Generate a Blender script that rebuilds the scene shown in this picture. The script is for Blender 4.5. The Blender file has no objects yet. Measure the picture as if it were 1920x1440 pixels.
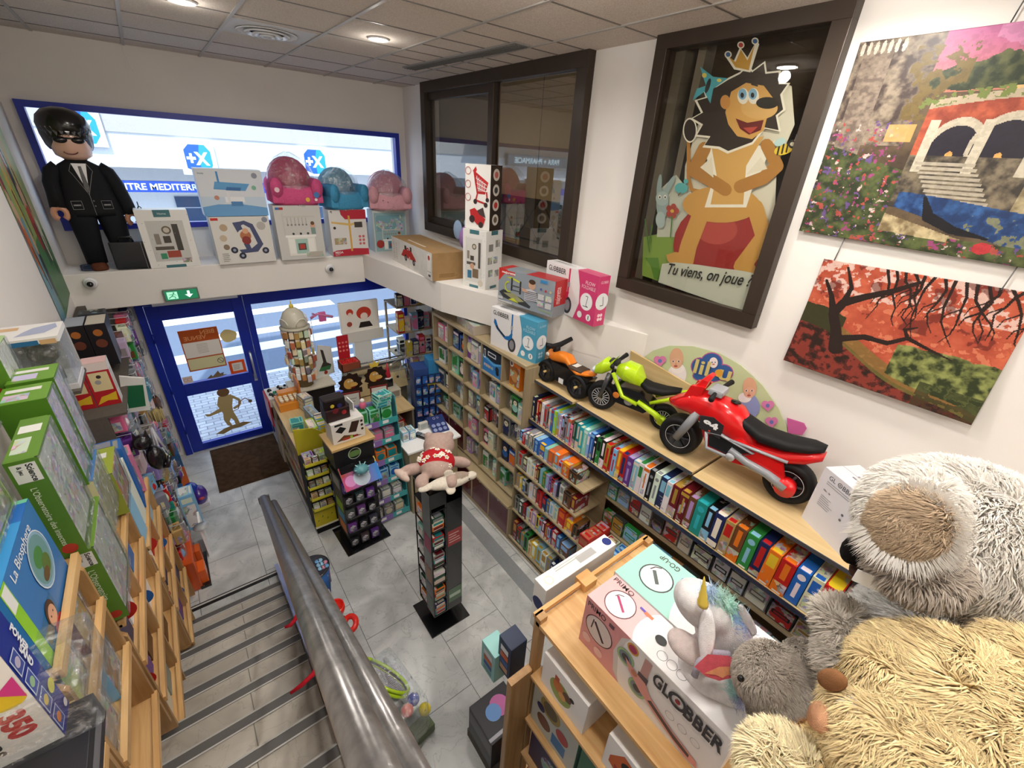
import bpy, bmesh, math, random
import numpy as np
from mathutils import Vector, Matrix, Euler

# ------------------------------------------------------------------ camera, world, light, exposure
S = bpy.context.scene
COL = S.collection
H = 4.085                                    # eye height above the shop floor
CM = np.array([[0.79562864, -0.60328726, 0.05495036],
               [-0.23786326, -0.39454238, -0.88755697],
               [0.55713206, 0.69309508, -0.4574091]])
FPX = 808.98
cd = bpy.data.cameras.new('camera')
cam = bpy.data.objects.new('camera', cd)
COL.objects.link(cam)
cd.sensor_width = 36
cd.lens = FPX / 1920 * 36
cd.clip_start = 0.05
rot = Matrix([[CM[0][i], -CM[1][i], -CM[2][i]] for i in range(3)]).to_4x4()
cam.matrix_world = Matrix.Translation((0, 0, H)) @ rot
S.camera = cam

S.view_settings.view_transform = 'Standard'
S.view_settings.look = 'None'
S.view_settings.gamma = 1
S.view_settings.use_curve_mapping = False
S.view_settings.exposure = -0.12

wd = bpy.data.worlds.new('sky')
S.world = wd
wd.use_nodes = True
wn = wd.node_tree
bg = wn.nodes['Background']
bg.inputs[0].default_value = (0.60, 0.76, 1.0, 1)
bg.inputs[1].default_value = 3.0

def sun(direction, power, color):
    l = bpy.data.lights.new('sun', 'SUN')
    l.energy = power; l.angle = 0.02; l.color = color
    o = bpy.data.objects.new('sun', l); COL.objects.link(o)
    o.rotation_euler = Vector(direction).to_track_quat('-Z', 'Y').to_euler()
    o.location = (0, -5, 20)
sun((0.25, 0.62, -0.78), 6.0, (1, 0.97, 0.92))

def spot_area(loc, power, size, color=(1, 0.95, 0.885), d=(0, 0, -1), name='overhead_area_light'):
    l = bpy.data.lights.new(name, 'AREA')
    l.shape = 'DISK'; l.size = size; l.spread = math.radians(165); l.energy = power; l.color = color
    o = bpy.data.objects.new(name, l); COL.objects.link(o)
    o.location = loc
    o.rotation_euler = Vector(d).to_track_quat('-Z', 'Y').to_euler()
    return o
LAMPS = [(0.47, 4.44), (1.81, 4.32), (1.75, 2.2), (0.45, 2.2), (1.75, 0.2), (0.45, 0.2), (1.1, -1.6), (2.5, -1.4), (2.6, 1.0)]
for lx, ly in LAMPS:
    spot_area((lx, ly, 4.925), 17, 0.16)
    pl = bpy.data.lights.new('wall_fill_light', 'POINT'); pl.energy = 2.5 if ly > 4 else 10; pl.color = (1, .95, .885); pl.shadow_soft_size = .045  # point light added below each downlight to brighten the upper walls
    po = bpy.data.objects.new('wall_fill_light', pl); COL.objects.link(po); po.location = (lx, ly, 4.86)
# wide area light without a fixture, out of view over the upper floor
spot_area((1.9, -0.9, 3.3), 10, 0.5)

# ------------------------------------------------------------------ helpers
def lin(c):
    if isinstance(c, str):
        c = c.lstrip('#'); c = [int(c[i:i + 2], 16) / 255 for i in (0, 2, 4)]
        return tuple(x / 12.92 if x <= 0.04045 else ((x + 0.055) / 1.055) ** 2.4 for x in c)
    return tuple(c[:3])

PAL = dict(white='f0efea', cream='e6dcc0', grey='8e9092', dark_grey='45474b', black='17171a', red='c2201f', maroon='6b1520',
           pink='e67fa6', hot_pink='d8246e', orange='e8741e', yellow='f0c92c', lime='a9cf2b', green='2f8a3f', dark_green='1c4c35',
           mint='8fd3c0', teal='1f8d95', turquoise='2fb4c4', light_blue='8fc3e6', blue='2668b8', navy='1b2a5c', purple='6a3b93',
           lilac='b59ad0', brown='6a4528', tan='b8935c', gold='b8923a', terracotta='c0694c')

def mat(name, rough=0.5, spec=0.5, metal=0.0, col=None, noise=None, bump=None, busy=0.0, coat=0.0, emit=None):
    m = bpy.data.materials.new(name); m.use_nodes = True
    nt = m.node_tree; n = nt.nodes; L = nt.links
    b = n['Principled BSDF']
    b.inputs['Roughness'].default_value = rough
    b.inputs['Specular IOR Level'].default_value = spec
    b.inputs['Metallic'].default_value = metal
    b.inputs['Coat Weight'].default_value = coat
    if col is None:
        a = n.new('ShaderNodeAttribute'); a.attribute_name = 'Col'; out = a.outputs['Color']
    else:
        a = n.new('ShaderNodeRGB'); a.outputs[0].default_value = (*lin(col), 1); out = a.outputs[0]
    tc = n.new('ShaderNodeTexCoord')
    if busy:
        oi = n.new('ShaderNodeObjectInfo')
        ad = n.new('ShaderNodeVectorMath'); ad.operation = 'ADD'
        sc = n.new('ShaderNodeVectorMath'); sc.operation = 'SCALE'; sc.inputs['Scale'].default_value = 37.0
        cb = n.new('ShaderNodeCombineXYZ')
        for i in range(3): L.new(oi.outputs['Random'], cb.inputs[i])
        L.new(cb.outputs[0], sc.inputs[0]); L.new(tc.outputs['Object'], ad.inputs[0]); L.new(sc.outputs[0], ad.inputs[1])
        nz = n.new('ShaderNodeTexNoise'); nz.inputs['Scale'].default_value = 30; nz.inputs['Detail'].default_value = 2
        L.new(ad.outputs[0], nz.inputs['Vector'])
        mxv = n.new('ShaderNodeMixRGB'); mxv.inputs[0].default_value = 0.05
        L.new(ad.outputs[0], mxv.inputs[1]); L.new(nz.outputs['Color'], mxv.inputs[2])
        v = n.new('ShaderNodeTexVoronoi'); v.inputs['Scale'].default_value = 38
        L.new(mxv.outputs[0], v.inputs['Vector'])
        v2 = n.new('ShaderNodeTexVoronoi'); v2.inputs['Scale'].default_value = 14
        L.new(mxv.outputs[0], v2.inputs['Vector'])
        gt = n.new('ShaderNodeMath'); gt.operation = 'GREATER_THAN'; gt.inputs[1].default_value = 0.52
        sp = n.new('ShaderNodeSeparateColor'); L.new(v2.outputs['Color'], sp.inputs[0]); L.new(sp.outputs[0], gt.inputs[0])
        ml = n.new('ShaderNodeMath'); ml.operation = 'MULTIPLY'; ml.inputs[1].default_value = busy; L.new(gt.outputs[0], ml.inputs[0])
        mm = n.new('ShaderNodeMixRGB'); mm.blend_type = 'MIX'
        hs = n.new('ShaderNodeHueSaturation'); hs.inputs['Saturation'].default_value = 0.6; hs.inputs['Value'].default_value = 0.75
        L.new(v.outputs['Color'], hs.inputs['Color'])
        L.new(ml.outputs[0], mm.inputs[0]); L.new(out, mm.inputs[1]); L.new(hs.outputs[0], mm.inputs[2])
        out = mm.outputs[0]
    if noise:
        nz = n.new('ShaderNodeTexNoise'); nz.inputs['Scale'].default_value = noise[0]; nz.inputs['Detail'].default_value = 6
        L.new(tc.outputs['Object'], nz.inputs['Vector'])
        cr = n.new('ShaderNodeMapRange'); cr.inputs[1].default_value = 0.3; cr.inputs[2].default_value = 0.7
        cr.inputs[3].default_value = 1 - noise[1]; cr.inputs[4].default_value = 1 + noise[1] * 0.4
        L.new(nz.outputs[0], cr.inputs[0])
        mx = n.new('ShaderNodeVectorMath'); mx.operation = 'SCALE'
        L.new(out, mx.inputs[0]); L.new(cr.outputs[0], mx.inputs['Scale']); out = mx.outputs[0]
    if bump:
        nb = n.new('ShaderNodeTexNoise'); nb.inputs['Scale'].default_value = bump[0]; nb.inputs['Detail'].default_value = 4
        L.new(tc.outputs['Object'], nb.inputs['Vector'])
        bp = n.new('ShaderNodeBump'); bp.inputs['Strength'].default_value = bump[1]; bp.inputs['Distance'].default_value = 0.01
        L.new(nb.outputs[0], bp.inputs['Height']); L.new(bp.outputs[0], b.inputs['Normal'])
    L.new(out, b.inputs['Base Color'])
    if emit:
        L.new(out, b.inputs['Emission Color']); b.inputs['Emission Strength'].default_value = emit
    return m

def mat_wood(name, c1, c2, scale=3.0, axis=1, rough=0.45):
    m = bpy.data.materials.new(name); m.use_nodes = True
    nt = m.node_tree; n = nt.nodes; L = nt.links; b = n['Principled BSDF']
    b.inputs['Roughness'].default_value = rough
    tc = n.new('ShaderNodeTexCoord'); mp = n.new('ShaderNodeMapping')
    s = [18.0, 18.0, 18.0]; s[axis] = 1.2
    mp.inputs['Scale'].default_value = [k * scale / 3 for k in s]
    L.new(tc.outputs['Object'], mp.inputs[0])
    nz = n.new('ShaderNodeTexNoise'); nz.inputs['Scale'].default_value = 1.6; nz.inputs['Detail'].default_value = 8
    nz.inputs['Distortion'].default_value = 0.8
    L.new(mp.outputs[0], nz.inputs['Vector'])
    cr = n.new('ShaderNodeValToRGB'); cr.color_ramp.elements[0].position = 0.3; cr.color_ramp.elements[1].position = 0.7
    cr.color_ramp.elements[0].color = (*lin(c1), 1); cr.color_ramp.elements[1].color = (*lin(c2), 1)
    L.new(nz.outputs[0], cr.inputs[0]); L.new(cr.outputs[0], b.inputs['Base Color'])
    return m

def mat_glass(name, tint, gloss, rough=0.02, fresnel=1.5):
    """thin pane: lets light through, mirrors part of it"""
    m = bpy.data.materials.new(name); m.use_nodes = True
    nt = m.node_tree; n = nt.nodes; L = nt.links
    n.remove(n['Principled BSDF']); o = n['Material Output']
    t = n.new('ShaderNodeBsdfTransparent'); t.inputs[0].default_value = (*lin(tint), 1)
    g = n.new('ShaderNodeBsdfGlossy'); g.inputs['Roughness'].default_value = rough
    f = n.new('ShaderNodeFresnel'); f.inputs[0].default_value = fresnel
    a = n.new('ShaderNodeMath'); a.operation = 'ADD'; a.inputs[1].default_value = gloss; a.use_clamp = True
    L.new(f.outputs[0], a.inputs[0])
    ge = n.new('ShaderNodeNewGeometry'); iv = n.new('ShaderNodeMath'); iv.operation = 'SUBTRACT'; iv.inputs[0].default_value = 1; L.new(ge.outputs['Backfacing'], iv.inputs[1])
    mu = n.new('ShaderNodeMath'); mu.operation = 'MULTIPLY'; L.new(a.outputs[0], mu.inputs[0]); L.new(iv.outputs[0], mu.inputs[1]); a = mu
    x = n.new('ShaderNodeMixShader'); L.new(a.outputs[0], x.inputs[0]); L.new(t.outputs[0], x.inputs[1]); L.new(g.outputs[0], x.inputs[2])
    L.new(x.outputs[0], o.inputs[0])
    return m, n, L, g

M = {}
M['print'] = mat('printed_card', 0.42, 0.4)
M['busy'] = mat('printed_card_artwork', 0.38, 0.45, busy=0.8)
M['plastic'] = mat('glossy_plastic', 0.22, 0.5, coat=0.3)
M['matte'] = mat('matte_surface', 0.75, 0.2, noise=(40, 0.08))
M['rubber'] = mat('dark_rubber', 0.6, 0.3, bump=(300, 0.2))
M['wall'] = mat('wall_paint', 0.85, 0.15, noise=(1.2, 0.05), bump=(60, 0.05))
M['metal'] = mat('brushed_steel', 0.3, 0.5, 0.9)
M['darkmetal'] = mat('gunmetal_tube', 0.28, 0.5, 0.7, col='7d7b7a', noise=(25, 0.35), bump=(90, 0.06))
M['frame'] = mat('brown_anodised_frame', 0.4, 0.4, 0.2, col='3a2f26', noise=(8, 0.1))
M['blue'] = mat('blue_lacquered_metal', 0.35, 0.5, col='0f2aa0')
M['tile'] = mat('ceiling_tile', 0.95, 0.05, col='d9cec2', noise=(160, 0.28), bump=(200, 0.3))
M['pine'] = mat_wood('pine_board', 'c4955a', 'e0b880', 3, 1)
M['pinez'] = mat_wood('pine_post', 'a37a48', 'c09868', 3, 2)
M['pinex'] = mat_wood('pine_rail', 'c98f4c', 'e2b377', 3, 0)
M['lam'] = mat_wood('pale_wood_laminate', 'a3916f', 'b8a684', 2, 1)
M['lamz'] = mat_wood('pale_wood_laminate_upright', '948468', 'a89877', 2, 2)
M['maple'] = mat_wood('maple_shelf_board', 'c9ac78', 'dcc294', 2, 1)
M['fur'] = mat('plush_fur', 0.9, 0.1)
M['velvet'] = mat('short_pile_plush', 0.9, 0.1, noise=(60, 0.12), bump=(400, 0.4))
M['card'] = mat('brown_cardboard', 0.8, 0.2, noise=(12, 0.1))
M['glow'] = mat('lamp_diffuser', 0.5, 0.2, col='ffffff', emit=14)
M['sign'] = mat('lit_sign', 0.5, 0.2, emit=1.0)
M['glass'], *_ = mat_glass('shop_window_glass', 'f4f8fb', 0.0)
M['mirror'], *_ = mat_glass('interior_window_glass', 'e8e6e0', 0.2)
M['display'], *_ = mat_glass('poster_window_glass', 'f4f3ee', 0.0)
M['film'], fn, fL, fg = mat_glass('crinkled_clear_film', 'f2f5f6', 0.13, 0.1, 1.4)
_t = fn.new('ShaderNodeTexCoord'); _n = fn.new('ShaderNodeTexNoise'); _n.inputs['Scale'].default_value = 28; _n.inputs['Detail'].default_value = 5
_b = fn.new('ShaderNodeBump'); _b.inputs['Strength'].default_value = 1.0; _b.inputs['Distance'].default_value = 0.02
_x = [q for q in fn if q.type == 'MIX_SHADER'][0]; _o = [q for q in fn if q.type == 'OUTPUT_MATERIAL'][0]
_d = fn.new('ShaderNodeBsdfDiffuse'); _d.inputs[0].default_value = (.9, .9, .92, 1); _y = fn.new('ShaderNodeMixShader'); _m = fn.new('ShaderNodeMapRange')  # white diffuse patches paint highlights and haze into the film
_m.inputs[1].default_value = .55; _m.inputs[2].default_value = .72; _m.inputs[3].default_value = .03; _m.inputs[4].default_value = .35
fL.new(_n.outputs[0], _m.inputs[0]); fL.new(_m.outputs[0], _y.inputs[0]); fL.new(_x.outputs[0], _y.inputs[1]); fL.new(_d.outputs[0], _y.inputs[2]); fL.new(_y.outputs[0], _o.inputs[0])
fL.new(_t.outputs['Object'], _n.inputs['Vector']); fL.new(_n.outputs[0], _b.inputs['Height']); fL.new(_b.outputs[0], fg.inputs['Normal'])

def ray(px, py):
    d = np.array([(px - 960) / FPX, (py - 720) / FPX, 1.0]); return CM.T @ d
def at(px, py, axis, val):
    """the point of the plane axis = val seen at that spot of the photograph"""
    d = ray(px, py); c = np.array([0, 0, H]); return Vector(c + d * (val - c[axis]) / d[axis])
def pd(px, py, depth):
    return Vector(np.array([0, 0, H]) + ray(px, py) * depth)

_tc = {}
def text_mesh(s, bold=0.0, shear=0.0):
    k = (s, bold, shear)
    if k in _tc: return _tc[k]
    c = bpy.data.curves.new('t', 'FONT'); c.body = s; c.size = 1; c.offset = bold; c.shear = shear; c.resolution_u = 3
    c.align_x = 'LEFT'
    o = bpy.data.objects.new('t', c); COL.objects.link(o)
    bpy.context.view_layer.update()
    me = bpy.data.meshes.new_from_object(o.evaluated_get(bpy.context.evaluated_depsgraph_get()))
    v = [tuple(x.co[:2]) for x in me.vertices]; f = [tuple(p.vertices) for p in me.polygons]
    bpy.data.objects.remove(o); bpy.data.curves.remove(c); bpy.data.meshes.remove(me)
    if v:
        x0 = min(a[0] for a in v); x1 = max(a[0] for a in v); y0 = min(a[1] for a in v); y1 = max(a[1] for a in v)
    else: x0 = x1 = y0 = y1 = 0
    _tc[k] = (v, f, (x0, x1, y0, y1)); return _tc[k]

class Face:
    """a flat surface to print on; shapes in fractions of its width and height"""
    def __init__(s, mb, o, u, v, mi=0):
        s.mb = mb; s.o = Vector(o); s.W = Vector(u).length; s.H = Vector(v).length
        s.u = Vector(u).normalized(); s.v = Vector(v).normalized(); s.n = s.u.cross(s.v); s.k = 1; s.mi = mi; s.step = .00025
    def P(s, x, y, k=None): return s.o + s.u * x * s.W + s.v * y * s.H + s.n * s.step * (s.k if k is None else k)
    def poly(s, pts, col, mi=None):
        vs = [s.P(*p) for p in pts]
        # orientation
        a = sum((pts[i][0] * pts[(i + 1) % len(pts)][1] - pts[(i + 1) % len(pts)][0] * pts[i][1]) for i in range(len(pts)))
        idx = list(range(len(pts)))
        if a < 0: idx.reverse()
        s.mb.add(vs, [idx], col, s.mi if mi is None else mi); s.k += 1
        return s
    def rect(s, x0, y0, x1, y1, col, mi=None): return s.poly([(x0, y0), (x1, y0), (x1, y1), (x0, y1)], col, mi)
    def circ(s, cx, cy, r, col, ry=None, n=20, rot=0, mi=None):
        ry = ry or r; a = s.H / s.W; pts = []
        for i in range(n):
            t = 2 * math.pi * i / n; x = r * math.cos(t); y = ry * math.sin(t)
            pts.append((cx + (x * math.cos(rot) - y * math.sin(rot)) * a, cy + x * math.sin(rot) + y * math.cos(rot)))
        return s.poly(pts, col, mi)
    def ring(s, cx, cy, r, w, col, n=24, a0=0, a1=360):
        a = s.H / s.W
        for i in range(n):
            t0 = math.radians(a0 + (a1 - a0) * i / n); t1 = math.radians(a0 + (a1 - a0) * (i + 1) / n)
            q = [(cx + a * rr * math.cos(t), cy + rr * math.sin(t)) for rr, t in ((r, t0), (r + w, t0), (r + w, t1), (r, t1))]
            vs = [s.P(*p) for p in q]; s.mb.add(vs, [(0, 1, 2, 3)], col, s.mi)
        s.k += 1; return s
    def line(s, pts, w, col):
        a = s.H / s.W
        for (x0, y0), (x1, y1) in zip(pts, pts[1:]):
            dx = (x1 - x0) / a; dy = y1 - y0; l = math.hypot(dx, dy) or 1
            nx = -dy / l * w / 2 * a; ny = dx / l * w / 2
            s.mb.add([s.P(*p) for p in ((x0 - nx, y0 - ny), (x1 - nx, y1 - ny), (x1 + nx, y1 + ny), (x0 + nx, y0 + ny))], [(0, 1, 2, 3)], col, s.mi)
        s.k += 1; return s
    def text(s, t, x, y, h, col, w=None, bold=0.0, rot=0, al='l', shear=0.0):
        v, f, (x0, x1, y0, y1) = text_mesh(t, bold, shear)
        if not v: return s
        sc = h * s.H / max(y1 - y0, 0.3); sx = sc
        if w: sx = w * s.W / (x1 - x0)
        off = {'l': 0, 'c': (x1 - x0) / 2, 'r': x1 - x0}[al]
        c, sn = math.cos(math.radians(rot)), math.sin(math.radians(rot)); vs = []
        for a, b in v:
            p = (a - x0 - off) * sx; q = (b - y0) * sc
            vs.append(s.P(x, y) + s.u * (p * c - q * sn) + s.v * (p * sn + q * c))
        s.mb.add(vs, f, col, s.mi); s.k += 1; return s
    def lines(s, x0, y0, x1, y1, n, col, rnd):
        """small print too fine to read"""
        hh = (y1 - y0) / n
        for i in range(n): s.rect(x0, y0 + hh * (i + 0.3), x0 + (x1 - x0) * rnd.uniform(0.6, 1), y0 + hh * (i + 0.62), col); s.k -= 1
        s.k += 1; return s

class MB:
    def __init__(s): s.v = []; s.f = []; s.c = []; s.m = []; s.s = []
    def add(s, vs, fs, col, mi=0, smooth=False):
        b = len(s.v); s.v.extend(tuple(x) for x in vs)
        cl = lin(PAL.get(col, col) if isinstance(col, str) else col)
        for f in fs:
            s.f.append([b + i for i in f]); s.c.append(cl); s.m.append(mi); s.s.append(smooth)
        return s
    def box(s, c, d, col, mi=0, rz=0, T=None, top=None, bev=0.0):
        x, y, z = d[0] / 2, d[1] / 2, d[2] / 2
        T = T or (Matrix.Translation(c) @ Matrix.Rotation(rz, 4, 'Z'))
        if bev:
            b = min(bev, x * .6, y * .6, z * .6); bm = bmesh.new()
            vs = bmesh.ops.create_cube(bm, size=1)['verts']
            bmesh.ops.scale(bm, vec=(2 * x, 2 * y, 2 * z), verts=bm.verts)
            bmesh.ops.bevel(bm, geom=bm.edges[:], offset=b, segments=2, affect='EDGES', profile=0.6)
            bm.verts.index_update()
            s.add([T @ v.co for v in bm.verts], [[v.index for v in f.verts] for f in bm.faces], col, mi); bm.free()
            return s
        v = [T @ Vector(p) for p in ((-x, -y, -z), (x, -y, -z), (x, y, -z), (-x, y, -z), (-x, -y, z), (x, -y, z), (x, y, z), (-x, y, z))]
        s.add(v, [(0, 3, 2, 1), (0, 1, 5, 4), (1, 2, 6, 5), (2, 3, 7, 6), (3, 0, 4, 7)], col, mi)
        s.add(v, [(4, 5, 6, 7)], top or col, mi)
        return s
    def b2(s, x0, y0, z0, x1, y1, z1, col='ffffff', mi=0, bev=0.0):
        return s.box(((x0 + x1) / 2, (y0 + y1) / 2, (z0 + z1) / 2), (abs(x1 - x0), abs(y1 - y0), abs(z1 - z0)), col, mi, bev=bev)
    def prism(s, pts, z0, z1, col, mi=0, axis='z', side=None, smooth=False):
        """polygon extruded along an axis; pts in the other two coordinates"""
        def m(p, h): return {'z': (p[0], p[1], h), 'y': (p[0], h, p[1]), 'x': (h, p[0], p[1])}[axis]
        n = len(pts); a = sum(pts[i][0] * pts[(i + 1) % n][1] - pts[(i + 1) % n][0] * pts[i][1] for i in range(n))
        if (a < 0) != (axis == 'y'): pts = pts[::-1]
        lo = [m(p, z0) for p in pts]; hi = [m(p, z1) for p in pts]
        s.add(lo, [list(range(n))[::-1]], col, mi); s.add(hi, [list(range(n))], col, mi)
        s.add(lo + hi, [(i, (i + 1) % n, n + (i + 1) % n, n + i) for i in range(n)], side or col, mi, smooth)
        return s
    def rings(s, rs, col, mi=0, cap=True, closed=False, smooth=True):
        n = len(rs[0]); vs = [p for r in rs for p in r]; k = len(rs); fs = []
        for j in range(k if closed else k - 1):
            a = j * n; b = ((j + 1) % k) * n
            for i in range(n): fs.append((a + i, a + (i + 1) % n, b + (i + 1) % n, b + i))
        if cap and not closed: fs.append(list(range(n))[::-1]); fs.append([(k - 1) * n + i for i in range(n)])
        return s.add(vs, fs, col, mi, smooth)
    def tube(s, pts, r, col, mi=0, n=8, closed=False):
        pts = [Vector(p) for p in pts]; rs = []; k = len(pts)
        up = None
        for i, p in enumerate(pts):
            t = (pts[(i + 1) % k] - pts[i - 1]) if closed else (pts[min(i + 1, k - 1)] - pts[max(i - 1, 0)])
            t.normalize()
            if up is None:
                up = Vector((0, 0, 1)) if abs(t.z) < 0.9 else Vector((1, 0, 0))
            a = t.cross(up); a.normalize(); b = a.cross(t); up = b
            rr = r[i] if isinstance(r, (list, tuple)) else r
            rs.append([p + a * math.cos(2 * math.pi * j / n) * rr + b * math.sin(2 * math.pi * j / n) * rr for j in range(n)])
        rs = [r_[::-1] for r_ in rs]
        return s.rings(rs, col, mi, closed=closed)
    def cyl(s, p0, p1, r, col, mi=0, n=14, r1=None): return s.tube([p0, p1], [r, r if r1 is None else r1], col, mi, n)
    def ball(s, c, r, col, mi=0, n=12, m=8, rot=None, T=None):
        if not isinstance(r, (tuple, list)): r = (r, r, r)
        rs = []
        Rm = rot.to_matrix() if rot is not None else Matrix.Identity(3)
        for j in range(m + 1):
            ph = -math.pi / 2 + math.pi * j / m; e = max(math.cos(ph), 0.01)
            rs.append([Vector(c) + Rm @ Vector((r[0] * e * math.cos(2 * math.pi * i / n), r[1] * e * math.sin(2 * math.pi * i / n), r[2] * math.sin(ph))) for i in range(n)])
        return s.rings(rs, col, mi)
    def lathe(s, prof, c, col, mi=0, n=20, axis='z'):
        rs = []
        for r, h in prof:
            ring = []
            for i in range(n):
                t = 2 * math.pi * i / n; a, b = r * math.cos(t), r * math.sin(t)
                ring.append(Vector(c) + Vector({'z': (a, b, h), 'y': (b, h, a), 'x': (h, a, b)}[axis]))
            rs.append(ring)
        return s.rings(rs, col, mi)
    def face(s, o, u, v, mi=0): return Face(s, o, u, v, mi)
    def side(s, c, d, which, mi=0):
        """printable side of an axis box with base centre c and dims d"""
        x, y, z = c; w, l, h = d
        return {'S': lambda: Face(s, (x - w / 2, y - l / 2, z), (w, 0, 0), (0, 0, h), mi),
                'N': lambda: Face(s, (x + w / 2, y + l / 2, z), (-w, 0, 0), (0, 0, h), mi),
                'W': lambda: Face(s, (x - w / 2, y + l / 2, z), (0, -l, 0), (0, 0, h), mi),
                'E': lambda: Face(s, (x + w / 2, y - l / 2, z), (0, l, 0), (0, 0, h), mi),
                'T': lambda: Face(s, (x - w / 2, y - l / 2, z + h), (w, 0, 0), (0, l, 0), mi),
                'TW': lambda: Face(s, (x - w / 2, y + l / 2, z + h), (0, -l, 0), (w, 0, 0), mi)}[which]()
    def build(s, name, mats, parent=None, loc=(0, 0, 0), rz=0, bevel=0.0):
        me = bpy.data.meshes.new(name)
        me.from_pydata(s.v, [], s.f)
        me.polygons.foreach_set('material_index', s.m)
        me.polygons.foreach_set('use_smooth', s.s)
        ca = me.color_attributes.new('Col', 'FLOAT_COLOR', 'CORNER')
        arr = np.ones((len(me.loops), 4), np.float32)
        lt = np.array([len(f) for f in s.f]); arr[:, :3] = np.repeat(np.array(s.c, np.float32), lt, axis=0)
        ca.data.foreach_set('color', arr.ravel())
        if isinstance(mats, str): mats = [mats]
        for m in mats: me.materials.append(M[m])
        me.update()
        o = bpy.data.objects.new(name, me); COL.objects.link(o)
        o.location = loc; o.rotation_euler = (0, 0, rz)
        if parent: o.parent = parent
        if bevel:
            b = o.modifiers.new('edge', 'BEVEL'); b.width = bevel; b.segments = 2; b.limit_method = 'ANGLE'
        return o

ALL = []
def tag(o, label, cat, group=None):
    o['label'] = label; o['category'] = cat
    if group: o['group'] = group
    ALL.append(o); return o
def struct(o, label=None):
    o['kind'] = 'structure'
    if label: o['label'] = label
    return o
def thing(name, loc, label, cat, group=None, rz=0):
    o = bpy.data.objects.new(name, None); COL.objects.link(o)
    o.location = loc; o.rotation_euler = (0, 0, rz); o.empty_display_size = 0.05
    return tag(o, label, cat, group)
def copy_tree(o, parent=None):
    c = o.copy(); COL.objects.link(c)
    if parent: c.parent = parent
    for ch in o.children: copy_tree(ch, c)
    return c
# ------------------------------------------------------------------ the room shell
CZ = 4.94; YF = 6.9; XR = 3.2; XL = -0.95; LZ = 2.785; LB = 2.385
WCOL = 'e9e4de'
def wallobj(name, mb): return struct(mb.build(name, 'wall'))
b = MB()   # floor
b.b2(XL - .2, -2.6, -.2, XR + .2, YF + .1, 0, 'c9c9c6')
fl = struct(b.build('floor', ['wall']))
fm = bpy.data.materials.new('grey_marble_floor_tile'); fm.use_nodes = True
n = fm.node_tree.nodes; L = fm.node_tree.links; P = n['Principled BSDF']
tc = n.new('ShaderNodeTexCoord')
def marble(n, L, tc, P, c1, c2, vein, tile, mortar, off=0.5, rough=0.28, rotz=0.0):
    nz = n.new('ShaderNodeTexNoise'); nz.inputs['Scale'].default_value = 2.2; nz.inputs['Detail'].default_value = 9; nz.inputs['Distortion'].default_value = 1.2
    L.new(tc.outputs['Object'], nz.inputs['Vector'])
    cr = n.new('ShaderNodeValToRGB'); cr.color_ramp.elements[0].position = .35; cr.color_ramp.elements[1].position = .68
    cr.color_ramp.elements[0].color = (*lin(c1), 1); cr.color_ramp.elements[1].color = (*lin(c2), 1); L.new(nz.outputs[0], cr.inputs[0])
    n2 = n.new('ShaderNodeTexNoise'); n2.inputs['Scale'].default_value = 3.1; n2.inputs['Detail'].default_value = 6; n2.inputs['Distortion'].default_value = 2.0
    L.new(tc.outputs['Object'], n2.inputs['Vector'])
    ab = n.new('ShaderNodeMath'); ab.operation = 'SUBTRACT'; ab.inputs[1].default_value = .5; L.new(n2.outputs[0], ab.inputs[0])
    a2 = n.new('ShaderNodeMath'); a2.operation = 'ABSOLUTE'; L.new(ab.outputs[0], a2.inputs[0])
    mr = n.new('ShaderNodeMapRange'); mr.inputs[1].default_value = 0; mr.inputs[2].default_value = .012; mr.inputs[3].default_value = .45; mr.inputs[4].default_value = 0; L.new(a2.outputs[0], mr.inputs[0])
    mx = n.new('ShaderNodeMixRGB'); L.new(mr.outputs[0], mx.inputs[0]); L.new(cr.outputs[0], mx.inputs[1]); mx.inputs[2].default_value = (*lin(vein), 1)
    mp = n.new('ShaderNodeMapping'); mp.inputs['Rotation'].default_value[2] = rotz; L.new(tc.outputs['Object'], mp.inputs[0])
    br = n.new('ShaderNodeTexBrick'); br.inputs['Scale'].default_value = 1; br.inputs['Brick Width'].default_value = tile[0]; br.inputs['Row Height'].default_value = tile[1]
    br.inputs['Mortar Size'].default_value = .0035; br.offset = off; br.inputs['Color1'].default_value = (1, 1, 1, 1); br.inputs['Color2'].default_value = (.93, .93, .93, 1); br.inputs['Mortar'].default_value = (*lin(mortar), 1)
    L.new(mp.outputs[0], br.inputs['Vector'])
    ml = n.new('ShaderNodeMixRGB'); ml.blend_type = 'MULTIPLY'; ml.inputs[0].default_value = 1
    L.new(mx.outputs[0], ml.inputs[1]); L.new(br.outputs[0], ml.inputs[2]); L.new(ml.outputs[0], P.inputs['Base Color']); P.inputs['Roughness'].default_value = rough
marble(n, L, tc, P, 'b0b2b1', 'd9dad8', '84878a', (.9, .6), 'a0a0a0', rotz=math.pi / 2)
fl.data.materials[0] = fm
sm = bpy.data.materials.new('beige_marble_stair_tile'); sm.use_nodes = True
n = sm.node_tree.nodes; L = sm.node_tree.links
marble(n, L, n.new('ShaderNodeTexCoord'), n['Principled BSDF'], 'a49c90', 'c9c2b6', '8f877b', (50, 50), 'a0a0a0', rough=.35)
M['stair'] = sm

# darker grey tile band along the shelving
o = struct(MB().b2(2.14, -1, 0, 2.3, 4.0, .002, '8b8e90').build('trim_1', 'matte'))

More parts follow.
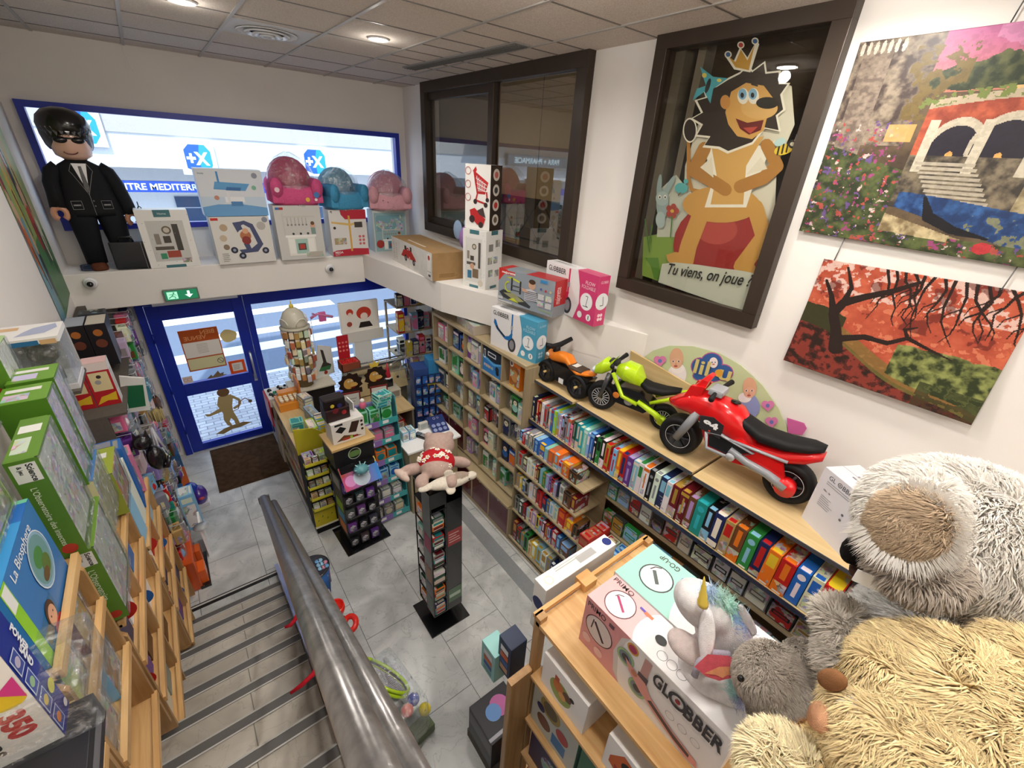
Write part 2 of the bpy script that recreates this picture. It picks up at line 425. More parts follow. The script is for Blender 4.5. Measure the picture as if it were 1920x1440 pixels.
b = MB()   # front wall around window and shop front
b.b2(XL - .2, YF, 4.36, XR + .2, YF + .25, 5.3, WCOL)
b.b2(XL - .2, YF, LB + .02, XR + .2, YF + .25, 3.15, WCOL)
b.b2(XL - .2, YF, 3.15, -.86, YF + .25, 4.36, WCOL)
b.b2(3.08, YF, 3.15, XR + .2, YF + .25, 4.36, WCOL)
b.b2(XL - .2, YF, -.2, -.5, YF + .25, LB + .02, WCOL)
b.b2(3.05, YF, -.2, XR + .2, YF + .25, LB + .02, WCOL)
b.b2(.72, YF, -.2, 3.05, YF + .25, .35, WCOL)
wallobj('wall_front', b)
b = MB(); b.b2(XL - .2, 6.35, LB, 2.2, YF, LZ, WCOL, bev=.012); 
wallobj('trim_2', b)
led = [(2.2, 6.9), (2.2, 6.2), (2.42, 4.45), (3.2, 2.1), (3.2, 6.9)]
b = MB(); b.prism(led, 2.44, LZ, WCOL); b.prism([(2.94, 2.9), (3.2, 2.1), (3.2, 2.9)], 2.14, 2.44, WCOL)
wallobj('trim_3', b)
b = MB(); b.b2(XL - .2, -2.6, -.2, XL, YF + .25, 5.3, WCOL); wallobj('wall_left', b)
b = MB()   # right wall with two window openings
def rwall(y0, y1, z0, z1): b.b2(XR, y0, z0, XR + .2, y1, z1, WCOL)
rwall(-2.6, 1.24, -.2, 5.3); rwall(1.24, 2.48, -.2, 3.13); rwall(2.48, 3.14, -.2, 5.3); rwall(3.14, 6.2, -.2, 3.12); rwall(6.2, YF + .2, -.2, 5.3)
rwall(1.24, 2.48, 4.93, 5.3); rwall(3.14, 6.2, 4.94, 5.3)
wallobj('wall_right', b)
b = MB(); b.b2(XL - .2, -2.8, -.2, XR + .2, -2.6, 5.3, WCOL); wallobj('wall_back', b)
b = MB(); b.b2(XL, -2.6, 2.2, XR, -.55, 2.38, 'c9c4bb'); struct(b.build('floor_upper', 'wall'))
# ceiling
b = MB(); b.b2(XL - .2, -2.8, CZ, XR + .2, YF + .25, CZ + .36, 'b3a79c'); struct(b.build('ceiling', 'tile'))
b = MB()
xs = [-.555, .12, .775, 1.435, 2.12, 2.78]; ys = [-2.1, -1.44, -.78, -.12, .54, 1.2, 1.86, 2.52, 3.2, 3.86, 4.52, 5.18, 5.84, 6.5]
for x in xs: b.b2(x - .012, -2.6, CZ - .008, x + .012, YF, CZ, 'a9a39c')
for y in ys: b.b2(XL, y - .007, CZ - .004, XR, y + .007, CZ, '6d655d')
for y in (3.52, 4.18, 4.85): b.b2(2.12, y - .006, CZ - .004, XR, y + .006, CZ, '6d655d')
struct(b.build('trim_4', 'print'))

def downlight(x, y, label, on=True):
    t = thing('ceiling_downlight', (x, y, CZ), label, 'ceiling light', 'round downlights in the tiled ceiling')
    m = MB(); m.lathe([(.062, -.001), (.085, -.001), (.09, -.008), (.082, -.014), (.064, -.01), (.062, -.001)], (0, 0, 0), 'e6e6e6'); m.build('trim_ring', 'metal' if False else 'plastic', t)
    m = MB(); m.lathe([(.0, -.004), (.03, -.004), (.062, -.004)], (0, 0, 0), 'ffffff'); m.build('diffuser', 'glow', t)
for i, (lx, ly) in enumerate(LAMPS):
    downlight(lx, ly, ['lit round ceiling downlight cut by the top edge, left of the air vent', 'lit round ceiling downlight to the right of the air vent'][i] if i < 2 else 'lit round ceiling downlight above the stairs behind the viewer')

# round air vent
t = thing('ceiling_vent', (1.09, 4.95, CZ), 'round silver air vent with concentric rings in a ceiling tile', 'air vent')
MB().b2(-.32, -.33, -.004, .32, .25, 0, 'b9b4ae').build('vent_plate', 'print', t)
m = MB()
for r, h in ((.235, .012), (.175, .022), (.115, .03), (.06, .036)):
    m.lathe([(r - .03, -.004), (r, -h * .5), (r + .004, -h), (r - .012, -h), (r - .045, -.006)], (0, 0, 0), 'c9c9c9', n=36)
m.lathe([(0, -.03), (.03, -.034), (.045, -.02)], (0, 0, 0), 'bdbdbd'); m.build('vent_rings', 'plastic', t)
# linear grille
t = thing('linear_grille', (2.62, 4.4, CZ), 'long narrow grey ventilation grille in the ceiling by the brown window', 'ventilation grille', rz=math.radians(3))
m = MB(); m.b2(-.08, -.95, -.012, .08, .95, 0, '8d8a88'); m.build('grille_frame', 'matte', t)
m = MB()
for k in range(5): m.b2(-.06 + k * .03 - .004, -.93, -.02, -.06 + k * .03 + .004, .93, -.01, '76736f')
m.build('slat', 'matte', t)
# hanging wire and scuffs
m = MB(); m.tube([(0, 0, 0), (.0, .0, -.08), (.012, .0, -.13), (.03, 0, -.2), (.032, 0, -.24)], .0035, 'f2f2f2'); tag(m.build('loose_string', 'plastic', loc=(.107, 6.8, CZ)), 'short white cord dangling from the ceiling above the front window', 'cord')

# ------------------------------------------------------------------ front window upstairs
w = thing('window_1', (0, 0, 0), 'wide blue framed window over the entrance', 'window'); w['kind'] = 'structure'
del w['category']; ALL.pop()
m = MB(); f = .05
m.b2(-.86, 6.84, 4.30, 3.08, 6.94, 4.36); m.b2(-.86, 6.84, 3.15, 3.08, 6.94, 3.21); m.b2(-.86, 6.84, 3.21, -.80, 6.94, 4.30); m.b2(3.02, 6.84, 3.21, 3.08, 6.94, 4.30)
m.build('window_frame', 'blue', w)
MB().b2(-.8, 6.885, 3.21, 3.02, 6.895, 4.3).build('pane', 'glass', w)

# ------------------------------------------------------------------ entrance door and shop window
d = thing('door_1', (.08, YF, 0), 'blue glazed shop door', 'door'); d['kind'] = 'structure'; del d['category']; ALL.pop()
m = MB()
m.b2(-.6, -.06, 0, -.52, .06, 2.38); m.b2(.56, -.06, 0, .64, .06, 2.38); m.b2(-.52, -.06, 2.24, .56, .06, 2.38)
m.build('door_frame', 'blue', d)
m = MB()
m.b2(-.515, -.045, .01, -.375, .02, 2.23); m.b2(.42, -.045, .01, .555, .02, 2.23)
m.b2(-.375, -.045, .01, .42, .02, .12); m.b2(-.375, -.045, .92, .42, .02, 1.10); m.b2(-.375, -.045, 2.03, .42, .02, 2.23)
m.build('door_leaf', 'blue', d, bevel=.004)
MB().b2(-.375, -.012, .12, .42, -.006, .92).b2(-.375, -.012, 1.1, .42, -.006, 2.03).build('pane', 'glass', d)
m = MB(); m.tube([(.49, -.05, 1.42), (.49, -.1, 1.41), (.49, -.1, 1.0), (.49, -.05, .99)], .014, 'd8d8d8'); m.b2(.47, -.06, .95, .51, -.045, 1.06, 'cfcfcf'); m.build('door_handle', 'metal', d)
m = MB()
for z in (.35, 1.0, 1.75): m.cyl((-.52, -.06, z), (-.52, -.06, z + .12), .012, '2a45b4')
m.build('hinge', 'blue', d)
m = MB(); m.b2(-.5, -.5 - 0.0, 0, .2, -.05, .012, '8f8f8f'); 
MB().b2(-.42, -.14, 2.245, .5, -.075, 2.30, 'f3f6ff').build('light_strip', 'plastic', d)
# little pieces stuck on the door glass (printed to be read from the street, so mirrored from inside)
def mirror_face(mb, x0, z0, x1, z1, y): return Face(mb, (x1, y, z0), (-(x1 - x0), 0, 0), (0, 0, z1 - z0))
rnd = random.Random(3)
m = MB(); m.b2(-.18, 6.855, 1.27, .26, 6.862, 1.86, 'c0561f')
F = Face(m, (-.18, 6.8545, 1.27), (.44, 0, 0), (0, 0, .59))
F.rect(.03, .03, .97, .3, 'ddd9a8').rect(.03, .33, .97, .7, 'efe9df')
F.ring(.87, .16, .055, .012, '444444').line([(.82, .2), (.92, .12)], .012, '444444')
for k in range(7): F.rect(.36, .42 + k * .035, .64, .43 + k * .035, 'b7afa6')
sg = tag(m.build('welcome_poster', 'print', loc=(0, 0, 0)), 'orange opening-hours poster with white panel on the upper door glass', 'poster')
m = MB()   # mirrored lettering seen from inside
g = Face(m, (.24, 6.8535, 1.27), (-.42, 0, 0), (0, 0, .59))
def back_text(mb, t, x, y, h, col, face, **k):
    n0 = len(mb.f); face.text(t, x, y, h, col, **k)
    for i in range(n0, len(mb.f)): mb.f[i] = mb.f[i][::-1]
g.n = Vector((0, -1, 0))
back_text(m, 'BIEN', .05, .86, .1, 'f0a36a', g, bold=.02); back_text(m, 'VENUE', .3, .75, .1, 'f0a36a', g, bold=.02)
m.build('lettering', 'print', sg)
m = MB(); m.b2(.28, 6.855, 1.12, .48, 6.862, 1.32, 'e0521d'); F = Face(m, (.28, 6.8545, 1.12), (.2, 0, 0), (0, 0, .2)); F.rect(.18, .2, .82, .82, 'e9e3dc').lines(.26, .3, .74, .7, 5, '8c8880', rnd)
tag(m.build('door_notice', 'print'), 'small orange notice in the lower right corner of the upper door glass', 'notice')
m = MB(); F = Face(m, (.27, 6.86, 1.6), (.2, 0, 0), (0, 0, .2))
F.poly([(.5 + .5 * math.cos(a) * (1 + .06 * math.sin(5 * a)), .5 + .46 * math.sin(a) * (1 + .07 * math.cos(3 * a))) for a in [i * math.pi / 12 for i in range(24)]], 'dcc98c')
tag(m.build('round_sticker', 'print'), 'round cream sticker beside the orange poster on the door glass', 'sticker')
m = MB(); F = Face(m, (-.285, 6.86, 1.11), (.11, 0, 0), (0, 0, .1)); F.rect(0, 0, 1, 1, 'ead6cf'); F.ring(.3, .5, .2, .05, 'c98f84').ring(.7, .5, .2, .05, 'c98f84')
tag(m.build('door_sticker', 'print'), 'small pale square sticker in the lower left of the upper door glass', 'sticker')
# animal silhouette on the lower glass
m = MB(); F = Face(m, (-.25, 6.86, .14), (.72, 0, 0), (0, 0, .78))
F.poly([(.2, .1), (.33, .06), (.5, .12), (.66, .12), (.88, .17), (.72, .22), (.5, .2), (.36, .17)], 'a58f63')
F.poly([(.42, .86), (.36, .7), (.38, .62), (.42, .5), (.4, .36), (.44, .22), (.53, .18), (.49, .3), (.53, .36), (.57, .3), (.58, .18), (.66, .2), (.64, .34), (.6, .5), (.61, .62), (.66, .78), (.64, .86)], 'bda774')
F.poly([(.39, .62), (.2, .55), (.12, .57), (.14, .51), (.2, .5), (.41, .54)], 'bda774')
F.line([(.64, .82), (.76, .7), (.74, .6), (.62, .55)], .05, 'bda774')
F.circ(.52, .93, .1, '7b5b3c', .09)
F.line([(.6, .5), (.7, .52), (.75, .66), (.86, .72), (.92, .66)], .016, 'a5735c'); F.circ(.94, .63, .035, '84705a')
tag(m.build('lion_silhouette_decal', 'print'), 'tan standing animal silhouette stuck on the lower door glass', 'decal')
m = MB(); F = Face(m, (-.02, 6.86, 1.11), (.26, 0, 0), (0, 0, .11)); F.poly([(0, .1), (.25, .55), (.3, .3), (.45, .6), (.6, .95), (.66, .5), (.85, .6), (.8, .3), (1, .2), (.6, .05)], '7d6a4e')
tag(m.build('mane_decal', 'print'), 'small brown jagged decal under the orange poster on the door', 'decal')

s2 = thing('window_2', (0, 0, 0), 'shop display window', 'window'); s2['kind'] = 'structure'; del s2['category']; ALL.pop()
m = MB(); m.b2(.72, 6.84, 2.11, 3.05, 6.94, 2.38); m.b2(2.99, 6.84, .35, 3.05, 6.94, 2.11); m.b2(.72, 6.84, .35, 2.99, 6.94, .41); m.build('window_frame', 'blue', s2)
MB().b2(.72, 6.885, .41, 2.99, 6.895, 2.11).build('pane', 'glass', s2)

# ------------------------------------------------------------------ brown inner windows on the right wall
w3 = thing('window_3', (0, 0, 0), 'brown framed sliding inner window', 'window'); w3['kind'] = 'structure'; del w3['category']; ALL.pop()
m = MB(); x0, x1 = 3.12, 3.24
m.b2(x0, 3.14, 4.82, x1, 6.2, 4.94); m.b2(x0, 3.14, 3.11, x1, 6.2, 3.23); m.b2(x0, 3.14, 3.23, x1, 3.27, 4.82); m.b2(x0, 6.09, 3.23, x1, 6.2, 4.82)
m.b2(x0 + .015, 4.52, 3.23, x1, 4.62, 4.82); m.b2(x0 + .05, 4.62, 4.74, x1, 6.09, 4.82); m.b2(x0 + .05, 4.62, 3.23, x1, 6.09, 3.31)
m.build('window_frame', 'frame', w3, bevel=.004)
MB().b2(3.185, 3.27, 3.23, 3.19, 4.53, 4.82).b2(3.2, 4.6, 3.3, 3.205, 6.1, 4.76).build('pane', 'mirror', w3)
m = MB()
b = MB(); b.b2(3.42, 3.0, 3.0, 3.5, 6.4, 5.0, '857762'); struct(b.build('wall_beyond_window', 'wall'))
m = MB(); m.b2(3.205, 3.27, 3.75, 3.21, 4.5, 4.82, 'b5a282'); m.b2(3.204, 3.78, 3.75, 3.205, 3.79, 4.82, '6e624f')
struct(m.build('trim_5', 'matte'))
m = MB()
for y in (3.4, 3.8, 4.2, 4.6): m.cyl((3.3, y, 3.2), (3.3, y, 3.75), .01, '2c2620')
m.cyl((3.3, 3.2, 3.75), (3.3, 4.7, 3.75), .012, '2c2620'); m.cyl((3.3, 3.2, 3.3), (3.3, 4.7, 3.3), .01, '2c2620')
for y in (3.4, 3.8, 4.2): m.cyl((3.3, y, 3.3), (3.3, y + .4, 3.75), .007, '2c2620'); m.cyl((3.3, y + .4, 3.3), (3.3, y, 3.75), .007, '2c2620')
tag(m.build('crossed_railing', 'print'), 'dark metal railing with crossed bars behind the brown window', 'railing')

w4 = thing('window_4', (0, 0, 0), 'brown framed inner window with a cartoon poster', 'window'); w4['kind'] = 'structure'; del w4['category']; ALL.pop()
m = MB()
m.b2(x0, 1.24, 4.85, x1, 2.48, 4.94); m.b2(x0, 1.24, 3.13, x1, 2.48, 3.23); m.b2(x0, 1.24, 3.23, x1, 1.34, 4.85); m.b2(x0, 2.38, 3.23, x1, 2.48, 4.85)
m.build('window_frame', 'frame', w4, bevel=.004)
MB().b2(3.155, 1.33, 3.22, 3.16, 2.39, 4.86).build('pane', 'display', w4)
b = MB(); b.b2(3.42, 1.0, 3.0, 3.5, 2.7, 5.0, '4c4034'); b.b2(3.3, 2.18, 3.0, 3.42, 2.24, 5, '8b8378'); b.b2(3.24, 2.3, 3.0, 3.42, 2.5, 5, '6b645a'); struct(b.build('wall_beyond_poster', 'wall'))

# ------------------------------------------------------------------ stairs
st = thing('staircase', (0, 0, 0), 'marble tiled staircase with metal nosings', 'stairs'); st['kind'] = 'structure'; del st['category']; ALL.pop()
NS = 14
for i in range(1, NS + 1):
    y1 = 3.97 - .3 * i; z = .17 * i
    m = MB(); m.b2(XL, y1 - .3, z - .17, .085, y1, z, 'ffffff')
    m.build('tread', 'stair', st)
    m = MB(); m.b2(XL, y1 - .055, z, .085, y1 + .004, z + .004, '5f5d5b'); m.b2(XL, y1 - .06, z, .085, y1 - .052, z + .007, 'c4c2be'); m.b2(XL, y1 - .002, z - .01, .085, y1 + .008, z + .007, 'b4b2ae')
    m.build('nosing', 'print', st)
m = MB(); m.b2(XL, 3.93, 0, .1, 3.965, .004, '1b1b1b'); m.b2(XL, 3.985, 0, .1, 3.998, .004, '1b1b1b'); m.b2(XL, 3.966, 0, .1, 3.984, .005, 'c4c2be'); m.build('floor_strip', 'print', st)
m = MB()
for i in range(1, NS): m.b2(-.262, 3.67 - .3 * i, .17 * i, -.256, 3.91 - .3 * i, .17 * i + .0015, '807a70')
m.build('tile_joint', 'print', st)
s = .17 / .3
def sl(y, dz=0): return (3.97 - y) * s + dz
m = MB(); m.prism([(3.97, 0), (3.97, .12), (-.4, sl(-.4, .16)), (-.4, sl(-.4, -.1)), (3.75, 0)], .088, .125, '6f7bb0', axis='x'); m.build('stringer', 'plastic', st)
m = MB(); m.prism([(3.9, 0), (-.4, sl(-.4, -.12)), (-.4, 0)], .09, .12, 'aeb0b4', axis='x'); m.build('side_panel', 'matte', st)

r = thing('stair_railing', (.1, 3.1, 0), 'thick grey steel handrail tubes descending along the right of the stairs', 'handrail')
def rl(y, dz=0): return 1.70 + dz + (3.07 - y) * .568
def rx(y): return .12 - .0221 * (3.07 - y)
def tubeobj(name, dx, rad, dz, ya, yb):
    m = MB(); m.tube([(rx(ya) + dx - .1, ya - 3.1, rl(ya, dz)), (rx(yb) + dx - .1, yb - 3.1, rl(yb, dz))], rad, '66666a', n=24); return m.build(name, 'darkmetal', r)
tubeobj('handrail_tube', 0, .035, 0, 3.07, -.5)
tubeobj('outer_tube', .05, .026, -.045, 2.98, -.5)
for k in range(4): tubeobj('lower_rail', .012, .011, -.17 - .2 * k, 2.95, -.5)
for y in (2.92, 1.9, .9, -.1):
    m = MB(); z1 = max(sl(y), .01); m.box((rx(y) + .012 - .1, y - 3.1, (z1 + rl(y, -.04)) / 2), (.028, .04, rl(y, -.04) - z1), '4a4a4e'); m.build('post', 'darkmetal', r)
m = MB(); m.b2(-.018, -.04, rl(3.07) - .03, .058, -.026, rl(3.07) + .03, '3c3c40'); m.build('end_cap', 'darkmetal', r)
for (yy_, zz_, k, lab) in ((1.52, 2.2, .35, 'small red ribbon tied low on the railing, farther down the stairs'), (1.22, 2.22, .7, 'red ribbon tied to the railing nearer the viewer')):
    m = MB(); m.tube([(.03, .03, .03), (0, 0, 0), (-.07 * k, -.01, -.01), (-.13 * k, .0, -.05 * k)], [.005, .01, .009, .006], 'b5182a', n=6)
    tag(m.build('red_ribbon', 'matte', loc=(.055, yy_, zz_)), lab, 'ribbon')

# door mat
m = MB(); m.b2(-.43, -.55, 0, .43, .55, .012, '4e3a2a', bev=.003)
mt = mat('coir_mat', .95, .05, col='4e3a2a', noise=(14, .35), bump=(250, .6)); M['coir'] = mt
o = tag(m.build('door_mat', 'coir', loc=(.19, 6.24, 0)), 'dark brown coir door mat on the floor inside the blue door', 'door mat')

# ------------------------------------------------------------------ outside
def ext(mb, name, mt='matte'): return struct(mb.build(name, mt))
b = MB(); b.b2(-16, 9.2, -.1, 26, 15, -.06, '6f7a8c'); b.b2(-16, 15, -.1, 26, 17, .0, 'b9b9b9'); ext(b, 'street_road')
b = MB(); b.b2(-16, YF + .25, -.1, 26, 9.2, -.02, 'a4a8b0'); o = ext(b, 'street_pavement')
pm = bpy.data.materials.new('paving_setts'); pm.use_nodes = True
n = pm.node_tree.nodes; L = pm.node_tree.links; br = n.new('ShaderNodeTexBrick'); tcp = n.new('ShaderNodeTexCoord')
L.new(tcp.outputs['Object'], br.inputs['Vector']); br.inputs['Scale'].default_value = 1; br.inputs['Brick Width'].default_value = .2; br.inputs['Row Height'].default_value = .1
br.inputs['Mortar Size'].default_value = .008; br.inputs['Color1'].default_value = (*lin('c9c9cc'), 1); br.inputs['Color2'].default_value = (*lin('a9aab0'), 1); br.inputs['Mortar'].default_value = (*lin('7c7e86'), 1)
L.new(br.outputs[0], n['Principled BSDF'].inputs['Base Color']); o.data.materials[0] = pm
b = MB()
for y0, y1, xa, xb in ((9.15, 9.4, -16, 26), (10.6, 11.1, -3, 5.5), (11.7, 12.1, .2, 6), (13.3, 13.8, -4, 3.6), (9.75, 9.95, 2.0, 9)):
    b.b2(xa, y0, -.058, xb, y1, -.054, 'f2f2f2')
ext(b, 'road_marking', 'print')
# building across the street
t = thing('shop_across_street', (0, 0, 0), 'sunlit white shop front across the street with blue name band', 'building')
b = MB(); b.b2(-16, 16.2, -.1, 26, 20, 3.0, 'e9e6e0'); b.b2(-16, 16.2, 3.0, 26, 20, 9.5, 'e6e3dc'); b.build('facade', 'matte', t)
b = MB()
b.b2(-16, 15.0, 3.45, 26, 16.2, 4.62, 'dcdad6'); b.build('awning_fascia', 'matte', t)
b = MB(); b.b2(-16, 14.96, 4.2, 26, 15.0, 4.66, 'b6b0a6'); b.build('weathered_strip', mat('weathered_concrete', .9, .1, noise=(1.6, .5)) and 'matte', t)
b = MB(); b.b2(-16, 15.2, 2.88, 4.9, 15.4, 3.14, '2347a6'); F = Face(b, (-.9, 15.199, 2.88), (2.6, 0, 0), (0, 0, .26)); F.text('CENTRE MEDITERRANEEN', .0, .2, .6, 'f4f6fb', w=1.0, bold=.02)
b.build('name_band', 'print', t)
b = MB()
for x in (-3.2, .45, 3.9, 8.0):
    b.b2(x, 16.15, .9, x + 1.6, 16.2, 2.7, '39506e'); b.b2(x + .78, 16.12, .9, x + .82, 16.2, 2.7, 'd5d9df')
    for k in range(4): b.b2(x, 16.12, 1.2 + k * .4, x + 1.6, 16.16, 1.22 + k * .4, 'c9ced6')
b.build('shop_window', 'plastic', t)
for i, (x, w_) in enumerate(((-1.2, .75), (.86, .78), (3.72, .8))):
    z = (3.9, 3.37, 3.42)[i]
    s_ = MB(); s_.b2(x - .1, 14.88, z - .04, x + w_ * .86, 14.958 if i == 0 else 14.999, z + .72, 'f2f5f8'); F = Face(s_, (x - .1, 14.879, z - .04), (w_ * .86 + .1, 0, 0), (0, 0, .76))
    F.poly([(.14, .2), (.4, .08), (.72, .08), (.88, .3), (.88, .72), (.74, .92), (.3, .92), (.14, .75)], '1d58a8')
    F.poly([(.55, .08), (.72, .08), (.88, .3), (.88, .72), (.74, .92), (.6, .92), (.5, .5)], '2796c6')
    F.text('+X', .18, .3, .4, 'f6fbff', bold=.04, w=.62)
    tag(s_.build('hexagon_sign', 'print'), ['blue hexagon sign with a plus and cross, half hidden behind the suited figure', 'blue hexagon sign with a plus and cross above the blue play table box', 'blue hexagon sign with a plus and cross above the kitchen box'][i], 'sign', 'blue signs across the street')
# pharmacy further down, seen as a reflection in the brown window
t = thing('pharmacy_front', (0, 0, 0), 'pharmacy front with dark name board, mirrored in the brown window', 'building')
b = MB(); b.b2(-8.2, 14.7, 3.95, -4.6, 14.9, 4.35, '50606a'); F = Face(b, (-7.2, 14.699, 3.95), (2.3, 0, 0), (0, 0, .4)); F.text('PARA + PHARMACIE', .0, .25, .5, 'd5ebe8', w=1.0, bold=.02); b.build('name_board', 'print', t)
b = MB()
for k in range(44): b.cyl((-9 + k * .14, 14.4, 4.72), (-9 + k * .14, 15, 5.0), .07, 'b0655a', n=6)
b.build('roof_tiles', 'matte', t)
b = MB(); b.b2(-8.6, 14.2, 3.3, -8.5, 14.6, 3.9, '2fae77'); b.b2(-8.75, 14.35, 3.5, -8.35, 14.45, 3.7, '2fae77'); b.build('green_cross', 'sign', t)
# exit sign, cameras
t = thing('exit_sign', at(340, 551, 1, 6.34), 'green emergency exit sign with running figure and down arrow above the door', 'exit sign')
m = MB(); m.b2(-.17, -.035, -.07, .17, 0, .07, '6d7a70', bev=.006); m.build('housing', 'plastic', t)
m = MB(); m.b2(-.155, -.037, -.055, .155, -.034, .055, '1f6f4c'); F = Face(m, (-.155, -.0375, -.055), (.31, 0, 0), (0, 0, .11))
F.rect(.06, .12, .38, .88, '9fe0bf'); F.circ(.27, .74, .08, '1f6f4c').line([(.26, .64), (.2, .42), (.12, .3), (.1, .18)], .08, '1f6f4c').line([(.2, .42), (.3, .32), (.28, .16)], .07, '1f6f4c').line([(.12, .6), (.26, .6), (.34, .5)], .06, '1f6f4c')
F.rect(.69, .45, .77, .88, 'd9f7e6').poly([(.6, .5), (.86, .5), (.73, .14)], 'd9f7e6'); m.build('lit_panel', 'sign', t)
def cctv(px, py, label):
    p = at(px, py, 1, 6.34)
    t = thing('dome_camera', p, label, 'security camera', 'dome security cameras')
    m = MB(); m.lathe([(0, -.0), (.06, -.0), (.062, -.02), (.05, -.045)], (0, 0, 0), 'ececec', axis='y'); m.build('camera_base', 'plastic', t)
    m = MB(); m.ball((0, -.05, 0), (.042, .038, .042), 'd9d9dc'); m.build('camera_ball', 'plastic', t)
    m = MB(); m.lathe([(0, -.1), (.018, -.098), (.026, -.088), (.03, -.07)], (.0, 0, -.0), '101014', axis='y'); m.build('lens', 'plastic', t)
cctv(170, 530, 'white dome camera on the ledge under the suited toy figure')
cctv(618, 503, 'white dome camera on the ledge under the kitchen box')
# ------------------------------------------------------------------ pictures on the right wall
def vnoise(x, y, seed):
    xi = np.floor(x).astype(int); yi = np.floor(y).astype(int); fx = x - xi; fy = y - yi
    fx = fx * fx * (3 - 2 * fx); fy = fy * fy * (3 - 2 * fy)
    def h(a, b):
        v = np.sin(a * 127.1 + b * 311.7 + seed * 74.7) * 43758.5453; return v - np.floor(v)
    return (h(xi, yi) * (1 - fx) + h(xi + 1, yi) * fx) * (1 - fy) + (h(xi, yi + 1) * (1 - fx) + h(xi + 1, yi + 1) * fx) * fy
def fbm(x, y, seed, o=4):
    r = 0; a = .5
    for i in range(o): r = r + a * vnoise(x * 2 ** i, y * 2 ** i, seed + i); a *= .5
    return r
class Paint:
    """picture painted cell by cell on a fine mesh"""
    def __init__(s, W, Hh, nx):
        s.W = W; s.Hh = Hh; s.nx = nx; s.ny = int(nx * Hh / W)
        s.x, s.y = np.meshgrid((np.arange(s.nx) + .5) / s.nx, (np.arange(s.ny) + .5) / s.ny)   # y up
        s.c = np.zeros((s.ny, s.nx, 3)); s.tone = .8
    def put(s, mask, col, a=1.0):
        m = np.clip(np.asarray(mask, float) * a, 0, 1)[..., None]
        col = np.array(lin(col)) if isinstance(col, str) else col
        s.c = s.c * (1 - m) + col * m
    def mixc(s, t, c1, c2):
        t = np.clip(t, 0, 1)[..., None]; return np.array(lin(c1)) * (1 - t) + np.array(lin(c2)) * t
    def poly(s, pts, col, a=1.0):
        ins = np.zeros(s.x.shape, bool); n = len(pts)
        for i in range(n):
            x1, y1 = pts[i]; x2, y2 = pts[(i + 1) % n]
            if y1 == y2: continue
            c = ((s.y >= min(y1, y2)) & (s.y < max(y1, y2))); xx_ = x1 + (s.y - y1) * (x2 - x1) / (y2 - y1)
            ins ^= c & (s.x < xx_)
        s.put(ins, col, a); return ins
    def limb(s, pts, ws, col, a=1.0):
        asp = s.Hh / s.W; d = np.full(s.x.shape, 9.0)
        for (p, q, w0, w1) in zip(pts, pts[1:], ws, ws[1:]):
            ax, ay, bx, by = p[0], p[1] * asp, q[0], q[1] * asp
            X = s.x; Y = s.y * asp; dx, dy = bx - ax, by - ay
            t = np.clip(((X - ax) * dx + (Y - ay) * dy) / (dx * dx + dy * dy + 1e-9), 0, 1)
            d = np.minimum(d, np.hypot(X - ax - t * dx, Y - ay - t * dy) - (w0 + (w1 - w0) * t))
        s.put(d < 0, col, a)
    def ell(s, cx, cy, rx, ry, col, a=1.0): s.put(((s.x - cx) / rx) ** 2 + ((s.y - cy) / ry) ** 2 < 1, col, a)
    def build(s, name, fn, matn='print', parent=None):
        """fn(u, v) -> point"""
        us = np.linspace(0, 1, s.nx + 1); vs = np.linspace(0, 1, s.ny + 1)
        V = [fn(u, v) for v in vs for u in us]
        w = s.nx + 1
        F = [(j * w + i, j * w + i + 1, (j + 1) * w + i + 1, (j + 1) * w + i) for j in range(s.ny) for i in range(s.nx)]
        me = bpy.data.meshes.new(name); me.from_pydata(V, [], F)
        ca = me.color_attributes.new('Col', 'FLOAT_COLOR', 'CORNER')
        a = np.ones((len(F), 4, 4), np.float32); g_ = s.c.mean(2, keepdims=True); a[:, :, :3] = ((s.c * .88 + g_ * .12) * s.tone * (1 + .22 * (fbm(s.x * 55, s.y * 50, 77) - .5))[..., None]).clip(0, 1).reshape(-1, 1, 3)
        ca.data.foreach_set('color', a.ravel()); me.materials.append(M[matn])
        me.polygons.foreach_set('use_smooth', [True] * len(F)); me.update()
        o = bpy.data.objects.new(name, me); COL.objects.link(o)
        if parent: o.parent = parent
        so = o.modifiers.new('thickness', 'SOLIDIFY'); so.thickness = .0015; so.offset = -1
        return o
def quad(p00, p10, p01, p11, bulge=0.0, lift=0.0):
    P = [Vector(p) for p in (p00, p10, p01, p11)]
    def f(u, v):
        p = P[0] * (1 - u) * (1 - v) + P[1] * u * (1 - v) + P[2] * (1 - u) * v + P[3] * u * v
        return (p.x - bulge * 4 * u * (1 - u) * v * (1 - v) * 4 - lift * (1 - v) ** 2, p.y, p.z)
    return f
rng = np.random.default_rng(5)

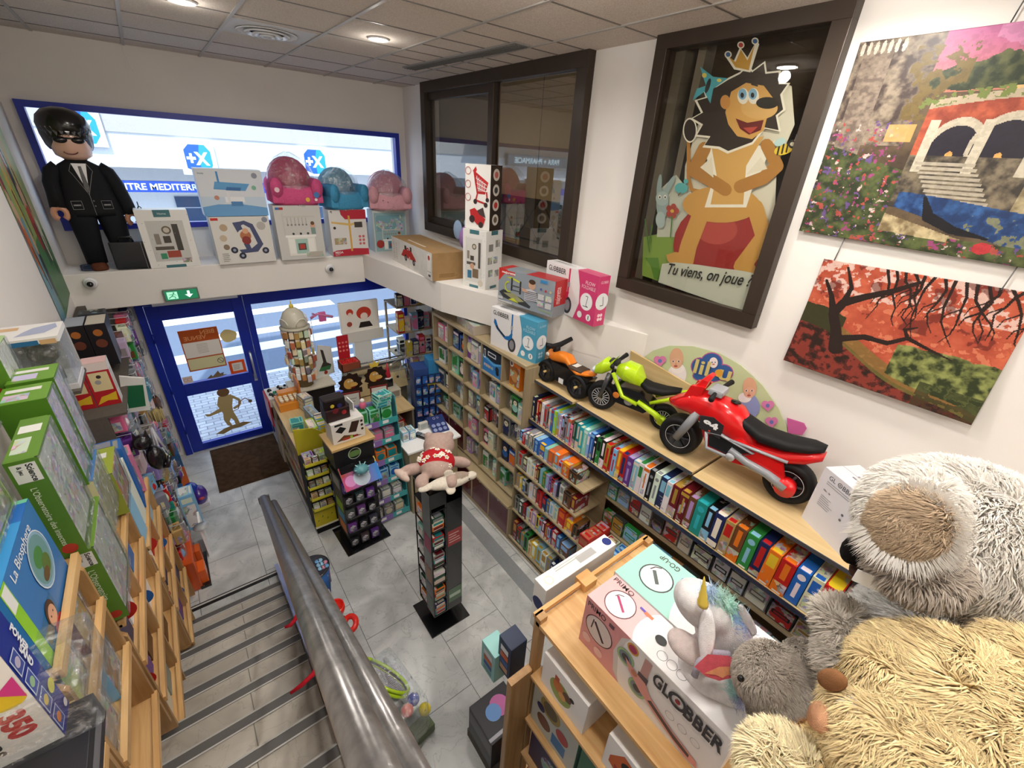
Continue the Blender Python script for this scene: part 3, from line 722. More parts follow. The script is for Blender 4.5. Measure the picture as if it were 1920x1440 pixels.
# autumn maple
p = Paint(.96, .68, 300); x, y = p.x, p.y
nz = fbm(x * 9, y * 7, 1); n2 = fbm(x * 30, y * 24, 4)
p.c = p.mixc((nz - .3) * 2.2, 'b03a1a', 'e0663a')
p.put((n2 > .52), 'c24a24', .7); p.put(n2 > .6, 'f08a5c', .6)
p.put((y > .72) & (n2 + y * .2 > .67), 'f2d2c4', .75)
p.put((y > .55) & (nz < .38), '6e1f14', .7)
gl = .42 - .42 * x + .04 * np.sin(x * 8)
p.put(y < gl, '5a1f14'); p.put((y < gl) & (n2 > .5), '8d2f1c'); p.put((y < gl) & (n2 < .38), '2d1a10')
p.put((y < gl + .16 + .05 * nz) & (y > gl) & (x < .25), '3a3a18'); p.put((y < gl + .1) & (y > gl - .03) & (x > .2), '77722a', .7)
p.put((y < .42 - .02 * x + .08 * nz) & (y > gl + .03) & (x > .55), p.mixc(n2 * 3 - 1, '2f3a18', '98a050'))
p.put((y < .2) & (x > .72) & (n2 > .45), '2c3416', .8)
tk = '2a1812'
p.limb([(.26, .26), (.22, .42), (.17, .55), (.2, .66), (.3, .75), (.42, .84), (.52, .94)], [.04, .03, .028, .026, .02, .016, .01], tk)
p.limb([(.17, .55), (.12, .7), (.06, .82)], [.024, .014, .008], tk); p.limb([(.2, .66), (.21, .8), (.15, .96)], [.02, .012, .006], tk)
p.limb([(.26, .35), (.38, .42), (.5, .42), (.58, .5), (.68, .46), (.8, .42)], [.022, .016, .013, .011, .008, .003], tk)
p.limb([(.58, .5), (.55, .56), (.6, .6)], [.01, .008, .004], tk)
for k in range(16):
    xx0 = .35 + .045 * k; yy0 = 1.0; pts = [(xx0, yy0)]
    for j in range(5): xx0 += rng.uniform(-.03, .05); yy0 -= rng.uniform(.05, .12); pts.append((xx0, yy0))
    p.limb(pts, list(np.linspace(.008, .002, 6)), tk)
    q = pts[2]; p.limb([q, (q[0] - .05, q[1] - .06), (q[0] - .06, q[1] - .12)], [.004, .003, .002], tk)
o = p.build('maple_poster', quad((3.19, .985, 2.99), (3.19, .03, 2.985), (3.19, .985, 3.66), (3.19, .06, 3.67), .0, .05))
tag(o, 'poster of a dark crooked tree with orange autumn leaves pinned on the white wall', 'poster')
# bridge and canal garden
p = Paint(1.15, .93, 330); x, y = p.x, p.y
nz = fbm(x * 8, y * 7, 11); n2 = fbm(x * 34, y * 28, 14); n3 = fbm(x * 60, y * 60, 17)
p.c = p.mixc((nz - .3) * 2, '4a3a2a', '7a6446')
p.put(y > .74, p.mixc((y - .74) * 4, 'c9785e', 'c65c9a')); p.put((y > .76) & (nz > .5) & (x > .45), 'd88ab8', .7)
p.put((x > .55) & (x < .75) & (y > .72) & (y < .84) & (nz > .42), 'e8b26a')
p.put((x > .28) & (x < .66) & (y > .7 + .1 * nz) & (y < .86 + .1 * nz - abs(x - .5) * .3), p.mixc(n2 * 3 - 1, '2d3a22', '61663a'))
p.put((x > .72) & (y > .68 + .12 * (1 - nz)), p.mixc(n2 * 3 - 1, '5e1c3a', 'b23a70'))
p.put((x < .3) & (y > .5), p.mixc(n2 * 3 - 1, '4a3a34', 'a08f78'))
p.put((x > .22) & (x < .42) & (y > .62) & (y < .95) & (n2 > .5), '77622c')
p.put((x > .03) & (x < .14) & (y > .42) & (y < .98), p.mixc(n3 * 3 - 1, '6f5f52', 'a3907c')); 
for k in range(7): p.ell(.02 + .025 * k, .965, .008, .03, 'd9cdb8')
arc = lambda xx_: .68 - .3 * (xx_ - .72) ** 2
p.put((x > .34) & (y < arc(x) + .04) & (y > .45), p.mixc(n2 * 3 - 1, '9c3c20', 'c85a30'))
for cx, r in ((.47, .075), (.62, .09), (.80, .085), (.95, .08)):
    p.ell(cx, .5, r + .016, (r + .016) * 1.45, 'c9bda4'); p.put(y < .47, '000000', 0); p.ell(cx, .49, r, r * 1.4, '241f2e')
    p.ell(cx, .46, .012, .02, 'f0a84a')
p.put((x > .34) & (y < .46) & (y > .2), p.mixc(n2 * 3 - 1, '3f3830', '8b7c62')); 
for cx in (.38, .55, .71, .88): p.put((abs(x - cx) < .016) & (y > .38) & (y < .62), 'd3c8ae')
p.put((x > .34) & (abs(y - arc(x) - .05) < .018), 'b9a88a'); p.put((x > .3) & (n3 > .52) & (y > arc(x) + .04) & (y < arc(x) + .09), '7a8a3a')
for k in range(9): p.put((x > .37 + .012 * k) & (x < .57 + .012 * k) & (abs(y - (.42 - .021 * k)) < .007), 'b8ad97' if k % 1 == 0 else '555')
p.put((x > .74) & (y < .42) & (y > .22), p.mixc(n2 * 3 - 1, '8d7c56', 'c2b184')); p.put((x > .82) & (x < .98) & (y < .34) & (y > .24), '4a4034', .8)
wat = (y < .25 + .03 * np.sin(x * 5)) & (x > .36) & (y > .31 - .3 * x - .0)
p.put(wat, p.mixc(n2 * 3 - 1, '12386e', '2a64a6')); p.put(wat & (x > .6) & (n2 > .5) & (y < .2), '8d8a4e', .8)
p.limb([(.46, .26), (.5, .17), (.6, .12), (.72, .1)], [.006, .02, .016, .004], '15131a'); p.limb([(.86, .3), (.9, .24), (1.0, .2)], [.004, .012, .014], '15131a')
path = (y < .17 - .0 * x + .09 * (1 - x) * (x > .1)) & (y > -.02 + .0 * x)
p.put((y < .26 - .28 * x) & (x > .14), p.mixc(n2 * 3 - 1, '8a744c', 'd3be8c'))
fl_ = (x < .34) & (y < .5 - .35 * x) | (y < .09 - .05 * x) | (x > .6) & (y < .08)
p.put(fl_, p.mixc(n2 * 3 - 1, '2f3a1e', '5e6a34'))
for cc, lo, sd in (('b8483a', .66, 21), ('a03a76', .68, 22), ('d8c0b8', .69, 23), ('6a4a8c', .67, 24)):
    p.put((fl_ | ((x < .3) & (y < .62))) & (fbm(x * 45, y * 40, sd) > lo), cc)
p.ell(.72, .055, .03, .028, 'c9222c'); p.put((n3 > .5), '000000', .14)
p.put((abs(x - .27) < .05) & (abs(y - .56) < .04), 'f0c060', .6)
o = p.build('garden_poster', quad((3.19, 1.17, 3.80), (3.19, .02, 3.77), (3.19, 1.19, 4.75), (3.19, -.02, 4.75), .0, .02))
tag(o, 'large poster of an arched stone bridge, stairs and blue canal at sunset', 'poster')
# left wall: long cartoon banner board
p = Paint(.9, 2.2, 120); x, y = p.x, p.y; nz = fbm(x * 5, y * 5, 31); n2 = fbm(x * 20, y * 16, 33)
p.c = p.mixc((nz - .3) * 2, '8fae5a', 'c3cc6e')
p.put(y < .25 + .1 * nz, '4f8f5a'); p.put((x < .25) & (y < .4), '6fa8b8')
for i in range(14):
    cx = rng.uniform(.05, .95); cy = rng.uniform(.15, .9); col = ['c8352e', 'd8772e', 'e0b43a', '3c4450', 'b8432e', 'eae2cc'][i % 6]
    p.ell(cx, cy, .06, .1, col); p.ell(cx, cy + .12, .04, .05, 'e3b48c'); p.limb([(cx, cy), (cx + .06, cy - .16)], [.02, .015], '31343c')
yb = lambda z: z
o = p.build('banner_board', quad((-.944, 5.5, 2.5), (-.944, 6.33, 2.6), (-.944, 5.4, 4.8), (-.944, 6.33, 4.8), 0, 0))
tag(o, 'long colourful cartoon banner board on the left wall beside the suited toy figure', 'banner')
# hanging threads of the posters
m = MB(); m.cyl((3.185, .62, 4.75), (3.185, .6, 4.9), .003, '4a4a4a', n=5); tag(m.build('poster_thread', 'print'), 'thin thread holding the garden poster from the ceiling', 'thread')
for ty, tl in ((.93, 'far'), (.2, 'near')): m = MB(); m.cyl((3.19, ty, 3.66), (3.19, ty - .01, 3.8), .003, '777777', n=5); tag(m.build('poster_thread', 'print'), f'thin thread at the {tl} end between the garden poster and the maple poster', 'thread')

# ------------------------------------------------------------------ cartoon lion decal behind the window (flat cut-out)
LX = 3.19; y0L, z0L, WL, HL = 2.36, 3.22, 1.02, 1.62    # left edge is the far side
m = MB()
F = Face(m, (LX, y0L, z0L), (0, -WL, 0), (0, 0, HL)); 
# helper: picture pixel -> fraction of this pane
def lf(px, py):
    q = at(px, py, 0, LX); return ((y0L - q.y) / WL, (q.z - z0L) / HL)
# crop pixel (1100..1920 / 1.8)
def lc(*pts): return [lf(1100 + a / 1.8, b / 1.8) for a, b in pts]
F.poly(lc((185, 930), (190, 800), (240, 790), (300, 800), (330, 760), (600, 800), (640, 790), (625, 850), (560, 1052), (420, 1010)), '7fa04a')
F.poly(lc((320, 790), (330, 560), (420, 270), (640, 270), (690, 290), (700, 420), (640, 560), (630, 790)), 'd9d7cc'); F.poly(lc((235, 800), (245, 640), (300, 590), (340, 640), (340, 800)), 'c3c9c2')
m2 = MB()
LION = MB(); G = Face(LION, (LX - .004, y0L, z0L), (0, -WL, 0), (0, 0, HL)); G.step = .00007
def ellp(cx, cy, rx, ry, rot=0, n=22):
    return lc(*[(cx + rx * math.cos(t) * math.cos(rot) - ry * math.sin(t) * math.sin(rot), cy + rx * math.cos(t) * math.sin(rot) + ry * math.sin(t) * math.cos(rot)) for t in [2 * math.pi * i / n for i in range(n)]])
def lline(pts, w, col):
    for (a, b_), (c, d_) in zip(pts, pts[1:]):
        l = math.hypot(c - a, d_ - b_) or 1; nx, ny = -(d_ - b_) / l * w / 2, (c - a) / l * w / 2
        G.poly(lc((a - nx, b_ - ny), (c - nx, d_ - ny), (c + nx, d_ + ny), (a + nx, b_ + ny)), col)
    for a, b_ in pts: G.poly(ellp(a, b_, w / 2, w / 2, n=10), col)
wht = 'efede6'; fur_ = 'c99a52'; furd = 'b07e3e'; dk = '2b211d'; ballc = '9c2f30'
G.poly(ellp(455, 830, 162, 150), ballc); G.poly(ellp(440, 775, 70, 50), 'b44a44')
lline([(420, 690), (425, 650), (437, 648), (430, 690)], 14, 'a8393a'); lline([(505, 695), (505, 655), (520, 655), (512, 695)], 14, 'a8393a')
lline([(345, 480), (345, 600), (355, 640), (400, 650)], 12, furd); G.poly(ellp(350, 440, 24, 42), wht); G.poly(ellp(350, 440, 20, 37), dk)
for pts in ([(395, 700), (345, 830), (330, 900)], [(570, 700), (600, 800), (525, 900)]): lline(pts, 56, fur_)
G.poly(lc((275, 880), (270, 860), (300, 850), (355, 860), (355, 900), (300, 905)), fur_); G.poly(lc((500, 900), (510, 880), (560, 880), (590, 935), (575, 960), (530, 930)), fur_)
G.poly(ellp(455, 690, 130, 62), fur_)
G.poly(lc((395, 500), (620, 490), (640, 470), (560, 640), (540, 700), (400, 700), (430, 600)), wht)
G.poly(lc((420, 480), (600, 460), (540, 560), (530, 690), (420, 690), (440, 590)), 'd3a862')
lline([(400, 500), (370, 560), (360, 575), (440, 620), (470, 640)], 44, furd); lline([(610, 490), (645, 560), (600, 600), (520, 630)], 44, furd)
G.poly(lc((385, 565), (425, 530), (430, 600)), 'e6e2d6'); G.poly(lc((540, 590), (590, 530), (612, 570)), 'e6e2d6')
mane = [(480, 270), (520, 250), (545, 225), (560, 245), (600, 215), (605, 250), (650, 245), (650, 285), (680, 285), (655, 320), (665, 370), (640, 390), (650, 440), (600, 430), (560, 480), (480, 510), (450, 495), (400, 490), (420, 460), (375, 455), (395, 420), (360, 400), (395, 380), (375, 340), (410, 330), (400, 300), (440, 295)]
G.poly(lc(*[(a + (a - 520) * .06, b_ + (b_ - 360) * .06) for a, b_ in mane]), wht); G.poly(lc(*mane), dk)
G.poly(lc((470, 380), (490, 310), (540, 280), (600, 290), (630, 330), (640, 360), (610, 400), (600, 440), (560, 470), (510, 460), (480, 420)), 'd3a45c')
G.poly(ellp(470, 345, 17, 24), 'c98f4c'); G.poly(ellp(585, 365, 62, 38), 'd9b070')
for ex in (530, 565): G.poly(ellp(ex, 325, 19, 27), wht); G.poly(ellp(ex - 2, 318, 14, 19), '7fb3dc'); G.poly(ellp(ex - 3, 322, 6, 9), '15151a')
lline([(507, 295), (525, 283)], 6, dk); lline([(560, 285), (578, 290)], 6, dk)
G.poly(ellp(612, 348, 38, 20), '17130f'); G.poly(lc((505, 400), (545, 415), (600, 405), (590, 440), (550, 455), (520, 435)), '6b1519'); G.poly(lc((530, 432), (580, 428), (555, 452)), 'b8483e')
# crown, butterfly, bee, rabbit, bird, flower
G.poly(lc((470, 190), (500, 205), (520, 160), (545, 195), (575, 140), (585, 150), (555, 245), (500, 235)), wht); G.poly(lc((480, 190), (505, 210), (523, 168), (545, 205), (570, 150), (550, 238), (505, 228)), 'c99a3a')
for a, b_, c in ((480, 185, '3a68a8'), (523, 153, 'b83a3a'), (571, 140, '3a68a8')): G.poly(ellp(a, b_, 12, 12), wht); G.poly(ellp(a, b_, 8, 8), c)
G.poly(lc((405, 290), (385, 225), (430, 260), (480, 265), (430, 300), (420, 350), (400, 310), (360, 340), (375, 300)), '4fb0c8'); G.poly(ellp(412, 290, 7, 26, .3), '2a3038'); G.poly(ellp(400, 255, 8, 8), 'e8d86a'); G.poly(ellp(450, 272, 8, 6), 'e8d86a')
G.poly(ellp(668, 505, 34, 17, -.3), 'e3c83a'); 
for a in (650, 665, 680): lline([(a - 4, 522 - (a - 650) * .3), (a + 3, 492 - (a - 650) * .3)], 6, dk)
G.poly(ellp(698, 487, 16, 15), '26201c'); G.poly(ellp(655, 480, 20, 12, -.5), 'b9dce6'); lline([(705, 475), (712, 455), (722, 455)], 3, 'e8e6e0'); G.poly(ellp(698, 487, 9, 7), 'e8e2d2')
G.poly(ellp(258, 690, 20, 50), '93a8ae'); G.poly(ellp(248, 630, 8, 42, .1), '93a8ae'); G.poly(ellp(280, 630, 9, 42, .5), '93a8ae'); G.poly(ellp(258, 670, 22, 24), 'a4b8be'); G.poly(ellp(252, 742, 16, 28), 'a9bcc2')
for a in (250, 268): G.poly(ellp(a, 665, 5, 7), wht); G.poly(ellp(a, 666, 2.5, 4), '1a1a1a')
G.poly(ellp(322, 635, 22, 18), '58aeb8'); G.poly(ellp(338, 612, 8, 8), '58aeb8'); lline([(320, 650), (312, 660)], 3, '7a5a30')
for k in range(5): G.poly(ellp(292 + 14 * math.cos(k * 1.257), 712 + 16 * math.sin(k * 1.257), 9, 10), 'a8453c')
G.poly(ellp(292, 712, 6, 6), 'd8b04a'); lline([(292, 730), (286, 800)], 4, '4f7a34'); lline([(200, 740), (215, 850)], 4, '4f7a34'); lline([(225, 760), (212, 830)], 4, '4f7a34')
# paper with the handwritten question
G.poly(lc((258, 890), (300, 885), (380, 893), (460, 905), (520, 912), (572, 922), (566, 1000), (545, 1055), (245, 952)), 'c9cfc8')
F.poly(lc((195, 870), (215, 900), (225, 940), (250, 950), (240, 870)), '5c8a3a')
o = tag(LION.build('lion_cutout', 'print'), 'large flat cartoon lion sitting on a red ball behind the window, with handwritten note', 'cutout')
bo = m.build('backdrop_sheet', 'print', o); bo.location = (.008, 0, 0)
a = Vector((LX - .012, 0, 0)); q0 = at(1100 + 268 / 1.8, 938 / 1.8, 0, LX - .022); q1 = at(1100 + 548 / 1.8, 985 / 1.8, 0, LX - .022)
mm = MB(); u = (q1 - q0); Ft = Face(mm, q0, (0, u.y, u.z), (0, 0, .12)); Ft.n = Vector((-1, 0, 0))
Ft.text('Tu viens, on joue ?', .0, .05, .95, '2a2a2a', w=1.0, shear=.25, bold=.012)
ob = mm.build('handwriting', 'print', o); 

# ------------------------------------------------------------------ doll advert fan behind the motorbikes
AX = 3.185
ad = MB(); cy, cz, rr = 1.38, 2.38, .62
def aw(px, py): q = at(px, py, 0, AX); return q
pts = []
for px, py in ((1205, 672), (1225, 657), (1255, 648), (1300, 649), (1350, 662), (1390, 685), (1430, 722), (1460, 765), (1475, 800), (1480, 830), (1300, 760), (1210, 700)):
    q = aw(px, py); pts.append((q.y, q.z))
ad.prism(pts, AX - .004, AX, 'c3cda0', axis='x')
q0 = aw(1475, 785); pp = [aw(*c) for c in ((1476, 783), (1508, 793), (1513, 803), (1505, 815), (1478, 812))]
ad.prism([(q.y, q.z) for q in pp], AX - .005, AX, 'c8649c', axis='x')
base = tag(ad.build('doll_advert_fan', 'print'), 'semicircular pale green advert with two baby dolls and blue cloud name', 'advert')
ad = MB(); K = Face(ad, (AX - .0045, 2.4, 2.2), (0, -1.8, 0), (0, 0, .9))
def ac(*pts):
    r_ = []
    for px, py in pts:
        q = aw(960 + px / 3.2, 620 + py / 3.2); r_.append(((2.4 - q.y) / 1.8, (q.z - 2.2) / .9))
    return r_
def ae(cx, cy, rx, ry, n=20, rot=0): return ac(*[(cx + rx * math.cos(t) * math.cos(rot) - ry * math.sin(t) * math.sin(rot), cy + rx * math.cos(t) * math.sin(rot) + ry * math.sin(t) * math.cos(rot)) for t in [2 * math.pi * i / n for i in range(n)]])
for r_, c in ((6, 'b85a90'), (0, '3a5f9c')):
    for cx, cyy, rx, ry in ((1130, 215, 50, 50), (1200, 190, 62, 55), (1270, 250, 55, 45), (1180, 270, 90, 36)): K.poly(ae(cx, cyy, rx + r_, ry + r_), c)
for (cx, cyy, dd) in ((990, 165, 0), (1430, 340, 1)):
    K.poly(ae(cx, cyy + 105, 58, 75, rot=-.4 if dd else .3), 'e8e0e2' if not dd else '8f9ac8'); K.poly(ae(cx + (8 if not dd else -30), cyy + 60, 40, 30), 'efe6e4')
    K.poly(ae(cx, cyy, 42, 62), 'd9a888'); K.poly(ae(cx - 2, cyy + 30, 34, 32), 'dfae92')
    for s_ in (-1, 1): K.poly(ae(cx + s_ * 17 - 3, cyy + 18, 8, 6), 'f3ece6'); K.poly(ae(cx + s_ * 17 - 3, cyy + 18, 4.5, 5), '3a2a22')
    K.poly(ae(cx - 4, cyy + 46, 11, 6), 'b5544e'); K.poly(ae(cx - 3, cyy + 33, 5, 4), 'c88f76')
K.poly(ae(1214, 190, 26, 32), 'f0e2dc'); K.poly(ae(1206, 188, 4, 4), '3a5f9c'); K.poly(ae(1224, 188, 4, 4), '3a5f9c'); K.poly(ae(1214, 200, 8, 4), 'c86a5c')
for (cx, cyy) in ((893, 180), (1540, 447), (1563, 545)):
    for s_ in (-1, 1): K.poly(ae(cx + s_ * 16, cyy - 8, 22, 22), 'd67fae')
    K.poly(ac((cx - 36, cyy), (cx, cyy + 36), (cx + 36, cyy)), 'd67fae'); K.poly(ae(cx, cyy, 12, 12), '6a7ab8')
q0 = aw(960 + 1090 / 3.2, 620 + 250 / 3.2); q1 = aw(960 + 1310 / 3.2, 620 + 305 / 3.2)
K.o = Vector((AX - .0046, q0.y, q0.z)); K.u = (q1 - q0).normalized(); K.v = Vector((0, 0, 1)); K.W = (q1 - q0).length; K.H = .1; K.n = Vector((-1, 0, 0))
K.text('lil u', .0, .0, 1.25, 'cfc07a', w=1.0, bold=.02); K.circ(.68, .5, .32, 'e0a23a', mi=0)
ad.build('doll_advert_print', 'print', base)
# ------------------------------------------------------------------ things on the window ledge
rd = random.Random(11)
def carton(name, label, cat, loc, d, col, rz=0, art=None, group=None, matn=('print', 'busy'), top=None, bev=.003):
    """printed cardboard box: body with rounded edges, flap seams and printed sides"""
    m = MB(); m.box((0, 0, d[2] / 2), d, col, 0, bev=bev)
    if top: m.side((0, 0, 0), d, 'T').rect(.01, .01, .99, .99, top)
    F = m.side((0, 0, 0), d, 'T'); F.k = 3
    F.line([(.0, .5), (1, .5)] if d[0] > d[1] else [(.5, 0), (.5, 1)], .006, '8d8a84')
    if art: art(m, d)
    return tag(m.build(name, list(matn), loc=loc, rz=rz), label, cat, group)
B0 = (0, 0, 0)

# big suited toy figure
FX, FY = -.54, 6.6
t = thing('toy_figure', (FX, FY, LZ), 'giant smiling toy figure in black suit, tie and sunglasses on the ledge', 'toy figure', rz=math.radians(8))
t.scale = (.84, .86, .95)
m = MB()   # head
m.lathe([(.0, 1.13), (.10, 1.13), (.165, 1.17), (.185, 1.25), (.185, 1.33), (.17, 1.42), (.1, 1.46), (0, 1.47)], (0, 0, 0), 'e2b7a0', n=28)
hd = m.build('head', 'plastic', t)
m = MB(); m.tube([(-.03 + .07 * math.cos(a), -.178, 1.225 + .04 * math.sin(a)) for a in [math.pi * (1.15 + .7 * k / 8) for k in range(9)]], .006, '6b2f2a', n=6)
m.build('mouth', 'plastic', hd)
m = MB()   # sunglasses
for s_ in (-1, 1):
    m.ball((s_ * .072 - .01, -.168, 1.315), (.068, .03, .032), '0c0c0e', n=14)
m.tube([(-.185, -.02, 1.33), (-.15, -.13, 1.33), (-.01, -.19, 1.33), (.14, -.13, 1.33), (.185, -.02, 1.33)], .009, '0c0c0e'); m.build('sunglasses', 'plastic', hd)
m = MB()   # cap of hair with fringe
m.lathe([(.205, 1.36), (.235, 1.4), (.24, 1.46), (.215, 1.53), (.15, 1.585), (.06, 1.61), (0, 1.612)], (0, .03, 0), '131210', n=30)
m.lathe([(.19, 1.22), (.215, 1.26), (.235, 1.36), (.235, 1.42)], (0, .055, 0), '131210', n=30)
for k in range(9):
    a = math.radians(-150 + k * 15); x_, y_ = .2 * math.cos(a), .2 * math.sin(a) + .01
    m.add([(x_ - .035, y_ - .008, 1.43), (x_ + .035, y_ - .008, 1.43), (x_, y_ - .012, 1.345)], [(0, 2, 1), (0, 1, 2)], '131210')
m.build('hair', 'plastic', hd)
m = MB()   # jacket
def rr(w, dd, z, n=24, p=3.2, cx=0, cy=0):
    r = []
    for i in range(n):
        a = 2 * math.pi * i / n; c, s_ = math.cos(a), math.sin(a)
        r.append((cx + w * math.copysign(abs(c) ** (2 / p), c), cy + dd * math.copysign(abs(s_) ** (2 / p), s_), z))
    return r
m.rings([rr(.29, .15, .58), rr(.285, .15, .62), rr(.245, .14, .8), rr(.215, .13, .98), rr(.19, .115, 1.08), rr(.1, .09, 1.13)], '1a1b1e')
jk = m.build('jacket', 'matte', t)
m = MB(); F = Face(m, (-.24, -.155, .58), (.48, 0, 0), (0, .03, .52))
F.poly([(.36, 1.0), (.64, 1.0), (.5, .45)], 'e6e6e8'); F.poly([(.47, .95), (.53, .95), (.55, .55), (.5, .45), (.45, .55)], '2a2b30')
F.line([(.36, 1.0), (.28, .86), (.32, .8), (.5, .42), (.5, .02)], .006, '8a8a8a').line([(.64, 1.0), (.72, .86), (.68, .8), (.5, .42)], .006, '8a8a8a')
for z_ in (.2, .3): F.circ(.54, z_, .016, '55565a')
for x_ in (.1, .68): F.line([(x_, .3), (x_ + .2, .3), (x_ + .2, .14), (x_, .14), (x_, .3)], .005, '9a9a9a').line([(x_ + .03, .22), (x_ + .17, .22)], .03, '77777a')
m.build('shirt_and_tie', 'plastic', jk)
for s_ in (-1, 1):
    m = MB(); e = (s_ * .30, -.03, .80) if s_ < 0 else (s_ * .33, -.02, .72)
    m.tube([(s_ * .18, 0, 1.06), (s_ * .25, 0, 1.0), (s_ * .29, -.01, .9), e, (e[0] + s_ * .015, -.06 if s_ < 0 else -.03, e[2] - .14)], [.07, .085, .082, .076, .08], '1a1b1e', n=16); am = m.build('arm', 'matte', t)
    m = MB(); hx, hy, hz = e[0] + s_ * .02, -.08 if s_ < 0 else -.05, e[2] - .19
    for a0 in (-60, 120):   # C shaped gripping hand
        pass
    m.tube([(hx + .058 * math.cos(math.radians(a)), hy - .02 + .0 * a, hz + .062 * math.sin(math.radians(a))) for a in range(-60, 241, 25)], .03, 'd0987a', n=10)
    m.cyl((hx, hy - .02, hz + .05), (hx, hy, hz + .12), .04, 'd0987a'); m.build('hand', 'plastic', am)
m = MB()
for s_ in (-1, 1):
    m.rings([rr(.105, .13, .07, cx=s_ * .15), rr(.115, .13, .3, cx=s_ * .145), rr(.135, .14, .5, cx=s_ * .14), rr(.14, .14, .62, cx=s_ * .13)], '16171d')
m.build('trousers', 'matte', t)
for s_ in (-1, 1):
    m = MB(); m.rings([rr(.085, .13, 0, cx=s_ * .15, cy=-.06, p=2.6), rr(.09, .14, .03, cx=s_ * .15, cy=-.06, p=2.6), rr(.08, .12, .075, cx=s_ * .15, cy=-.04, p=2.4), rr(.06, .08, .1, cx=s_ * .15)], '5e3422'); m.build('shoe', 'matte', t)
t2 = thing('briefcase', (-.36, 6.42, LZ), 'black toy briefcase standing on the ledge by the figure\'s shoes', 'briefcase', rz=math.radians(-10))
m = MB(); m.box((0, 0, .15), (.30, .09, .29), '1c1d20', bev=.015); m.b2(.13, -.048, .01, .135, .048, .29, '77777a'); m.build('case_body', 'plastic', t2)
m = MB(); m.tube([(-.06, 0, .29), (-.055, 0, .34), (.055, 0, .34), (.06, 0, .29)], .012, '1c1d20'); m.build('handle', 'plastic', t2)
m = MB()
for k in range(9): 
    a = k % 2; c = Vector((-.16 + .004 * k, 6.5, LZ + .66 - .045 * k))
    m.tube([c + Vector(((.016 if a else 0) * math.cos(q), (0 if a else .016) * math.cos(q), .028 * math.sin(q))) for q in [2 * math.pi * i / 8 for i in range(8)]], .005, '2a2b2e', n=5, closed=True)
tag(m.build('handcuff_chain', 'plastic'), 'dark chain hanging from the suited figure\'s hand', 'chain')
m = MB()
for k in range(4): m.tube([(-.72 + .09 * math.cos(q), 6.5 + .06 * math.sin(q) + .01 * k, LZ + .012 + .012 * k) for q in [2 * math.pi * i / 16 for i in range(16)]], .006, '23324e', n=5, closed=True)
tag(m.build('cable_coil', 'plastic'), 'coil of dark blue cable on the ledge behind the suited figure\'s foot', 'cable')

def pic(F, x0, y0, x1, y1, col): F.rect(x0, y0, x1, y1, col, mi=1)
def kitchen(F, x0, y0, x1, y1, c1='a9c9bc', c2='e9e6dd'):
    w = x1 - x0; h = y1 - y0; P = lambda a, b_: (x0 + a * w, y0 + b_ * h)
    def r(a, b_, c, d_, col): F.rect(*P(a, b_), *P(c, d_), col)
    r(.12, .0, .88, .42, c2); r(.32, .04, .66, .38, c1); r(.38, .12, .6, .28, '5a5550'); r(.42, .15, .56, .25, 'b8443a'); r(.08, .42, .92, .47, 'f4f2ec')
    r(.06, .47, .1, .95, 'c9c6bd'); r(.06, .86, .94, .9, 'c9c6bd'); r(.14, .05, .3, .38, 'f1efe8'); r(.68, .05, .84, .38, 'f1efe8')
    for k in range(6): r(.18 + k * .1, .7, .2 + k * .1, .86, 'b0aca4'); F.circ(*P(.19 + k * .1, .7), .018, '8c8880')
    for k in range(3): F.circ(*P(.3 + k * .2, .5), .022, '3a3a3a')
    F.circ(*P(.86, .68), .045, 'd9a98c'); F.circ(*P(.86, .73), .035, '6a4a30'); r(.8, .48, .92, .63, '7f9a92')
def a_office(m, d):
    for w_ in ('S', 'W', 'E'):
        F = m.side(B0, d, w_); F.k = 2
        F.rect(.34, .88, .66, 1.0, '44737a').rect(.3, 0, .7, .05, '44737a'); F.text('Home', .42, .92, .035, 'dfe8e6')
        F.rect(.14, .12, .86, .82, 'c9c7c1'); F.circ(.5, .66, .07, '6a5e50').circ(.5, .66, .045, 'c9c0b0'); F.rect(.62, .3, .74, .76, '4a4642').rect(.2, .32, .56, .38, '5f5850'); F.rect(.4, .18, .66, .3, 'a34a3c').rect(.26, .16, .38, .26, '3f8f6a')
        F.rect(.24, .42, .34, .6, '8c8378').rect(.4, .44, .54, .56, '4c463f'); pic(F, .66, .08, .84, .16, '8c8378')
        for k in range(16): F.circ(rd.random(), rd.uniform(.05, .95), .006, '8f9c98')
carton('play_kitchen_box', 'white box showing a compact grey toy kitchen, right of the suited figure', 'box', (.02, 6.46, LZ), (.47, .22, .62), 'e9e7e2', art=a_office)
def a_cart(m, d):
    F = m.side(B0, d, 'S'); F.k = 2
    F.circ(.2, .78, .075, 'b9a184').circ(.16, .56, .07, 'c9b59c').circ(.18, .37, .06, '8d7c68').circ(.84, .8, .09, 'b9b3ac').rect(.02, .93, .14, .98, 'c8342c')
    F.circ(.92, .93, .06, '8a8f99')
    F.poly([(.42, .88), (.56, .92), (.7, .84), (.82, .4), (.7, .24), (.42, .22), (.38, .3), (.6, .32), (.72, .42), (.64, .76), (.54, .84), (.46, .8)], '4c5374')
    F.poly([(.36, .88), (.48, .9), (.6, .3), (.52, .26)], '4c5374'); F.circ(.53, .58, .16, 'ded9cf').circ(.54, .6, .11, 'b5714c').circ(.54, .5, .09, '8c3a34').circ(.55, .7, .06, 'd9a884')
    for x_, y_ in ((.3, .3), (.42, .17), (.84, .26)): F.circ(x_, y_, .07, '2e3142').circ(x_, y_, .03, '9aa0b0')
    F.lines(.08, .05, .22, .25, 5, '9c9890', rd)
carton('doll_stroller_box', 'white box showing a navy doll pushchair, under the blue play table box', 'box', (.75, 6.45, LZ), (.62, .3, .54), 'dcd9d2', art=a_cart)
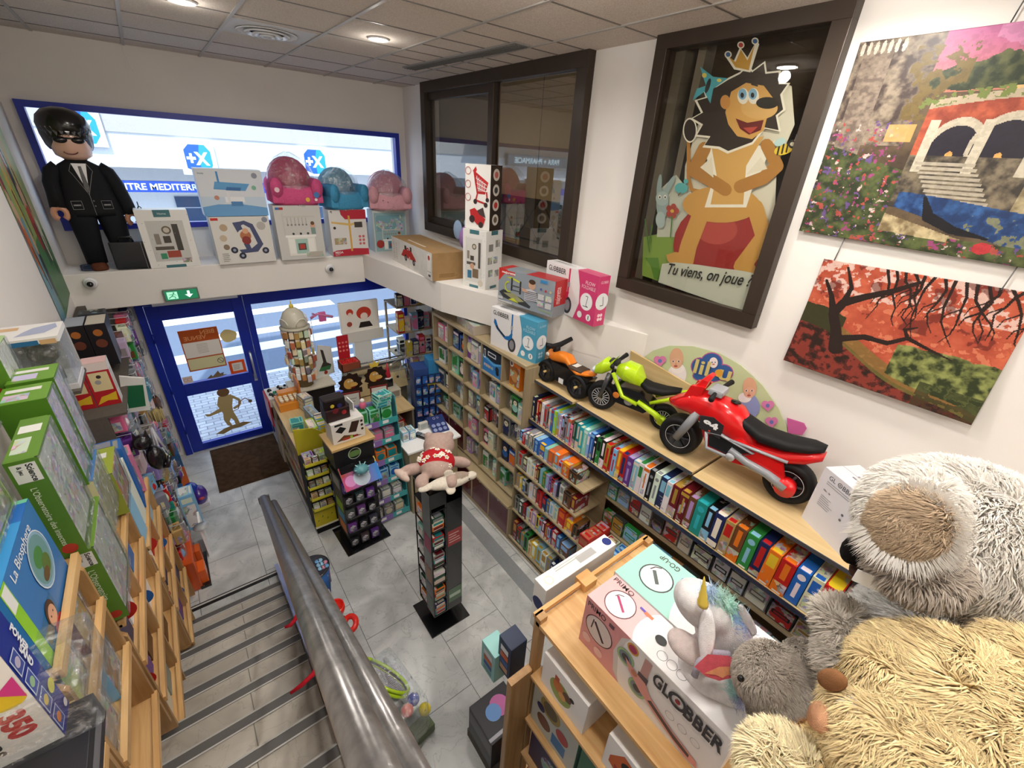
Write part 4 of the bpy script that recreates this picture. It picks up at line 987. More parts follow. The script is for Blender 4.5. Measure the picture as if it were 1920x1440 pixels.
def a_table(m, d):
    F = m.side(B0, d, 'S'); F.k = 2
    F.rect(0, 0, 1, .26, '6aa0cf').poly([(0, .2), (.4, .3), (1, .18), (1, .42), (0, .42)], 'c4d4e2')
    F.rect(.36, .3, .66, .42, 'e9eaec').rect(.4, .3, .44, .52, 'dfe0e2').poly([(.22, .58), (.7, .55), (.78, .7), (.26, .74)], '5f9fd0').rect(.3, .72, .33, .95, '4a8fc8')
    F.poly([(.4, .56), (.62, .55), (.64, .62), (.42, .63)], '3a6ea8').rect(.44, .22, .62, .32, '4f86b8').circ(.84, .62, .05, '7fb89a').circ(.24, .4, .05, 'c08a74').circ(.88, .88, .06, '8a8f9a')
    F.text('Smoby', .04, .88, .04, '4a5a6a')
carton('play_table_box', 'large white and blue play table box stacked on the doll pushchair box', 'box', (.745, 6.46, LZ + .545), (.66, .26, .5), 'd7dbe0', art=a_table)
def a_kit(m, d):
    F = m.side(B0, d, 'S'); F.k = 2; kitchen(F, .1, .08, .9, .9); F.rect(.04, .93, .12, .97, '3f6ea8').rect(.12, .93, .2, .97, 'c03a34'); pic(F, .56, .04, .94, .14, 'b9b2a6')
carton('play_kitchen_box', 'grey white box with a mint toy kitchen, under the pink wrapped armchair', 'box', (1.4, 6.42, LZ), (.55, .26, .66), 'cfccc6', art=a_kit)
def a_crane(m, d):
    F = m.side(B0, d, 'S'); F.k = 2
    F.poly([(.3, 1.0), (1, 1.0), (1, .8), (.42, .8), (.32, .9)], 'b8283a').poly([(0, 0), (1, 0), (1, .14), (.6, .16), (.1, .13), (0, .1)], 'b8283a')
    F.rect(.5, .1, .55, .88, 'd9a84a').poly([(.05, .72), (.55, .66), (.86, .72), (.86, .75), (.55, .71), (.05, .76)], 'd9b86a').rect(.66, .62, .88, .74, '4a4640'); F.circ(.12, .62, .03, '2a2a2a')
    F.text('MEGA', .06, .06, .05, 'f0e6e2', bold=.02); F.text('CITY', .06, .015, .035, 'f0e6e2')
    for k in range(6): F.circ(.78 + .1 * (k % 2), .26 + .08 * (k // 2), .03, 'c86a6a')
    pic(F, .08, .26, .4, .4, 'b09a70'); F.text('PJ', .05, .93, .05, '1a1a1a', bold=.03)
carton('toy_crane_box', 'white and red box with a yellow toy crane, under the blue wrapped armchair', 'box', (2.03, 6.43, LZ), (.50, .24, .60), 'dddad6', art=a_crane)
def a_mini(m, d):
    F = m.side(B0, d, 'S'); F.k = 2; F.rect(.03, .02, .97, .94, '8fb0b4'); pic(F, .08, .5, .9, .88, '77a3ad'); kitchen(F, .2, .05, .85, .6, '4f7f9a', 'c9dadd'); F.circ(.16, .2, .1, 'a33a34')
carton('play_shop_box', 'teal box with a toy shop scene, under the pale pink wrapped armchair', 'box', (2.66, 6.5, LZ), (.5, .22, .58), 'c9cfcd', art=a_mini)

# wrapped toddler armchairs
def armchair(x, y, z, w, c1, c2, label, rz, dots=None, k=1.0):
    t = thing('toddler_armchair', (x, y, z), label, 'armchair', 'wrapped foam armchairs on the boxes', rz)
    m = MB(); m.rings([rr(w * .46, w * .38, .0, p=3.5), rr(w * .5, w * .41, .03, p=3.5), rr(w * .5, w * .41, .17, p=3.5), rr(w * .42, w * .35, .21, p=3)], c1); bs = m.build('seat', 'velvet', t)
    m = MB()
    rs = []
    for y_, s_ in ((w * .12, .96), (w * .16, 1.0), (w * .36, 1.0), (w * .42, .95)):
        ring = [(-w * .46 * s_, y_, .14), (w * .46 * s_, y_, .14)]
        for i in range(13): a = math.pi * i / 12; ring.append((w * .46 * s_ * math.cos(a), y_, .24 + (.30 * k) * s_ * math.sin(a)))
        rs.append(ring)
    m.rings(rs[::-1], c2); m.build('backrest', 'velvet', t)
    for s_ in (-1, 1):
        m = MB(); m.rings([[(s_ * w * .42 + w * .12 * math.cos(a), yy_, .2 + .11 * math.sin(a) + .0) for a in [2 * math.pi * i / 16 for i in range(16)]] for yy_ in (-w * .42, -w * .4, w * .3)][::-1], c1)
        m.b2(s_ * w * .42 - w * .11, -w * .4, .02, s_ * w * .42 + w * .11, w * .3, .2, c1, bev=.02); m.build('armrest', 'velvet', t)
    if dots:
        m = MB(); F = Face(m, (-w * .5, -w * .425, .0), (w, 0, 0), (0, 0, .22))
        for (a, b_, r_, c) in dots: F.circ(a, b_, r_, c)
        m.build('printed_motif', 'print', t)
    m = MB(); rs = []; rl_ = random.Random(int(x * 100))
    for j in range(9):
        ph = j / 8; zz_ = -.01 + .60 * k * ph; s_ = (1.0, 1.03, 1.02, 1.01, .99, .95, .84, .6, .12)[j]
        rs.append([(w * .5 * s_ * math.cos(a) * rl_.uniform(.97, 1.05), w * .42 * s_ * math.sin(a) * rl_.uniform(.97, 1.05) + .02, zz_ + rl_.uniform(-.01, .01)) for a in [2 * math.pi * i / 26 for i in range(26)]])
    m.rings(rs, 'ffffff', cap=True, smooth=False); m.build('plastic_wrap', 'film', t)
armchair(1.44, 6.5, LZ + .665, .56, 'd85c8c', 'c8406c', 'bright pink toddler armchair wrapped in clear film', 0, [(.08, .8, .13, 'e8c9cc'), (.88, .55, .16, '4a7ab8'), (.68, .3, .12, 'e0b44a'), (.86, .3, .08, 'e8e0dc')])
armchair(2.05, 6.5, LZ + .605, .52, '4f9ec8', '7fb4cc', 'sky blue toddler armchair wrapped in clear film', math.radians(12), k=.86)
armchair(2.7, 6.5, LZ + .585, .56, 'dfa6b0', 'd98fa2', 'pale pink toddler armchair wrapped in clear film', math.radians(-12), [(.3, .6, .05, 'a06a8c'), (.42, .5, .04, 'a06a8c')], k=.88)

# right ledge
def a_crt(m, d):
    F = m.side(B0, d, 'W'); F.k = 2
    F.rect(0, 0, 1, 1, 'd9d5cf'); F.ring(.44, .62, .13, .06, 'b8322c'); F.poly([(.26, .4), (.33, .68), (.52, .74), (.62, .5), (.64, .4)], 'b8322c'); F.circ(.38, .38, .13, '3a3636').circ(.38, .38, .06, '9a9490').circ(.58, .33, .12, '3a3636').circ(.58, .33, .05, '9a9490'); F.circ(.48, .42, .07, 'd9a49c')
    F.rect(.36, .7, .41, .86, '3a3636').rect(.5, .72, .54, .88, '3a3636')
    for k in range(8): F.ring(.07 + .07 * (k % 2), .2 + .18 * (k // 2), .05, .012, '8f8a84')
    F.rect(.9, .1, .985, .92, 'e9e6e0'); F.circ(.94, .8, .09, 'b8443c').line([(.9, .3), (.98, .3)], .015, '6a665f').rect(.92, .12, .97, .2, '55524d')
    F = m.side(B0, d, 'T'); F.k = 4; F.rect(.2, .30, .26, .72, 'd9cfbf')
    F = m.side(B0, d, 'S'); F.k = 2; F.lines(.2, .1, .8, .25, 4, '6a5228', rd)
carton('ride_on_car_carton', 'long brown carton with a red ride-on car printed, lying on the right ledge', 'carton', (2.61, 5.18, LZ), (.42, 1.29, .32), 'a5845a', rz=math.radians(-3), art=a_crt, matn=('card', 'busy'))
def a_tall(m, d):
    for w_ in ('W', 'S'):
        F = m.side(B0, d, w_); F.k = 2
        F.rect(.3, .93, .7, 1.0, '44737a').rect(.3, 0, .7, .05, '44737a')
        F.rect(.12, .1, .84, .86, 'd6d4ce') if w_ == 'W' else None
        if w_ == 'W':
            F.circ(.5, .72, .05, '6a5e50').circ(.5, .72, .03, 'c9c0b0').rect(.68, .36, .78, .8, '5a544c').rect(.18, .4, .56, .45, '5f5850').rect(.44, .18, .7, .34, '7d6a54').rect(.22, .16, .4, .3, '3f7a9a').circ(.42, .38, .05, 'd0a284').rect(.34, .48, .5, .56, '4c463f').rect(.2, .5, .3, .64, '8c8378'); F.circ(.8, .1, .06, 'cfc6b8')
        else:
            for (a, b_) in ((.3, .72), (.6, .5), (.3, .28), (.7, .26), (.7, .78), (.25, .5)): pic(F, a - .13, b_ - .06, a + .13, b_ + .06, '8c8a86')
        for k in range(22): F.circ(rd.random(), rd.uniform(.05, .95), .005, '8f9c98')
carton('play_kitchen_box', 'tall white kitchen toy box standing under the shopping trolley box', 'box', (2.80, 4.16, LZ), (.29, .33, .625), 'e4e2dd', rz=math.radians(17), art=a_tall)
def a_trolley(m, d):
    F = m.side(B0, d, 'W'); F.k = 2
    F.rect(0, 0, 1, 1, 'e8e5e0'); rc = 'b82a2c'
    F.poly([(.3, .9), (.42, .97), (.46, .92), (.4, .86)], rc)
    F.poly([(.32, .9), (.44, .88), (.92, .74), (.8, .56), (.5, .56), (.4, .7)], rc)
    for k in range(5): F.line([(.46 + .08 * k, .83 - .025 * k), (.54 + .06 * k, .6)], .012, 'e8e5e0')
    for k in range(3): F.line([(.42, .8 - .07 * k), (.86, .7 - .05 * k)], .01, 'e8e5e0')
    F.line([(.38, .86), (.5, .56), (.44, .46), (.82, .42)], .03, rc).line([(.86, .6), (.9, .46)], .03, rc); F.circ(.42, .44, .04, '3a2c2c').circ(.84, .4, .04, '3a2c2c').circ(.9, .48, .035, '3a2c2c')
    for k in range(3): F.ring(.12, .9 - .2 * k, .05, .01, 'b8605a')
    F.poly([(.2, .3), (.4, .34), (.84, .18), (.74, .05), (.5, .08), (.24, .2)], rc); F.poly([(.5, .3), (.74, .36), (.84, .2), (.6, .24)], '4a3a3a'); F.circ(.3, .16, .06, '3a2c2c').circ(.66, .08, .05, '3a2c2c')
    G_ = m.side(B0, d, 'S'); G_.k = 2; G_.rect(0, 0, 1, 1, '33261f')
    for k in range(4): G_.circ(.5, .86 - .23 * k, .09, 'cfc9be'); G_.circ(.5, .86 - .23 * k, .05, ['b8605a', '3a3a3a', 'b8342c', '6a5a4a'][k])
carton('shopping_trolley_box', 'white and black box with a red toy shopping trolley, stacked on the tall kitchen box', 'box', (2.80, 4.17, LZ + .628), (.2, .33, .63), 'e8e5e0', rz=math.radians(19), art=a_trolley)
# plush behind
t = thing('unicorn_balloon', (3.0, 4.75, LZ), 'lilac and orange plush fish behind the red car carton', 'soft toy')
m = MB(); m.ball((0, 0, .42), (.11, .2, .16), 'b08ac8'); m.ball((0, -.1, .36), (.09, .1, .1), 'd98a4a'); m.build('body', 'velvet', t)
m = MB(); m.ball((-.06, .18, .5), (.03, .1, .12), '9fb8d8'); m.ball((-.04, -.02, .6), (.03, .08, .06), '9fb8d8'); m.ball((0, .0, .14), (.07, .12, .16), 'a9c9b8'); m.build('fin', 'velvet', t)
t.name = 'plush_fish'

def globber(name, label, loc, d, rz, main, pale, sc, word='FLOW'):
    def art(m, d):
        F = m.side(B0, d, 'W'); F.k = 2
        F.poly([(.62, 0), (.7, .35), (.68, .7), (.62, 1), (1, 1), (1, 0)], main)
        F.text('GL', .05, .82, .11, '3a3a3e', bold=.015, w=.085); F.ring(.172, .875, .035, .018, '3a3a3e').circ(.172, .875, .018, '8a2a34'); F.text('BBER', .21, .82, .11, '3a3a3e', bold=.015, w=.19)
        F.line([(.475, .98), (.475, .3)], .045, sc).rect(.452, .6, .5, .7, 'a9a9ae'); F.circ(.49, .22, .13, '3b3b40', .18).circ(.49, .22, .08, '8a8a90', .12)
        F.poly([(.08, .72), (.12, .7), (.18, .52), (.34, .38), (.42, .42), (.46, .5), (.5, .5), (.48, .38), (.42, .3), (.34, .3), (.14, .48), (.07, .62)], sc); F.line([(.13, .56), (.22, .45), (.33, .36)], .05, '2c2c34')
        F.text(word, .78, .78, .07, pale, bold=.01); F.text('FOLDABLE', .72, .69, .07, pale, w=.24)
        F.circ(.83, .44, .17, 'eef0f1'); F.line([(.78, .34), (.87, .34), (.83, .36), (.85, .55), (.81, .55)], .014, '4a4a50'); F.ring(.83, .44, .17, .008, pale)
        F.circ(.74, .14, .07, 'eef0f1').circ(.9, .14, .07, 'eef0f1').rect(.893, .1, .907, .18, '2a2a30')
        E_ = m.side(B0, d, 'S'); E_.k = 2; E_.rect(0, 0, 1, 1, main); E_.circ(.5, .5, .17, 'e9ecee').line([(.35, .42), (.65, .42), (.55, .6)], .015, '4a4a50')
        for a, b_ in ((.38, .22), (.62, .22), (.38, .14), (.62, .14)): E_.circ(a, b_, .035, pale)
        E_.text('GLOBBER', .16, .86, .05, pale, w=.7)
        T_ = m.side(B0, d, 'TW'); T_.k = 3; T_.rect(.6, 0, 1, 1, main).circ(.55, .5, .32, 'ecebec').lines(.1, .4, .4, .7, 3, '55555a', rd)
    return carton(name, label, 'box', loc, d, 'e6e4e4', rz, art)
globber('scooter_box', 'white and pink scooter box standing at the end of the ledge by the lion window', (2.995, 2.86, LZ), (.13, .74, .455), math.radians(-3), 'cf3f72', 'f4d6e0', 'c8285a')
gb = globber('scooter_box', 'white and light blue scooter box on top of the grid shelf, under the garage box', (2.66, 3.27, 2.30), (.14, .66, .43), math.radians(8), '4f9fc0', 'b4d8e4', '2272b8')
def a_maj(m, d):
    F = m.side(B0, d, 'W'); F.k = 2
    F.rect(0, 0, 1, 1, '8f979f'); F.poly([(0, 1), (0, .62), (.16, .98), (.16, 1)], 'c23028'); F.rect(.05, .86, .3, .97, 'c23028'); F.text('majorette', .06, .86, .085, 'f0efee', w=.25, bold=.03)
    F.poly([(.02, .3), (.1, .4), (.45, .28), (.62, .12), (.6, .05), (.4, .08), (.1, .16)], '3a3d40'); F.poly([(.1, .3), (.3, .36), (.5, .2), (.36, .12)], '9a9a70'); F.poly([(.2, .14), (.3, .22), (.4, .1)], 'c4cc3a')
    F.poly([(.14, .78), (.24, .82), (.42, .74), (.42, .7), (.24, .76)], 'c4cc3a').rect(.24, .42, .27, .8, '33363a').rect(.4, .38, .43, .76, '33363a').rect(.26, .56, .42, .6, '55585c').rect(.26, .44, .42, .47, '55585c'); F.ring(.2, .52, .12, .045, 'b8c23a', a0=90, a1=300)
    F.circ(.62, .74, .13, 'c79f86').circ(.62, .83, .12, '4a3526', .07); F.poly([(.5, .58), (.6, .62), (.7, .58), (.74, .3), (.5, .24)], 'c3c3c9')
    for k in range(6): F.line([(.51, .28 + .05 * k), (.72, .3 + .05 * k)], .016, '34343c')
    F.poly([(.44, .6), (.52, .58), (.58, .5), (.46, .5)], 'c79f86')
    F.rect(.76, .88, .88, .96, '3a86c0').circ(.78, .7, .035, '4a5a9a').circ(.86, .68, .035, 'b0304a').circ(.94, .68, .035, 'c4b48a')
    for a in (.74, .87):
        for b_ in (.2, .4): pic(F, a, b_, a + .1, b_ + .16, 'c4c4c4')
    F.rect(0, .1, .1, .18, 'c9c9c9').rect(0, .02, .28, .07, 'c9c9c9').line([(.76, .12), (.98, .1)], .015, '9ab03a')
    E_ = m.side(B0, d, 'S'); E_.k = 2; E_.rect(0, .3, 1, 1, 'b0282c').rect(0, 0, 1, .3, '8a8f94'); E_.text('majorette', .62, .35, .3, 'e9d9d6', rot=90, w=.8)
    T_ = m.side(B0, d, 'TW'); T_.k = 3; T_.rect(0, 0, .12, 1, 'c23028').rect(.5, 0, 1, 1, 'b0383a').circ(.4, .5, .2, '9a9a8a')
carton('garage_playset_box', 'grey and red toy garage box with a boy printed, stacked on the blue scooter box', 'box', (2.77, 3.23, 2.79), (.2, .71, .34), '8f979f', math.radians(11), a_maj)
def a_small(m, d): F = m.side(B0, d, 'W'); F.k = 2; pic(F, 0, 0, 1, 1, 'b0a494'); T_ = m.side(B0, d, 'TW'); T_.k = 3; pic(T_, .02, .05, .98, .95, 'a9b8b4')
carton('board_game_box', 'pale flat board game lying on the grid shelf left of the blue scooter box', 'box', (2.70, 4.12, 2.30), (.28, .52, .11), 'b9ad9c', math.radians(-10), a_small)
# ------------------------------------------------------------------ shelving along the right wall
def nm(c):
    return c.replace('_', ' ')
ORD = ['first', 'second', 'third', 'fourth', 'fifth', 'sixth', 'seventh', 'eighth', 'ninth', 'tenth', 'eleventh', 'twelfth', 'thirteenth', 'fourteenth', 'fifteenth', 'sixteenth', 'seventeenth', 'eighteenth', 'nineteenth', 'twentieth']
TENS = ['', '', 'twenty', 'thirty', 'forty', 'fifty', 'sixty']
def ordn(i):
    i += 1
    if i <= 20: return ORD[i - 1]
    t, u = divmod(i, 10)
    if u == 0: return TENS[t].rstrip('y') + 'ieth'
    return TENS[t] + '-' + ORD[u - 1]

g = thing('grid_shelf', (2.52, 2.93, 0), 'tall pale laminate cubby shelf with rows of compartments along the right wall', 'shelf')
def part(name, mt, parent, *boxes, bevel=.002):
    if mt == 'matte': boxes = [tuple(b_) + ('5a544d',) for b_ in boxes]
    m = MB()
    for b_ in boxes: m.b2(*b_)
    return m.build(name, mt, parent, bevel=bevel)
GY = [1.94, 1.56, 1.18, .80, .41, .0]      # divider positions, window end first (relative)
GZ = [2.28, 1.94, 1.60, 1.26, .92, .56]
D = .34
part('top_board', 'lam', g, (0, 0, 2.265, D + .3, 1.96, 2.30))
for z in GZ[1:]: part('shelf_board', 'lam', g, (0, 0.01, z - .011, D, 1.95, z + .009))
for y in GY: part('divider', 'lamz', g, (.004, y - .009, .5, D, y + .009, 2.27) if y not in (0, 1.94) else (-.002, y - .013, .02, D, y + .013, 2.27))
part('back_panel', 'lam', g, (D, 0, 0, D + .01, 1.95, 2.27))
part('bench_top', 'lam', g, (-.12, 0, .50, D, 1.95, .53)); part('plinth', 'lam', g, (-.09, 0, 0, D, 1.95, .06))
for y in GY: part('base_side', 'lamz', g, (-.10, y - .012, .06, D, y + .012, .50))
def mdoor(y0, y1, z0, z1, x):
    m = MB(); m.b2(x, y0, z0, x + .016, y1, z1, '5c1524', bev=.003); F = Face(m, (x, y1, z0), (0, -(y1 - y0), 0), (0, 0, z1 - z0)); F.rect(.42, .9, .5, .94, 'cfc6bd')
    for a in range(3):
        for b_ in range(3): F.circ(.4 + .12 * a, .46 + .08 * b_, .018, '3e0c16')
    m.build('cupboard_door', 'plastic', g)
for a, b_ in zip(GY, GY[1:]): mdoor(b_ + .014, a - .014, .065, .495, -.095)
mdoor(1.575, 1.925, .57, .905, .006); mdoor(1.195, 1.545, .57, .905, .006)
# contents of the compartments
rk = random.Random(21)
def jitter(c, a=.12):
    r_, g_, b_ = lin(PAL.get(c, c)); return tuple(max(0, min(1, k * rk.uniform(1 - a, 1 + a))) for k in (r_, g_, b_))
def toy_box(name, label, cat, group, loc, w, dp, h, col, accent, rz=0, style=0):
    """small packed toy: box with artwork window on the aisle side; local x to the wall"""
    m = MB(); m.box((0, 0, h / 2), (dp, w, h), jitter(col), 0, bev=.002)
    F = m.side((0, 0, 0), (dp, w, h), 'W'); F.k = 2
    ac_ = jitter(accent)
    if style == 0: F.rect(.06, .05, .94, .74, ac_, mi=1).rect(.1, .8, .9, .93, jitter('white'))
    elif style == 1: F.rect(0, .0, 1, .45, ac_).circ(.5, .5, .24, jitter('cream'), mi=1).rect(.15, .84, .85, .95, ac_)
    elif style == 2: F.rect(.08, .25, .92, .95, ac_, mi=1).rect(.08, .05, .5, .18, jitter('white'))
    elif style == 3:
        F.rect(.1, .08, .9, .86, '24242a'); F.circ(.5, .4, .2, ac_).circ(.5, .66, .13, jitter('cream')).circ(.46, .68, .02, '111111').circ(.56, .68, .02, '111111')
    T_ = m.side((0, 0, 0), (dp, w, h), 'TW'); T_.k = 2; T_.rect(.08, .1, .92, .9, ac_, mi=1)
    S_ = m.side((0, 0, 0), (dp, w, h), 'S'); S_.k = 2; S_.rect(.1, .1, .9, .9, ac_, mi=1)
    return tag(m.build(name, ['print', 'busy'], loc=loc, rz=rz), label, cat, group)
def soft_pack(name, label, cat, group, loc, w, dp, h, c1, c2, rz=0):
    """plush or toy in a clear bag with a card header"""
    t = thing(name, loc, label, cat, group, rz)
    m = MB(); m.ball((0, 0, h * .36), (dp * .36, w * .42, h * .34), c1, n=10, m=6); m.ball((-.01, 0, h * .68), (dp * .3, w * .3, h * .2), c2, n=10, m=6)
    m.ball((-dp * .2, w * .24, h * .82), (dp * .1, w * .1, h * .1), c2, n=8, m=4); m.ball((-dp * .2, -w * .24, h * .82), (dp * .1, w * .1, h * .1), c2, n=8, m=4)
    for s_ in (-1, 1): m.ball((-dp * .3, s_ * w * .1, h * .71), (.004, .006, .006), 'black', n=6, m=4)
    m.build('toy_body', 'velvet', t)
    m = MB(); m.b2(-dp * .05, -w * .46, h * .9, dp * .05, w * .46, h * 1.02, 'white'); m.build('header_card', 'print', t)
    m = MB(); m.box((0, 0, h * .46), (dp * .86, w * .96, h * .88), 'ffffff', bev=.012); m.build('clear_bag', 'film', t)
    return t
rowname = ['top', 'second', 'third', 'fourth', 'fifth']
colname = ['by the window end', 'second from the window', 'in the middle column', 'second from the game shelves', 'beside the game shelves']
sch = [['pink', 'white', 'cream'], ['light_blue', 'grey', 'white'], ['lilac', 'white', 'teal'], ['navy', 'blue', 'orange'], ['grey', 'cream', 'light_blue'],
       ['white', 'green', 'mint'], ['lilac', 'purple', 'white'], ['black', 'red', 'grey'], ['mint', 'green', 'white'], ['white', 'pink', 'lilac'], ['grey', 'navy', 'white'], ['purple', 'light_blue', 'pink']]
n_ = 0
for r_ in range(5):
    for c_ in range(5):
        if r_ == 4 and c_ < 2: continue
        ya, yb = GY[c_] - .02, GY[c_ + 1] + .02; z0 = GZ[r_ + 1] + .0095; hmax = GZ[r_] - GZ[r_ + 1] - .035
        if r_ == 0 and c_ >= 3: continue
        pal = sch[(r_ * 5 + c_ * 3) % len(sch)]
        if r_ >= 3 and c_ < 2: pal = ['mint', 'green', 'white']
        k = 2 if c_ < 2 else 3; wtot = ya - yb; w = wtot / k
        for i in range(k):
            yy0 = ya - w * (i + .5); h = hmax * rk.uniform(.62, .96); dp = rk.uniform(.14, .24)
            pos = ['left', 'right'] if k == 2 else ['left', 'middle', 'right']
            lab = f'{nm(pal[i % 3])} {{}}, {pos[i]} in {rowname[r_]} row compartment {colname[c_]}'
            gx = 2.52 + .04 + dp / 2 + rk.uniform(0, .03)
            if (n_ + r_) % 3 == 0 and r_ >= 1: soft_pack('bagged_plush', lab.format('bagged soft toy'), 'soft toy', 'bagged toys in the cubby shelf', (gx, 2.93 + yy0, z0), w * .9, dp, h, jitter(pal[i % 3]), jitter(pal[(i + 1) % 3]))
            else: toy_box('toy_box', lab.format('toy box'), 'toy box', 'toy boxes in the cubby shelf', (gx, 2.93 + yy0, z0), w * .92, dp, h, pal[i % 3], pal[(i + 1) % 3], rz=rk.uniform(-.08, .08), style=rk.choice([0, 0, 1, 2, 3]))
            n_ += 1
# the two bright boxes top right of the cubbies
m = MB(); d_ = (.24, .365, .29); m.box((0, 0, .145), d_, '1a2433', bev=.003); F = m.side(B0, d_, 'W'); F.k = 2
F.rect(0, 0, 1, .55, '2f7fc8').poly([(0, .55), (.3, .5), (.6, .42), (1, .58), (1, .66), (.6, .5), (.3, .6), (0, .66)], '5aaae0').rect(.06, .55, .16, .92, 'e9edf2').rect(.08, .6, .14, .88, '1a2433')
F.rect(.28, .72, .7, .9, 'e9edf2').rect(.31, .76, .67, .86, '1a2433'); F.circ(.78, .34, .12, '2a3038').circ(.8, .2, .1, '1b1f26')
for k in range(5): F.circ(.14 + .1 * k, .28, .07, ['b0784a', '6a7a9c', 'c9b08c', '46586c', '8aa8c4'][k], mi=1)
tag(m.build('toy_bike_box', ['print', 'busy'], loc=(2.66, 3.537, 1.95)), 'dark and bright blue toy set box at the top right of the cubby shelf', 'toy box', 'toy boxes in the cubby shelf')
m = MB(); d_ = (.2, .20, .31); m.box((0, 0, .155), d_, 'e0761c', bev=.003); F = m.side(B0, d_, 'W'); F.k = 2
F.rect(.05, .05, .95, .8, '9c5a24', mi=1).circ(.16, .84, .11, 'f2ece4').circ(.16, .84, .07, '4a4a4e').rect(0, 0, 1, .06, 'e8b43a').circ(.5, .45, .22, 'c48a4c', mi=1)
tag(m.build('toy_figure_box', ['print', 'busy'], loc=(2.66, 3.14, 1.95), rz=-.1), 'orange and brown creature box at the top right corner of the cubby shelf', 'toy box', 'toy boxes in the cubby shelf')
m = MB(); d_ = (.2, .18, .28); toy_box('toy_box', 'grey and cream toy box left of the bright blue box in the cubby shelf', 'toy box', 'toy boxes in the cubby shelf', (2.65, 3.92, 1.95), .17, .18, .27, 'grey', 'cream')

# price rail helper and row of boxes
def row(kind, label_kind, cat, group, shelf, xf, y0, z, items, dp, xj=.012, tilt=.03, style='spine', parent_rot=0):
    y = y0; names = [nm(i[0]) for i in items]
    for i, it in enumerate(items):
        col, w, h = it[:3]; acc = it[3] if len(it) > 3 else rk.choice(['white', 'cream', 'gold', 'light_blue', 'red', 'black'])
        c = jitter(col); m = MB(); dd = dp * rk.uniform(.92, 1.0); d_ = (dd, w * .955, h)
        m.box((0, 0, h / 2), d_, c, 0, bev=.002)
        F = m.side(B0, d_, 'W'); F.k = 2; a_ = jitter(acc)
        s_ = rk.randrange(5) if style == 'spine' else 5
        if s_ == 0: F.rect(.15, .55, .85, .9, a_).rect(.12, .1, .88, .42, c, mi=1)
        elif s_ == 1: F.rect(.0, .0, 1, .34, a_, mi=1).rect(.3, .45, .7, .92, a_)
        elif s_ == 2: F.circ(.5, .8, .3 * w / h, a_).rect(.34, .18, .66, .62, a_)
        elif s_ == 3: F.rect(0, .86, 1, .96, a_).rect(.2, .1, .8, .7, c, mi=1).rect(.4, .3, .6, .8, a_)
        elif s_ == 4: F.rect(.25, .3, .75, .88, a_).rect(.0, .05, 1, .2, a_, mi=1)
        else: F.rect(.06, .06, .94, .94, a_, mi=1).rect(.15, .38, .85, .62, c).rect(.22, .44, .78, .56, a_)
        if s_ < 5 and rk.random() < .7: F.rect(.2, .02, .8, .07 if h > .2 else .12, 'f1efe9')
        T_ = m.side(B0, d_, 'TW'); T_.k = 2
        if rk.random() < .6: T_.rect(.08, .06, .92, .94, c if rk.random() < .5 else a_, mi=1)
        T_.rect(.15, .02, .85, .16, a_)
        S_ = m.side(B0, d_, 'S'); S_.k = 2; S_.rect(.04, .05, .96, .95, a_ if rk.random() < .4 else c, mi=1)
        prev = names[i - 1] if i else None
        lab = f'{nm(col)} {label_kind}' + (f' beside {prev}' if prev and prev != names[i] else '') + f', {ordn(i)} from window on {shelf}'
        tag(m.build(kind, ['print', 'busy'], loc=(xf + dd / 2 + rk.uniform(0, xj), y - w / 2, z), rz=rk.uniform(-tilt, tilt) * .6), lab, cat, group)
        y -= w
    return y

gs = thing('game_shelf', (2.6, -.45, 0), 'long low shelving with three stepped shelves of board games below the ride-on bikes', 'shelf')
part('shelf_board', 'maple', gs, (0, 0, 1.655, .5, 3.36, 1.68))
part('side_panel', 'lamz', gs, (.0, 3.36, 1.68, .45, 3.375, 2.1))
m = MB(); m.b2(-.008, 0, 1.65, 0, 3.36, 1.685, '2a3550'); m.build('shelf_lip', 'plastic', gs)
m = MB(); m.b2(-.012, 0, 1.68, -.009, 3.36, 1.715, 'ffffff'); m.build('clear_guard', 'display', gs)
for z in (1.30, .95, .6): part('shelf_board', 'lam', gs, (.15, 0, z - .018, .5, 2.36, z))
part('back_panel', 'lam', gs, (.5, 0, 0, .51, 3.36, 2.1))
def bikeboard(label, x0, y0, y1):
    t = thing('display_board', (x0, y0, 2.13), label, 'shelf board', 'pale boards the ride-on bikes stand on')
    m = MB(); m.b2(0, 0, -.022, 3.17 - x0, y1 - y0, 0); m.build('board', 'maple', t, bevel=.001)
    m = MB(); m.b2(-.006, 0, -.026, 0, y1 - y0, .002, '4a4c52'); m.build('metal_edge', 'plastic', t)
bikeboard('pale wooden board carrying the small orange bike', 2.64, 2.37, 3.16)
bikeboard('pale wooden board carrying the lime bike', 2.665, 1.14, 2.35)
bikeboard('pale wooden board carrying the red bike and white scooter box', 2.635, -.3, 1.12)
m = MB(); m.b2(3.14, .3, 2.13, 3.165, 1.05, 2.26, 'cdb185'); m.b2(3.14, -.4, 2.13, 3.165, .3, 2.24, 'cdb185'); tag(m.build('back_board', 'maple'), 'pale upright board between the red bike\'s tail and the wall', 'board')
o = MB(); A_, B_ = at(1184, 657, 0, 3.15), at(1307, 729, 0, 3.15)
o.prism([(A_.y, A_.z), (B_.y, B_.z), (B_.y, 2.14), (2.16, 2.14)], 3.14, 3.16, 'cdb185', axis='x'); tag(o.build('back_board', 'maple'), 'sloping upright wooden board behind the lime bike, in front of the doll advert', 'board')

